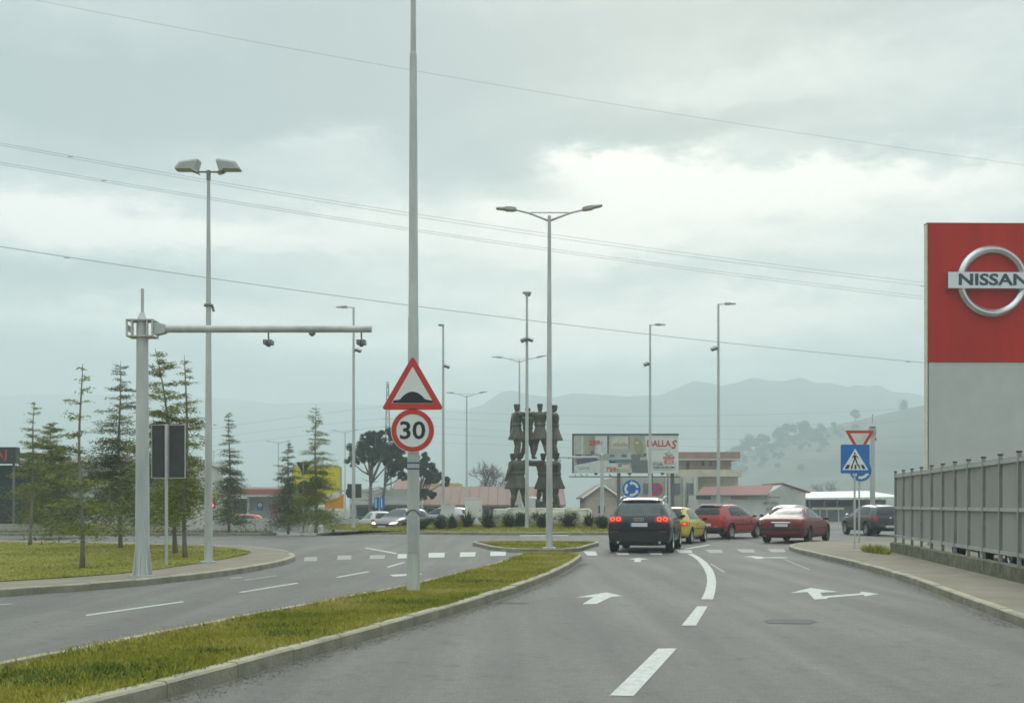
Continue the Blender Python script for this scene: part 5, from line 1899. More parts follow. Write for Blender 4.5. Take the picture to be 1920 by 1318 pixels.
# red hatchback
red = paint('red_car_paint', (0.36, 0.022, 0.020), 0.0, 0.3)
c = Car('hatchback_car', 'red five-door hatchback with black rear bumper turning right behind the yellow car', 'hatch', 4.20, 1.76, 1.48, red, rear=(8.10, 44.7, 0), heading=-37, wheel_r=0.315, wb=(0.175, 0.79), group='cars entering the roundabout')
c.rear('rear_window', [(-.70, .69), (.70, .69), (.60, .915), (-.60, .915)], car_glass, 0.006, 0.06)
c.rear('windscreen', [(-.72, .68), (.72, .68), (.58, .95), (-.58, .95)], car_glass, 0.006, 0.06, 'front')
c.side('side_window', [(.185, .665), (.20, .86), (.27, .925), (.41, .935), (.41, .655)], car_glass, rnd=0.04)
c.side('side_window', [(.425, .655), (.425, .935), (.54, .925), (.62, .84), (.71, .65)], car_glass, rnd=0.03)
for s in (-1, 1):
    tl = c.rear('tail_light', [(s * .60, .52), (s * .95, .52), (s * .93, .645), (s * .70, .645)], tail_off if s < 0 else tail_on, 0.02, 0.06, thick=0.03)
    c.rear('reflector', [(s * .45, .345), (s * .62, .345), (s * .62, .37), (s * .45, .37)], pm('amber_reflector', (0.5, 0.22, 0.03), 0.3), 0.018, 0.01)
m = MB(); ring_fs(m, 0.055, 0.0, (0, c.bvh.ray_cast(Vector((0, -9, .60 * c.H)), Vector((0, 1, 0)))[0].y - 0.01, .60 * c.H), 0.02, -0.01, n=20)
c.add_mb('round_badge', m, chrome)
c.rear('lower_bumper', [(-.92, .165), (.92, .165), (.96, .33), (-.96, .33)], trim_black, 0.015, 0.03, thick=0.03)
c.plate(.41)
c.rear('spoiler', [(-.58, .925), (.58, .925), (.56, .965), (-.56, .965)], trim_black, 0.10, 0.02, thick=0.1)
c.side('rub_strip', [(.27, .40), (.72, .40), (.72, .425), (.27, .425)], trim_black, 0.012, 0.01)
c.side('sill_trim', [(.27, .165), (.70, .165), (.70, .20), (.27, .20)], pm('pale_sill', (0.42, 0.25, 0.2), 0.4), 0.012)
c.seams((.265, .415, .70), .19, .63)
c.handles((.28, .44), .545)
c.mirrors(.665, .63, red)
m = MB(); m.tube([(-.05, -2.0, 1.03), (.28, -2.0, 1.03)], 0.012, 6); c.add_mb('rear_wiper', m, trim_black)

# maroon coupe
maroon = pm('maroon_car_paint', (0.155, 0.030, 0.027), 0.42, 0.0, 0.06, 1.2, spec=0.3)
dull_glass = pm('dull_rear_glass', (0.055, 0.065, 0.06), 0.2, 0.0, 0.15, 2.0, spec=0.12)
c = Car('coupe_car', 'faded maroon coupe with chrome strip over its plate, turning right beside the pavement corner', 'coupe', 4.58, 1.80, 1.37, maroon, rear=(10.05, 39.9, 0), heading=-30, wheel_r=0.305, wb=(0.20, 0.79), group='cars entering the roundabout', wheel_mat=pm('dull_wheel', (0.10, 0.10, 0.10), 0.5, 0.3))
c.rear('rear_window', [(-.68, .735), (.68, .735), (.56, .945), (-.56, .945)], dull_glass, 0.006, 0.06)
c.rear('windscreen', [(-.72, .69), (.72, .69), (.57, .95), (-.57, .95)], car_glass, 0.006, 0.06, 'front')
c.side('side_window', [(.215, .70), (.26, .83), (.34, .925), (.40, .93), (.385, .69)], car_glass, rnd=0.03)
c.side('side_window', [(.40, .69), (.415, .935), (.50, .935), (.58, .85), (.68, .68)], car_glass, rnd=0.03)
for s in (-1, 1):
    c.rear('tail_light', [(s * .58, .52), (s * .94, .52), (s * .93, .64), (s * .60, .64)], tail_off, 0.02, 0.06, thick=0.03)
c.rear('chrome_strip', [(-.40, .56), (.40, .56), (.40, .585), (-.40, .585)], chrome, 0.03, 0.01, thick=0.03)
c.plate(.50)
c.rear('bumper_strip', [(-.97, .355), (.97, .355), (.97, .415), (-.97, .415)], trim_black, 0.02, 0.01, thick=0.03)
c.side('rub_strip', [(.42, .40), (.73, .40), (.73, .425), (.42, .425)], trim_black, 0.01, 0.005)
c.side('sill_trim', [(.28, .15), (.70, .15), (.70, .175), (.28, .175)], pm('pale_sill', (0.42, 0.25, 0.2), 0.4), 0.012)
c.seams((.39, .70), .17, .65)
c.handles((.41,), .57)
c.mirrors(.655, .64, maroon)
m = MB(); m.tube([(-.6, -2.24, .27), (-.6, -1.9, .27)], 0.035, 8); c.add_mb('exhaust_pipe', m, galv_dark)

# grey hatchback leaving to the right
grey = paint('grey_car_paint', (0.058, 0.066, 0.072), 0.4, 0.3)
c = Car('hatchback_car', 'dark grey hatchback behind the sign posts, partly hidden by the fence', 'hatch', 4.15, 1.75, 1.46, grey, rear=(17.35, 48.9, 0), heading=4, wheel_r=0.31, wb=(0.19, 0.80))
c.rear('rear_window', [(-.72, .67), (.72, .67), (.62, .92), (-.62, .92)], car_glass, 0.006, 0.06)
c.rear('windscreen', [(-.72, .68), (.72, .68), (.58, .95), (-.58, .95)], car_glass, 0.006, 0.06, 'front')
c.side('side_window', [(.15, .665), (.18, .87), (.25, .925), (.42, .935), (.42, .655)], car_glass, rnd=0.04)
c.side('side_window', [(.435, .655), (.435, .935), (.54, .925), (.62, .84), (.71, .65)], car_glass, rnd=0.03)
for s in (-1, 1):
    c.rear('tail_light', [(s * .66, .48), (s * .96, .50), (s * .94, .64), (s * .62, .60)], pm('red_lamp', (0.42, 0.03, 0.03), 0.25), 0.02, 0.03, thick=0.03)
c.plate(.30)
c.rear('bumper_strip', [(-.95, .23), (.95, .23), (.95, .26), (-.95, .26)], trim_black, 0.015, 0.01)
m = MB(); ring_fs(m, 0.05, 0.0, (0, c.bvh.ray_cast(Vector((0, -9, .58 * c.H)), Vector((0, 1, 0)))[0].y - 0.01, .58 * c.H), 0.02, -0.01, n=16); c.add_mb('round_badge', m, chrome)
c.seams((.27, .43, .70), .19, .63)
c.handles((.29, .45), .545)
c.mirrors(.665, .63, chrome)
m = MB(); m.tube([(0, -1.2, 1.44), (0, -1.35, 1.62)], 0.007, 5); c.add_mb('aerial', m, trim_black)


def plain_car(label, paint_, loc, heading, L=4.1, W=1.72, H=1.45, prof='hatch', head=False, tails=True, group=None, name='hatchback_car'):
    c = Car(name, label, prof, L, W, H, paint_, loc=loc, heading=heading, group=group)
    c.rear('rear_window', [(-.70, .68), (.70, .68), (.60, .92), (-.60, .92)], car_glass, 0.006, 0.06)
    c.rear('windscreen', [(-.76, .67), (.76, .67), (.60, .955), (-.60, .955)], car_glass, 0.006, 0.06, 'front')
    c.side('side_window', [(.17, .665), (.19, .87), (.26, .925), (.42, .935), (.42, .655)], car_glass, rnd=0.04)
    c.side('side_window', [(.435, .655), (.435, .935), (.54, .925), (.62, .84), (.71, .65)], car_glass, rnd=0.03)
    for s in (-1, 1):
        c.rear('tail_light', [(s * .64, .50), (s * .95, .50), (s * .93, .64), (s * .66, .62)], tail_off, 0.02, 0.03, thick=0.03)
        hm = lamp_glass
        if head:
            hm = pm('headlamp_lit', (0.8, 0.75, 0.6), 0.2, emit=(1.0, 0.78, 0.42), estr=6.0 if s > 0 else 1.2)
            if s < 0:
                hm = pm('headlamp_dipped', (0.8, 0.8, 0.76), 0.2, emit=(1.0, 0.95, 0.85), estr=0.8)
        c.rear('headlight', [(s * .46, .40), (s * .86, .42), (s * .90, .50), (s * .56, .47)], hm, 0.02, 0.03, 'front', 0.03)
    c.rear('grille', [(-.34, .36), (.34, .36), (.38, .42), (-.38, .42)], trim_black, 0.012, 0.02, 'front')
    c.rear('lower_grille', [(-.55, .20), (.55, .20), (.58, .28), (-.58, .28)], trim_black, 0.012, 0.02, 'front')
    c.plate(.42)
    c.plate(.32, axis='front')
    c.mirrors(.665, .63, trim_black)
    c.seams((.27, .43, .70), .19, .63)
    return c


silver = paint('silver_car_paint', (0.40, 0.42, 0.42), 0.4, 0.32)
white_car = paint('white_car_paint', (0.58, 0.60, 0.58), 0.0, 0.32)
taupe = paint('grey_brown_car_paint', (0.15, 0.14, 0.135), 0.3, 0.3)
silver_blue = paint('silver_blue_car_paint', (0.27, 0.30, 0.31), 0.3, 0.34)
plain_car('pale silver car mostly hidden between the red hatchback and the maroon coupe', silver_blue, at(1474, 945, 49.5).xy.to_3d(), 148)
p = at(753, 945, 59); plain_car('grey car coming round with a bright headlight, left of the speed sign pole', taupe, (p.x, p.y, 0), 157, head=True, L=4.3)
p = at(706, 945, 70); plain_car('white hatchback seen from behind beyond the grey car with headlights', white_car, (p.x, p.y, 0), 22)
p = at(830, 945, 73); plain_car('silver car half hidden behind the smaller white cabinet', silver, (p.x, p.y, 0), 62)
p = at(541, 945, 76); plain_car('white car low behind the small narrow cedar by the filling station', white_car, (p.x, p.y, -0.2), 95, prof='coupe', H=1.3)
p = at(438, 945, 76); plain_car('small bright red car beside the filling station, left of the lone cedar', paint('bright_red_paint', (0.45, 0.06, 0.03)), (p.x, p.y, -0.25), 120)

# white van behind the monument
p = at(1008, 945, 84)
t = thing('white_van', 'white delivery van parked behind the monument, showing between the dancers\' legs', 'van', (p.x, 84, hgt(p.x, 84)), R(12))
m = MB()
prof = [(-2.6, .35), (-2.6, 2.2), (1.2, 2.3), (1.75, 1.55), (2.5, 1.25), (2.6, .4)]
vs = [(s * w_, y, z) for s in (-1, 1) for (y, z), w_ in zip(prof, (.98, .9, .86, .92, .92, .95))]
n = len(prof)
fs = [(i, (i + 1) % n, n + (i + 1) % n, n + i) for i in range(n)] + [tuple(q) for q in tessellate_polygon([[Vector((a, b, 0)) for a, b in prof]])] + [tuple(i + n for i in q) for q in tessellate_polygon([[Vector((a, b, 0)) for a, b in prof]])]
m.add(vs, fs); m.build('body', white_car, t)
m = MB(); m.bx((-.78, -2.63, 1.45), (.78, -2.605, 1.95)); m.build('rear_window', car_glass, t)
m = MB(); m.bx((-.98, -2.7, .35), (.98, -2.605, .6)); m.build('bumper', trim_black, t)
for s in (-1, 1):
    m = MB(); m.bx((s * .80 - .09, -2.64, .9), (s * .80 + .09, -2.605, 1.4)); m.build('tail_light', tail_off, t)
    for y in (-1.6, 1.6):
        m = MB(); m.lathe([(0, -.1), (.33, -.1), (.33, .1), (0, .1)], 18, (s * .85, y, .33), axis='X'); m.build('wheel', rubber, t)


# ------------------------------------------------------------------ boundary fence on the right
fa, fb = gp(1911, 1089, K), gp(1679, 1034, K)
fdir = (fb - fa); fdir.z = 0
flen = fdir.length
fdir.normalize()
fn = Vector((fdir.y, -fdir.x, 0))        # away from the pavement
fence = thing('boundary_fence', 'grey screened metal fence on a mossy low concrete wall along the pavement', 'fence', (fa.x, fa.y, K))
green_post = pm('fence_post_green', (0.27, 0.295, 0.27), 0.55, 0.2, 0.2, 3)
screen_mat = pm('fence_screen', (0.38, 0.37, 0.34), 0.6, 0.05, 0.14, 1.2, 0.2, 30, stretch=(1, 1, 0.3))
rail_mat = pm('fence_rail', (0.42, 0.42, 0.40), 0.55, 0.2, 0.12, 3)
moss_wall = pm('mossy_concrete', (0.07, 0.075, 0.035), 0.95, 0, 0.35, 3.5, 0.9, 14, col2=(0.20, 0.19, 0.13))
step = flen / 10
i0, i1 = -6, 10
zf = lambda s: 0.0
m = MB()
M = Matrix(((fdir.x, fn.x, 0, 0), (fdir.y, fn.y, 0, 0), (0, 0, 1, 0), (0, 0, 0, 1)))


def fbox(mb, s0, s1, n0, n1, z0, z1, mi=0):
    vs = []
    for z in (z0, z1):
        for s, n_ in ((s0, n0), (s1, n0), (s1, n1), (s0, n1)):
            q = fdir * s + fn * n_
            vs.append((q.x, q.y, z))
    mb.add(vs, [(0, 3, 2, 1), (4, 5, 6, 7), (0, 1, 5, 4), (1, 2, 6, 5), (2, 3, 7, 6), (3, 0, 4, 7)], mi)


WALL_H, TOP = 0.27, 2.22
# the wall, with an uneven face
vs, fs = [], []
ns, nz = 160, 6
sl0, sl1 = i0 * step - 0.3, i1 * step + 0.25
for i in range(ns + 1):
    s = sl0 + (sl1 - sl0) * i / ns
    col_ = [(-0.0, -0.06), (0.0, 0.08), (0.0, 0.17), (0.0, WALL_H - 0.02), (0.03, WALL_H), (0.16, WALL_H), (0.18, WALL_H - .03), (0.18, -0.06)]
    for n_, z in col_:
        q = fdir * s + fn * (n_ - 0.10 + rng.uniform(-0.008, 0.008))
        vs.append((q.x, q.y, z + (rng.uniform(-0.01, 0.01) if z > 0 else 0)))
for i in range(ns):
    for k in range(7):
        fs.append((i * 8 + k, i * 8 + k + 1, (i + 1) * 8 + k + 1, (i + 1) * 8 + k))
fs += [tuple(range(8)), tuple(ns * 8 + k for k in range(8))]
MB().add(vs, fs).build('base_wall', moss_wall, fence)
for i in range(i0, i1 + 1):
    s = i * step
    m = MB()
    fbox(m, s - 0.03, s + 0.03, -0.03, 0.03, WALL_H - 0.03, TOP + 0.02)
    po_ = m.build('post', green_post, fence)
    m = MB(); fbox(m, s - 0.042, s + 0.042, -0.042, 0.042, TOP + 0.02, TOP + 0.05)
    m.build('post_cap', sign_back, po_)
    if i < i1:
        a, b_ = s + 0.034, s + step - 0.034
        m = MB()
        # pressed screen sheet: fine upright ribs, two sides
        nrib = 22
        vs, fs = [], []
        for k in range(nrib * 2 + 1):
            s_ = a + (b_ - a) * k / (nrib * 2)
            n_ = 0.030 + (0.030 if k % 2 else 0.0)
            for z in (WALL_H + 0.14, TOP - 0.03):
                for o_ in (0, 0.006):
                    q = fdir * s_ + fn * (n_ + o_)
                    vs.append((q.x, q.y, z))
        for k in range(nrib * 2):
            o_ = k * 4
            fs += [(o_, o_ + 4, o_ + 6, o_ + 2), (o_ + 1, o_ + 3, o_ + 7, o_ + 5), (o_, o_ + 1, o_ + 5, o_ + 4), (o_ + 2, o_ + 6, o_ + 7, o_ + 3)]
        o_ = nrib * 8
        fs += [(0, 2, 3, 1), (o_, o_ + 1, o_ + 3, o_ + 2)]
        m.add(vs, fs)
        m.build('screen_panel', screen_mat, fence)
        for z in (WALL_H + 0.18, 1.24, TOP - 0.10):
            m = MB(); fbox(m, a - 0.002, b_ + 0.002, -0.02, 0.028, z - 0.035, z + 0.035)
            m.build('rail', rail_mat, fence)

# parked cars in the yard glint under the fence
for k, (s, lb) in enumerate(((2.0, 'white car parked in the yard behind the nearest fence panels'), (6.6, 'white car parked in the yard behind the farther fence panels'))):
    q = Vector((fa.x, fa.y, 0)) + fdir * s + fn * 1.55
    plain_car(lb, white_car, (q.x, q.y, K), -math.degrees(math.atan2(fdir.x, fdir.y)), group='cars parked in the yard behind the fence', prof='hatch', H=1.40)

# ------------------------------------------------------------------ dealership pylon with emblem
PD = 35.0
left = at(1740, HY, PD).x
pz = lambda py: h_of(0, py, PD)
py_root = thing('sign_pylon', 'tall flat dealership pylon, red top with chrome ring emblem above grey lower panel', 'sign', (left, PD, K), R(1.0))
pyl_grey = pm('pylon_grey_panel', (0.50, 0.51, 0.49), 0.7, 0.0, 0.06, 1.4)
pyl_red = pm('pylon_red_panel', (0.44, 0.026, 0.018), 0.6, 0.0, 0.17, 0.8, 0.08, 30, spec=0.2, stretch=(1.4, 1, 0.35))
pyl_side = pm('pylon_lit_side', (0.70, 0.67, 0.54), 0.5)  # cream colour paints the light falling on the pylon's side face
W_ = 6.0
zr = pz(678) - K
zt_ = pz(419) - K
MB().bx((0.04, 0.02, -0.1), (W_, 0.30, zr - 0.01)).build('lower_panel', pyl_grey, py_root)
MB().bx((0.0, -0.02, zr), (W_, 0.28, zt_)).build('red_panel', pyl_red, py_root)
MB().bx((-0.035, 0.02, -0.1), (-0.004, 0.24, zt_ - 0.02)).build('lit_side_face', pyl_side, py_root)
MB().bx((-0.035, 0.28, zt_ + 0.002), (W_, -0.02, zt_ + 0.02)).build('top_trim', pm('pylon_dark_trim', (0.16, 0.03, 0.03), 0.5), py_root)
ex = (1859 - 1740) / F * PD
ez = pz(528) - K
m = MB()
ro, ri = 67.5 / F * PD, 52 / F * PD
prof = []
nn = 64
sec = [(ro, 0.0), (ro - 0.015, -0.10), (ro - 0.10, -0.20), (ro - 0.16, -0.20), (ri + 0.02, -0.12), (ri, 0.0)]
vs, fs = [], []
for rr, d_ in sec:
    for k in range(nn):
        a = 2 * math.pi * k / nn
        vs.append((ex + rr * math.cos(a), -0.022 + d_, ez + rr * math.sin(a)))
for i in range(len(sec) - 1):
    for k in range(nn):
        fs.append((i * nn + k, i * nn + (k + 1) % nn, (i + 1) * nn + (k + 1) % nn, (i + 1) * nn + k))
m.add(vs, fs)
brushed = pm('emblem_chrome', (0.62, 0.64, 0.64), 0.22, 0.9, 0.05, 2.0)
ringo = m.build('emblem_ring', brushed, py_root, smooth=True, auto=30)
m = MB()
bl, bh = 87 / F * PD, 17.5 / F * PD
sec = [(-1, 0.0), (-0.97, -0.14), (-0.86, -0.23), (0.86, -0.23), (0.97, -0.14), (1, 0.0)]
m.prism([(z, d_) for z, d_ in sec], lambda z, d_, x: (ex + x, -0.024 + d_, ez + z * bh), -bl, bl)
bar = m.build('emblem_bar', brushed, py_root, smooth=True, auto=25)
m = MB()
text_mb(m, 'NISSAN', (ex - 2.5 / F * PD, -0.2545, ez + 0.02), 22 / F * PD, 0.02, 0.022, 0, 129 / F * PD)
m.build('emblem_lettering', pm('emblem_letter_dark', (0.045, 0.06, 0.085), 0.4), bar)

# ------------------------------------------------------------------ billboard
BD = 88.0
bp_ = at(1073, HY, BD)
bz = lambda py: h_of(0, py, BD)
bx_ = lambda px: (px - 1073) / F * BD
bb = thing('billboard', 'wide furniture store billboard with bedroom picture and red shop name, beside the monument', 'billboard', (bp_.x, BD, 0))
white_print = pm('print_white', (0.66, 0.68, 0.64), 0.6, 0, 0.05, 1)
MB().bx((bx_(1074.5), 0, bz(886)), (bx_(1272), 0.25, bz(815))).build('backing', pm('billboard_backing', (0.3, 0.31, 0.3), 0.6), bb)
frame_m = pm('billboard_frame', (0.03, 0.045, 0.042), 0.5)
MB().bx((bx_(1073), -0.1, bz(815.2)), (bx_(1272.5), 0.26, bz(813))).build('frame_top', frame_m, bb)
MB().bx((bx_(1073), -0.1, bz(887)), (bx_(1075.2), 0.26, bz(815.3))).build('frame_side', frame_m, bb)
MB().bx((bx_(1076), -0.02, bz(887)), (bx_(1272), -0.004, bz(816))).build('poster', white_print, bb)
cols = {}


def pr(x0, y0, x1, y1, col, lay=1, poly=None):
    """flat printed shape in the bedroom picture"""
    key = tuple(round(c, 3) for c in col)
    if key not in cols:
        cols[key] = (MB(), pm('print_%d' % len(cols), col, 0.65, 0, 0.14, 2.5))
    P = poly or [(x0, y0), (x1, y0), (x1, y1), (x0, y1)]
    cols[key][0].plate([(bx_(a), bz(b)) for a, b in P], (0, -0.02, 0), -0.0015 * lay, -0.0015 * lay - 0.001)


pr(0, 0, 0, 0, (0.40, 0.38, 0.33), 1, [(1077, 817), (1209, 817), (1215, 887), (1168, 887), (1130, 868), (1077, 872)])
for a, b_, c_ in ((1077, 1088, (0.44, 0.45, 0.40)), (1090, 1093, (0.60, 0.58, 0.50)), (1096, 1104, (0.36, 0.33, 0.24)), (1104, 1115, (0.30, 0.27, 0.22)), (1119, 1138.5, (0.55, 0.60, 0.58))):
    pr(a, 817, b_, 851, c_, 2)
pr(1138.5, 817, 1141.5, 851, (0.10, 0.09, 0.08), 3)
pr(1116.5, 817, 1118, 848, (0.62, 0.63, 0.60), 3)
pr(1144, 817, 1180, 842, (0.46, 0.44, 0.38), 2)
pr(1147, 819, 1178, 839.5, (0.58, 0.56, 0.48), 3)
pr(1147, 832, 1178, 839, (0.52, 0.44, 0.32), 4)
pr(1178, 819, 1180.5, 841, (0.24, 0.21, 0.18), 4)
for k in range(7):
    pr(1150 + 3.8 * k, 831 - (k % 3) * 1.4, 1152 + 3.8 * k, 836, (0.30, 0.27, 0.24), 5)
pr(0, 0, 0, 0, (0.30, 0.31, 0.14), 3, [(1188, 822), (1197, 820), (1206, 832), (1207, 848), (1199, 854), (1190, 844)])
pr(0, 0, 0, 0, (0.62, 0.60, 0.46), 4, [(1190, 831), (1194, 827.5), (1199, 831)])
pr(1077, 851, 1137, 858, (0.30, 0.30, 0.34), 2)
for a, b_, c_ in ((1080, 1090, (0.06, 0.07, 0.08)), (1097, 1110, (0.10, 0.13, 0.20)), (1143, 1152, (0.06, 0.22, 0.21)), (1165, 1175, (0.06, 0.20, 0.20))):
    pr(a, 852, b_, 857, c_, 4)
pr(1108, 845, 1114, 852, (0.12, 0.10, 0.22), 4)
pr(0, 0, 0, 0, (0.11, 0.075, 0.12), 3, [(1079, 860), (1118, 858), (1122, 864), (1082, 871)])
pr(0, 0, 0, 0, (0.10, 0.085, 0.25), 4, [(1094, 864), (1120, 860), (1122, 863), (1096, 869)])
pr(1142, 858, 1184, 861, (0.36, 0.50, 0.50), 4)
pr(1142, 861, 1184, 868, (0.13, 0.19, 0.20), 4)
pr(0, 0, 0, 0, (0.15, 0.17, 0.16), 3, [(1183, 852), (1200, 851), (1214, 860), (1215, 887), (1186, 887), (1183, 868)])
for k in range(4):
    pr(0, 0, 0, 0, (0.62, 0.64, 0.62), 5, [(1200 + 3.6 * k, 862), (1202 + 3.6 * k, 856.5), (1203.6 + 3.6 * k, 857), (1201.8 + 3.6 * k, 862.5)])
for k in range(3):
    pr(0, 0, 0, 0, (0.60, 0.62, 0.62), 5, [(1175 + 2.6 * k, 858), (1178 + 2.6 * k, 849), (1179.2 + 2.6 * k, 849), (1176.2 + 2.6 * k, 858)])
pr(1206, 850, 1212, 855, (0.06, 0.07, 0.10), 5)
pr(0, 0, 0, 0, (0.60, 0.62, 0.58), 4, [(1077, 872), (1130, 862), (1164, 868), (1182, 877), (1184, 887), (1077, 887)])
pr(0, 0, 0, 0, (0.30, 0.22, 0.20), 5, [(1158, 869), (1178, 868), (1176, 873), (1160, 876)])
pr(1166, 871, 1180, 877, (0.62, 0.56, 0.50), 6)
pr(0, 0, 0, 0, (0.48, 0.44, 0.32), 5, [(1144, 878), (1182, 878), (1182, 886), (1144, 886)])
picture = None
for key, (mb_, mt_) in cols.items():
    mb_.build('picture_patch', mt_, bb)
red_print = pm('print_red', (0.52, 0.05, 0.05), 0.6)
dark_print = pm('print_dark', (0.14, 0.14, 0.15), 0.6)
grey_print = pm('print_grey', (0.30, 0.31, 0.31), 0.6)


def btext(s, x0, x1, y0, y1, mat, bold=0.0, sh=0.0, name='lettering'):
    m = MB()
    text_mb(m, s, (bx_((x0 + x1) / 2), -0.035, bz((y0 + y1) / 2)), (y1 - y0) / F * BD, 0.006, bold, 0, (x1 - x0) / F * BD, shear=sh)
    m.build(name, mat, bb)


btext('DALLA', 1213, 1258, 825, 837.5, red_print, 0.035, 0.0)
btext('S', 1258.5, 1269, 825, 841.5, red_print, 0.03, 0.25)
btext('NAMJEŠTAJ', 1218, 1258, 840.5, 844, grey_print, 0.0)
btext('STARI', 1224, 1243, 867.6, 872.5, dark_print, 0.035)
btext('AERODROM', 1224, 1264, 873.6, 878.6, dark_print, 0.035)
btext('289', 1104, 1125, 825.5, 835, red_print, 0.03)
btext('€', 1126, 1130, 828.5, 834.5, red_print, 0.0)
btext('SAFIR', 1086, 1105, 874.5, 880, grey_print, 0.0)
btext('759', 1136, 1155, 875.5, 884.5, red_print, 0.03)
btext('€', 1156, 1160, 878.5, 884, red_print, 0.0)
m = MB()
m.plate([(bx_(a), bz(b)) for a, b in ((1243.5, 855.5), (1264.5, 855.5), (1264.5, 861), (1243.5, 861))], (0, -0.03, 0), 0, -0.004)
m.plate([(bx_(a), bz(b)) for a, b in ((1245.5, 862.5), (1263, 862.5), (1263, 870), (1245.5, 870))], (0, -0.03, 0), 0, -0.004)
gift = m.build('gift_box_print', red_print, bb)
m = MB(); text_mb(m, 'POPUSTI', (bx_(1254), -0.0345, bz(858.3)), 3.0 / F * BD, 0.003, 0.0, 0, 17.5 / F * BD)
text_mb(m, '-20%', (bx_(1254), -0.0345, bz(866.3)), 5.2 / F * BD, 0.003, 0.02, 0, 14.5 / F * BD); m.build('gift_lettering', white_print, gift)
m = MB()
for pts in ([(1253, 855), (1248, 849), (1246.5, 850.5), (1251, 853.5)], [(1253, 855), (1251.5, 848), (1254, 846), (1256.5, 848), (1255, 854.5)], [(1255, 855), (1261, 850), (1261.5, 852)]):
    q = [Vector((bx_(a), -0.032, bz(b))) for a, b in pts]
    m.tube(q + [q[0]], 0.018, 5)
m.build('gift_ribbon', dark_print, bb)
m = MB()
for a, b_, c_, d_ in ((1224, 1263, 881, 881.6), (1223, 1243, 865.6, 866.2), (1265.5, 1266.1, 866, 882)):
    m.bx((bx_(a), -0.026, bz(d_)), (bx_(b_), -0.021, bz(c_)))
m.build('ruled_line', dark_print, bb)
m = MB()
m.tube([(bx_(1066), -0.7, bz(894)), (bx_(1272), -0.7, bz(894))], 0.05, 6)
for px in (1078, 1100, 1142, 1180, 1215, 1250, 1268):
    m.tube([(bx_(px), -0.02, bz(888)), (bx_(px), -0.7, bz(894))], 0.03, 5)
for px in (1086, 1140):
    m.tube([(bx_(px), -0.7, bz(889)), (bx_(px + 8), -0.7, bz(895))], 0.03, 5)
m.build('catwalk', frame_m, bb)
for px in (1116, 1178.5, 1239.5):
    m = MB(); m.box((bx_(px), -0.75, bz(888.5)), (0.28, 0.22, 0.14)); m.tube([(bx_(px), -0.7, bz(889.5)), (bx_(px), -0.7, bz(894))], 0.02, 5); m.build('floodlight', trim_black, bb)
for px in (1161, 1222, 1262):
    m = MB(); m.bx((bx_(px - 3), 0.27, -0.4), (bx_(px + 3), 0.55, bz(830))); m.build('support_post', pm('billboard_post', (0.12, 0.12, 0.12), 0.6), bb)


# ------------------------------------------------------------------ buildings
def W(px0, px1, py0, py1, d):
    a, b_ = at(px0, py0, d), at(px1, py1, d)
    return a.x, b_.x, b_.z, a.z


def house(name, label, d, px0, px1, base=-0.5, rz=0.0, cat='building'):
    x = (px0 + px1) / 2
    p = at(x, HY, d)
    return thing(name, label, cat, (p.x, d, base), rz)


def hb(root, name, px0, px1, py0, py1, d, depth, mat, dy=0.0, z0=None):
    """a box between pixels, front face at distance d, world placed"""
    xa, xb, zl, zh = W(px0, px1, py0, py1, d)
    if z0 is not None:
        zl = z0
    return MB().bx((xa, d + dy, zl), (xb, d + dy + depth, zh)).build(name, mat, root, world=True)


tile_dull = pm('dull_roof_tiles', (0.23, 0.15, 0.125), 0.9, 0, 0.2, 2.5, 0.5, 6, col2=(0.31, 0.205, 0.175))
tile_red = pm('red_roof_sheets', (0.25, 0.095, 0.085), 0.8, 0, 0.15, 2.0, 0.4, 8)
wall_pink = pm('pinkish_plaster', (0.50, 0.42, 0.36), 0.9, 0, 0.12, 0.8)
wall_grey = pm('grey_plaster', (0.50, 0.50, 0.46), 0.9, 0, 0.16, 0.7)
wall_dirty = pm('streaked_plaster', (0.34, 0.33, 0.29), 0.9, 0, 0.3, 0.9, 0.2, 6, col2=(0.56, 0.55, 0.49), stretch=(1, 1, 0.25))
wall_beige = pm('beige_render', (0.52, 0.47, 0.37), 0.9, 0, 0.2, 0.8, 0.2, 6)
wall_brown = pm('brown_blockwork', (0.38, 0.30, 0.24), 0.9, 0, 0.18, 1.0, 0.3, 8)
wall_dark = pm('dark_blue_wall', (0.15, 0.165, 0.18), 0.8, 0, 0.2, 0.8)
pane_mat = glass_mat('building_glass', (0.04, 0.05, 0.06), 0.12)
fascia_white = pm('white_fascia', (0.62, 0.63, 0.60), 0.6, 0, 0.06, 1)
fascia_red = pm('red_fascia', (0.40, 0.10, 0.10), 0.6, 0, 0.08, 1)


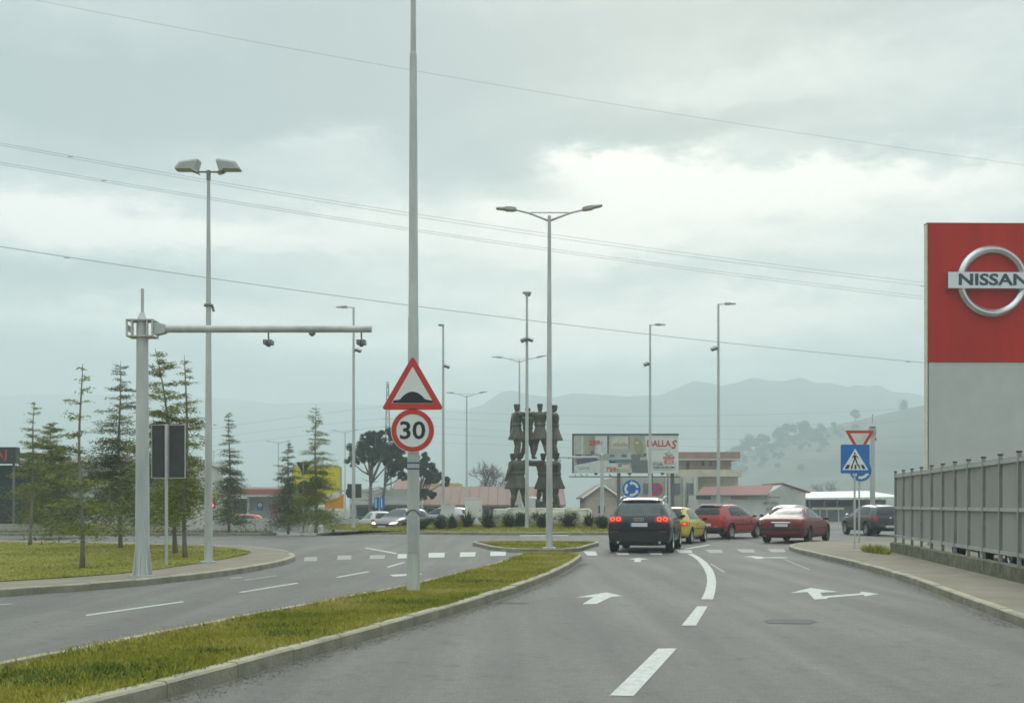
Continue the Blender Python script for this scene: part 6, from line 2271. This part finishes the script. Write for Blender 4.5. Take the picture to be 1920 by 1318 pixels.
def slope_roof(root, name, px0, px1, py_ridge, py_eave, d, run, mat, thick=0.18, over=0.4):
    xa, xb, _, _ = W(px0, px1, py_ridge, py_eave, d)
    ze = h_of(0, py_eave, d)
    zr_ = h_of(0, py_ridge, d + run)
    m = MB()
    y0, y1, y2 = d - over, d + run, d + 2 * run + over
    vs = []
    for x in (xa, xb):
        vs += [(x, y0, ze), (x, y1, zr_), (x, y2, ze), (x, y2, ze - thick), (x, y1, zr_ - thick), (x, y0, ze - thick)]
    m.add(vs, [(0, 1, 7, 6), (1, 2, 8, 7), (2, 3, 9, 8), (3, 4, 10, 9), (4, 5, 11, 10), (5, 0, 6, 11), (0, 5, 4, 1), (1, 4, 3, 2), (6, 7, 10, 11), (7, 8, 9, 10)])
    o = m.build(name, mat, root, world=True)
    # standing ribs down the slope
    m = MB()
    n_ = int((xb - xa) / 0.9)
    for k in range(n_ + 1):
        x = xa + (xb - xa) * k / n_
        m.tube([(x, y0, ze + 0.03), (x, y1, zr_ + 0.03)], 0.035, 4)
    tag(m.build('roof_ribs', mat, root, world=True), kind='stuff')
    return o


# long low hall behind the monument
t = house('long_hall', 'long low hall with dull red-brown roof stretching behind the monument', 100, 790, 1058)
slope_roof(t, 'roof', 788, 1060, 912, 946, 100, 5, tile_dull)
hb(t, 'wall', 792, 1056, 948, 985, 100, 10, wall_dark, 0.1, -0.6)
for px in (800, 826, 852, 905, 1070):
    if px < 1050:
        f_ = hb(t, 'window', px, px + 14, 952, 966, 100, 0.1, wall_grey, 0.02)
        hb(f_, 'pane', px + 1.5, px + 12.5, 953.5, 964.5, 100, 0.06, pane_mat, -0.02)
hb(t, 'door', 880, 895, 952, 985, 100, 0.1, wall_grey, 0.02, -0.5)


# gabled house
d = 98
t = house('gabled_house', 'small pinkish gabled house with white roof edges between monument and grey block', d, 1100, 1157)
xa, xb, zl, zh = W(1099, 1157, 932, 985, d)
xm = at(1128, HY, d).x
zp = h_of(0, 913, d)
m = MB()
m.prism([(xa, -0.6), (xb, -0.6), (xb, zh), (xm, zp), (xa, zh)], lambda a, b, q: (a, q, b), d, d + 9)
m.build('wall', wall_pink, t, world=True)
for s, xe in ((-1, xa - 0.35), (1, xb + 0.35)):
    m = MB()
    ze = zh - 0.15
    nx = (zp - ze); nz_ = abs(xm - xe)
    vs = [(xe, d - 0.35, ze), (xm, d - 0.35, zp + 0.14), (xm, d + 9.3, zp + 0.14), (xe, d + 9.3, ze), (xe, d - 0.35, ze + 0.16), (xm, d - 0.35, zp + 0.3), (xm, d + 9.3, zp + 0.3), (xe, d + 9.3, ze + 0.16)]
    m.add(vs, [(0, 1, 2, 3), (4, 7, 6, 5), (0, 4, 5, 1), (1, 5, 6, 2), (2, 6, 7, 3), (3, 7, 4, 0)])
    rf = m.build('roof', tile_dull, t, world=True)
    m = MB(); m.tube([(xe - t.location.x, -0.42, ze + 0.06 - t.location.z), (xm - t.location.x, -0.42, zp + 0.2 - t.location.z)], 0.11, 4); m.build('verge_board', fascia_white, rf)
hb(t, 'window', 1122, 1134, 948, 962, d, 0.1, pane_mat, -0.06)
hb(t, 'string_course', 1100, 1156, 934, 935, d, 0.1, fascia_white, -0.05)

# unfinished grey-beige block
d = 103
t = house('unfinished_block', 'unfinished beige block with flat brick-red parapet and bare balconies, right of the billboard', d, 1155, 1386)
hb(t, 'front_wall', 1155, 1309, 893, 985, d - 3, 14, wall_dirty, 0, -0.6)
for px in (1168, 1246, 1252, 1280, 1300):
    hb(t, 'pilaster', px, px + (9 if px == 1252 else 4), 896, 985, d - 3, 0.3, wall_grey, -0.32, -0.6)
for px in (1184, 1206, 1226, 1264, 1288):
    w_ = hb(t, 'window', px, px + 11, 906, 926, d - 3, 0.08, wall_dark, -0.09)
hb(t, 'upper_wall', 1272, 1371, 862.5, 882, d, 10, wall_brown)
hb(t, 'parapet', 1270, 1384.5, 848, 861, d, 12, pm('brick_parapet', (0.33, 0.20, 0.165), 0.9, 0, 0.2, 1.5, 0.3, 8), -0.8)
hb(t, 'roof_slab', 1270, 1386, 861.2, 862.8, d, 12.4, fascia_white, -1.0)
hb(t, 'balcony', 1274, 1385, 881, 892.5, d, 10, wall_beige, -1.2)
hb(t, 'floor_slab', 1274, 1386, 892.6, 894.2, d, 10.2, wall_dirty, -1.3)
hb(t, 'lower_wall', 1309.5, 1384, 894.4, 985, d, 10, wall_beige, 0, -0.6)
for px, y0, y1, w_ in ((1286, 866, 879.5, 6.5), (1315, 864.5, 873.5, 5.5), (1329, 864.5, 873.5, 5.5)):
    f_ = hb(t, 'window', px, px + w_, y0, y1, d, 0.08, pm('window_frame_grey', (0.2, 0.2, 0.2), 0.6), -0.04)
    xa, xb, zl, zh = W(px + 0.8, px + w_ - 0.8, y0 + 0.8, y1 - 0.8, d)
    MB().bx((xa - t.location.x, -0.075, zl - t.location.z), (xb - t.location.x, -0.045, zh - t.location.z)).build('pane', pm('blue_pane', (0.05, 0.07, 0.11), 0.15), f_)
hb(t, 'drain_pipe', 1287, 1289, 905, 942, d - 3, 0.1, wall_dark, -0.75)

# shed with red roof and painted notice
d = 94
t = house('red_roof_shed', 'white shed with red gabled roof and red notice painted on its wall', d, 1305, 1512)
xL, xG, xR = at(1305, HY, d).x, at(1438, HY, d).x, at(1512, HY, d).x
xP = at(1468, HY, d).x
ze, zp = h_of(0, 926, d), h_of(0, 908.5, d)
m = MB()
m.bx((xL + 0.2, d + 0.3, -0.6), (xG, d + 7, ze - 0.1)); m.build('wall', white_paint, t, world=True)
m = MB()
m.prism([(xG + 0.002, -0.6), (xR, -0.6), (xR, h_of(0, 923, d)), (xP, zp), (xG + 0.002, ze - 0.05)], lambda a, b, q: (a, q, b), d + 0.25, d + 8)
m.build('gable_wall', wall_grey, t, world=True)
m = MB()
xr1, xr0 = xP, at(1332, HY, d).x
vs = [(xL, d - 0.3, ze), (xG, d - 0.3, ze), (xr1, d + 3.5, zp + 0.05), (xr0, d + 3.5, zp - 0.12), (xL, d - 0.3, ze - 0.14), (xG, d - 0.3, ze - 0.14), (xr1, d + 3.5, zp - 0.1), (xr0, d + 3.5, zp - 0.3)]
m.add(vs, [(0, 1, 2, 3), (4, 7, 6, 5), (0, 4, 5, 1), (1, 5, 6, 2), (2, 6, 7, 3), (3, 7, 4, 0)])
rf = m.build('roof', tile_red, t, world=True)
m = MB()
m.add([(xP, d + 0.1, zp + 0.03), (xR + 0.4, d + 0.1, h_of(0, 924, d)), (xR + 0.4, d + 8, h_of(0, 924, d)), (xP, d + 8, zp + 0.03), (xP, d + 0.1, zp + 0.18), (xR + 0.4, d + 0.1, h_of(0, 922, d)), (xR + 0.4, d + 8, h_of(0, 922, d)), (xP, d + 8, zp + 0.18)], [(0, 1, 2, 3), (4, 7, 6, 5), (0, 4, 5, 1), (1, 5, 6, 2), (2, 6, 7, 3), (3, 7, 4, 0)])
m.build('roof', tile_red, t, world=True)
hb(t, 'gutter', 1305, 1438, 926.5, 928, d, 0.15, fascia_white, -0.35)
for a, b_, mt in ((1306, 1333, wall_dark), (1372, 1402, wall_brown), (1402, 1436, wall_grey)):
    hb(t, 'window_band', a, b_, 928.5, 936, d, 0.1, mt, 0.22)
hb(t, 'pale_band', 1334, 1371, 928.5, 936, d, 0.1, white_paint, 0.21)
notice = pm('painted_red_letters', (0.34, 0.12, 0.10), 0.8)
notice2 = pm('painted_dark_letters', (0.20, 0.17, 0.17), 0.8)
for s, y0, y1, x0, x1, mt in (('IZDAJE PLAC', 929.5, 935, 1430, 1463, notice), ('500m² 1000m²', 940.5, 945, 1431, 1460, notice2), ('067 069 500', 951, 956.5, 1437, 1457, notice)):
    m = MB()
    pos = at((x0 + x1) / 2, (y0 + y1) / 2, d + 0.24)
    text_mb(m, s, (pos.x - t.location.x, 0.24, pos.z - t.location.z), (y1 - y0) / F * d, 0.01, 0.01, 0, (x1 - x0) / F * d)
    m.build('lettering', mt, t)

# pale roofed warehouse
d = 108
t = house('open_warehouse', 'long open-sided warehouse with pale sheet roof and dark bays behind the fence', d, 1465, 1690)
xa, xb = at(1465, HY, d).x, at(1700, HY, d).x
ze, zr_ = h_of(0, 934, d), h_of(0, 922.5, d)
m = MB()
m.add([(xa, d, ze), (xb, d, h_of(0, 931, d)), (xb, d + 12, h_of(0, 919, d) + 0.1), (xa + 2.2, d + 12, zr_ + 0.1), (xa, d, ze - 0.15), (xb, d, h_of(0, 931, d) - 0.15), (xb, d + 12, h_of(0, 919, d) - 0.05), (xa + 2.2, d + 12, zr_ - 0.05)], [(0, 1, 2, 3), (4, 7, 6, 5), (0, 4, 5, 1), (1, 5, 6, 2), (2, 6, 7, 3), (3, 7, 4, 0)])
m.build('roof', fascia_white, t, world=True)
hb(t, 'back_wall', 1468, 1700, 936, 985, d, 0.3, wall_dark, 6, -0.6)
hb(t, 'front_wall', 1468, 1700, 950, 985, d, 0.2, pm('blue_grey_sheet', (0.15, 0.165, 0.19), 0.7, 0, 0.25, 1.0), 0.6, -0.6)
hb(t, 'pale_bay', 1498, 1518, 936, 950, d, 0.2, wall_grey, 1.4)
for px in (1466, 1487, 1496, 1518, 1546, 1570, 1600, 1625, 1650, 1680):
    hb(t, 'column', px, px + 2, 935, 985, d, 0.25, wall_dark, 0.1, -0.6)

# flat stand between coupe and grey car
d = 62
t = house('market_stand', 'low pale flat-topped stand on thin legs behind the maroon coupe', d, 1535, 1582, 0, cat='stand')
hb(t, 'top', 1534, 1582, 951.5, 955.5, d, 1.4, pm('stand_cream', (0.46, 0.42, 0.30), 0.8, 0, 0.2, 2))
for px in (1540, 1553, 1575):
    hb(t, 'leg', px, px + 1.5, 955.6, 985, d, 0.06, fascia_white, 0.3, 0)

# pale shopfronts behind the pines
d = 97
t = house('shop_building', 'pale low shop building with dark glazing behind the umbrella pines', d, 655, 790)
hb(t, 'wall', 655, 789, 918, 985, d, 8, wall_grey, 0.3, -0.8)
hb(t, 'fascia', 655, 792, 938, 946, d, 0.4, fascia_white, -0.1)
for a, b_ in ((668, 690), (693, 712), (716, 742), (745, 770)):
    f_ = hb(t, 'shop_window', a, b_, 950, 968, d, 0.1, pane_mat, 0.19)
hb(t, 'plinth', 655, 789, 969, 985, d, 0.2, wall_dark, 0.05, -0.8)
t = house('yellow_house', 'small house with yellow gable and tiled roof peeping over the hall roof', 118, 790, 866)
d = 118
hb(t, 'wall', 792, 862, 906, 985, d, 8, pm('yellow_plaster', (0.50, 0.42, 0.20), 0.9, 0, 0.12, 1), 0.3, -0.6)
slope_roof(t, 'roof', 808, 856, 905, 914, d, 4, pm('orange_tiles', (0.38, 0.22, 0.14), 0.9, 0, 0.15, 2))
t = house('brown_house', 'house with brown tiled roof behind the speed sign pole', 112, 736, 790)
d = 112
hb(t, 'wall', 738, 788, 915, 985, d, 8, wall_grey, 0.3, -0.6)
slope_roof(t, 'roof', 736, 790, 900, 917, d, 4, tile_dull)
hb(t, 'window', 752, 764, 921, 930, d, 0.1, pane_mat, 0.22)

# filling station
d = 105
t = house('filling_station', 'filling station with red and white canopy edge behind the lone cedar', d, 395, 560)
hb(t, 'canopy', 398, 548, 917, 926, d, 9, fascia_red, -1.0)
hb(t, 'canopy_edge', 398, 548, 926.2, 931, d, 8.8, fascia_white, -0.9)
hb(t, 'roof_top', 440, 548, 913, 916.8, d, 7, wall_grey, 0)
hb(t, 'wall', 465, 560, 931.2, 985, d, 7, pm('station_grey', (0.34, 0.34, 0.33), 0.8, 0, 0.1, 0.8), 0.6, -0.6)
hb(t, 'door', 506, 516, 944, 985, d, 0.1, fascia_red, 0.48, -0.6)
hb(t, 'dark_bay', 400, 464, 934, 985, d, 0.3, wall_dark, 4, -0.6)
for px in (402, 432, 462):
    hb(t, 'column', px, px + 4, 931.2, 985, d, 0.4, fascia_white, 0.2, -0.6)
xa, xb, zl, zh = W(480, 491, 940, 957, d)
pnl = MB().bx((xa, d + 0.5, zl), (xb, d + 0.58, zh)).build('blue_sign', sign_blue, t, world=True)
m = MB(); ring_fs(m, 0.2, 0.06, ((xa + xb) / 2 - t.location.x, 0.49, (zl + zh) / 2 + 0.1 - t.location.z), 0.005, -0.02, n=18); m.build('white_disc', sign_white, pnl)

# grey building behind the cedars, hoarding, display board
d = 78
t = house('grey_depot', 'pale grey depot building showing between the cedar trunks', d, 105, 340)
hb(t, 'wall', 112, 332, 866, 985, d, 12, wall_grey, 0.5, -0.6)
hb(t, 'roof_edge', 108, 336, 856, 866, d, 13, fascia_white, 0)
for px in range(124, 318, 38):
    f_ = hb(t, 'window', px, px + 24, 884, 905, d, 0.1, pane_mat, 0.39)
    hb(t, 'shutter_door', px + 2, px + 22, 925, 985, d, 0.1, pm('shutter_white', (0.5, 0.5, 0.47), 0.7), 0.39, -0.6)
d = 60
t = house('dark_hoarding', 'dark green-blue screened hoarding at the far left edge under the display board', d, -60, 112, -0.6)
hm = pm('dark_green_screen', (0.022, 0.034, 0.036), 0.85, 0, 0.35, 1.2, 0.6, 8, col2=(0.045, 0.062, 0.055))
for k in range(6):
    hb(t, 'panel', -60 + 28.6 * k, -32 + 28.6 * k, 872 + (k % 2), 990, d, 0.25, hm, 0, -0.6)
t = house('display_board', 'dark electronic display board with red glowing letters above the hoarding', 59, -60, 30, cat='sign')
d = 59
hb(t, 'cabinet', -60, 29.5, 838, 869, d, 0.5, pm('display_black', (0.02, 0.034, 0.034), 0.5))
led = pm('red_led', (0.3, 0.03, 0.03), 0.5, emit=(1.0, 0.10, 0.09), estr=0.07)
m = MB()
pos = at(-6, 853, d)
text_mb(m, 'NAJ', (pos.x - t.location.x - 0.18, -0.005, pos.z - t.location.z), 22 / F * d, 0.02, 0.0, 0, 50 / F * d)
m.build('lettering', led, t)
for px in (-20, 20):
    hb(t, 'post', px, px + 3, 869.2, 985, d, 0.15, wall_dark, 0.2, -0.5)
t = house('small_block', 'small plain grey block rising behind the hoarding, left of the first cedar', 82, 36, 62)
hb(t, 'wall', 36, 62, 850, 985, 82, 4, wall_grey, 0, -0.6)
hb(t, 'roof', 35.5, 62.5, 848.5, 850, 82, 4.2, wall_dirty, -0.1)
# low walls
low_wall = pm('low_concrete_wall', (0.36, 0.34, 0.29), 0.9, 0, 0.2, 0.8, 0.3, 12)
t = house('concrete_wall', 'low pale concrete wall running behind the cedars on the left', 56, -80, 305, 0, cat='wall')
for k in range(13):
    hb(t, 'wall_bay', -80 + 30 * k, -80.6 + 30 * k + 30, 982, 1000, 56, 0.25, low_wall, 0, -0.2)
t = house('white_wall', 'low whitish wall between the filling station cedar and the umbrella pines', 73, 395, 700, -0.4, cat='wall')
for k in range(11):
    hb(t, 'wall_bay', 395 + 28 * k, 395 + 28 * k + 27.4, 972, 990, 73, 0.2, pm('white_low_wall', (0.46, 0.45, 0.41), 0.9, 0, 0.18, 0.9), 0, -0.5)

# yellow board
d = 64
t = house('yellow_sign_board', 'large rounded yellow sign board with orange lower plate behind the spiky cedar', d, 548, 645, -0.2, cat='sign')
yl = pm('board_yellow', (0.66, 0.56, 0.03), 0.6, 0, 0.05, 1)
og = pm('board_orange', (0.66, 0.28, 0.02), 0.6, 0, 0.05, 1)
k = d / F
L0 = t.location
P = lambda a, b: (at(a, b, d).x - L0.x, at(a, b, d).z - L0.z)
MB().plate(rpoly([P(547, 945), P(640, 945), P(640, 872), P(547, 872)], 8 * k), (0, 0, 0), 0.0, 0.3).build('board_frame', pm('board_edge_grey', (0.4, 0.42, 0.36), 0.5), t)
MB().plate(rpoly([P(549, 943), P(637, 943), P(637, 874), P(549, 874)], 7 * k), (0, 0, 0), -0.02, -0.004).build('yellow_face', yl, t)
MB().plate([P(606, 942), P(637, 934), P(637, 921), P(606, 929)], (0, 0, 0), -0.03, -0.022).build('white_face', fascia_white, t)
MB().plate([P(610, 953), P(645, 953), P(645, 926), P(636, 932), P(610, 940)], (0, 0, 0), -0.24, -0.035).build('orange_plate', og, t)
for px in (562, 622):
    hb(t, 'post', px, px + 4, 945.2, 990, d, 0.2, galv, 0.05, -0.6)

# traffic lights far left
for px, py, on, lb, d in ((225, 925, 'g', 'distant traffic light showing green between the cedars', 70), (399, 939, 'r', 'distant traffic light showing red beside the twin-head lamp post', 72)):
    p = at(px, py, d)
    t = thing('traffic_light', lb, 'traffic light', (p.x, d, hgt(p.x, d)))
    h = p.z - hgt(p.x, d)
    MB().tube([(0, 0.12, 0), (0, 0.12, h + 0.5)], 0.05, 8).build('post', galv, t)
    MB().box((0, 0, h), (0.32, 0.2, 0.95)).build('housing', trim_black, t)
    for k, z in enumerate((0.3, 0, -0.3)):
        lit = (on == 'r' and k in (0, 2)) or (on == 'g' and k == 1)
        c_ = (1.0, 0.10, 0.12) if on == 'r' else (0.05, 1.0, 0.25)
        mt = pm('lamp_%s_%d' % (on, lit), (0.3, 0.05, 0.05) if on == 'r' else (0.03, 0.2, 0.06), 0.3, emit=c_ if lit else None, estr=3.0)
        MB().lathe([(0, -0.02), (0.1, -0.015), (0.12, 0.02)], 14, (0, -0.11, h + z), axis='Y').build('lamp', mt, t)

# ------------------------------------------------------------------ power lines and pylon
wire_mat = pm('cable_grey', (0.17, 0.19, 0.19), 0.6, 0.2)


def wire(px_pts, d0, d1, rad, label, ext=(-500, 2500), group='overhead power lines', dampers=()):
    xs = np.array([p[0] for p in px_pts]); ys = np.array([p[1] for p in px_pts])
    co = np.polyfit(xs, ys, 2 if len(xs) > 2 else 1)
    pts = []
    for x in np.linspace(ext[0], ext[1], 40):
        f = (x - ext[0]) / (ext[1] - ext[0])
        d = 1 / ((1 - f) / d0 + f / d1)
        pts.append(at(x, np.polyval(co, x), d))
    t = thing('power_line', label, 'cable', pts[20], 0, group)
    m = MB(); m.tube(pts, rad * 0.62, 5); m.build('wire', wire_mat, t, world=True, smooth=True)
    for dx in dampers:
        f = (dx - ext[0]) / (ext[1] - ext[0])
        d = 1 / ((1 - f) / d0 + f / d1)
        q = at(dx, np.polyval(co, dx), d)
        m = MB(); m.tube([q + Vector((-0.18, 0, -0.06)), q + Vector((-.05, 0, -.09)), q + Vector((0.05, 0, -.09)), q + Vector((0.18, 0, -0.06))], [0.05, 0.02, 0.02, 0.05], 6); m.build('damper', sign_black, t, world=True)


wire([(60, 0), (780, 131), (1300, 222), (1920, 309)], 95, 150, 0.022, 'thin uppermost wire crossing the dark upper clouds')
wire([(0, 266), (390, 343), (775, 399), (1030, 437), (1735, 531)], 85, 150, 0.024, 'upper wire of the upper close pair', dampers=(132,))
wire([(0, 270), (390, 348), (775, 404), (1030, 443), (1735, 537)], 85, 150, 0.024, 'lower wire of the upper close pair', dampers=(1729,))
wire([(0, 305), (390, 368), (775, 430), (1030, 467), (1735, 556)], 85, 150, 0.024, 'upper wire of the lower close pair', dampers=(195,))
wire([(0, 309), (390, 372), (775, 434), (1030, 471), (1735, 561)], 85, 150, 0.024, 'lower wire of the lower close pair')
wire([(0, 463), (390, 520), (770, 573), (1030, 606), (1735, 680)], 80, 150, 0.040, 'thicker single wire lowest of the long sloping wires', dampers=(125, 1703))
faint = 'faint distant wires near the mountains'
for k, pts in enumerate([[(740, 768), (1000, 777), (1370, 779), (1740, 764)], [(740, 778), (1000, 795), (1370, 797), (1740, 788)], [(740, 792), (1040, 815), (1400, 822), (1740, 818)], [(740, 806), (1040, 830), (1400, 836), (1740, 852)], [(740, 826), (1040, 842), (1400, 852), (1740, 880)]]):
    wire(pts, 300, 300, 0.042, ('topmost', 'second from top', 'middle', 'second from bottom', 'lowest')[k] + ' of five faint wires crossing the mountains right of the lattice mast', (728, 2300), faint)
for k, pts in enumerate([[(0, 868), (300, 822), (460, 790), (727, 762)], [(0, 880), (300, 838), (460, 808), (727, 785)], [(0, 890), (300, 852), (460, 826), (727, 800)]]):
    wire(pts, 300, 300, 0.042, ('topmost', 'middle', 'lowest')[k] + ' of three faint wires rising from the cedars to the lattice mast', (-300, 727), faint)
d = 300
p = at(727, HY, d)
t = thing('lattice_mast', 'slender hazy lattice power mast behind the speed bump sign', 'mast', (p.x, d, -1))
H_ = h_of(0, 716, d) + 1
m = MB()
wid = lambda z: 1.15 * (1 - 0.8 * z / H_)
for sx in (-1, 1):
    for sy in (-1, 1):
        m.tube([(sx * wid(0), sy * wid(0), 0), (sx * wid(H_), sy * wid(H_), H_)], 0.10, 4)
m.build('legs', galv_dark, t)
m = MB()
for k in range(15):
    z0, z1 = H_ * k / 15, H_ * (k + 1) / 15
    for sx, sy, ex_, ey in ((-1, -1, 1, -1), (1, -1, 1, 1), (1, 1, -1, 1), (-1, 1, -1, -1)):
        s = 1 if k % 2 else -1
        a = (sx * wid(z0), sy * wid(z0), z0) if s > 0 else (ex_ * wid(z0), ey * wid(z0), z0)
        b = (ex_ * wid(z1), ey * wid(z1), z1) if s > 0 else (sx * wid(z1), sy * wid(z1), z1)
        m.tube([a, b], 0.06, 4)
        m.tube([(sx * wid(z1), sy * wid(z1), z1), (ex_ * wid(z1), ey * wid(z1), z1)], 0.055, 4)
tag(m.build('lattice_bracing', galv_dark, t), kind='stuff')
m = MB()
for py in (762, 785, 800):
    z = h_of(0, py, d) + 1
    m.tube([(-1.6, 0, z), (1.6, 0, z)], 0.07, 4)
m.build('cross_arms', galv_dark, t)

# ------------------------------------------------------------------ haze
hz = MB()
hz.bx((-2300, -300, -6), (2300, 2100, 215))
ho = hz.build('haze', bpy.data.materials.new('haze_air'))
hm_ = ho.data.materials[0]
hm_.use_nodes = True
hm_.node_tree.nodes.clear()
pv = hm_.node_tree.nodes.new('ShaderNodeVolumePrincipled')
pv.inputs['Color'].default_value = (0.815, 0.93, 0.955, 1)
pv.inputs['Density'].default_value = 0.0012
ou = hm_.node_tree.nodes.new('ShaderNodeOutputMaterial')
hm_.node_tree.links.new(pv.outputs[0], ou.inputs['Volume'])
tag(ho, kind='stuff')
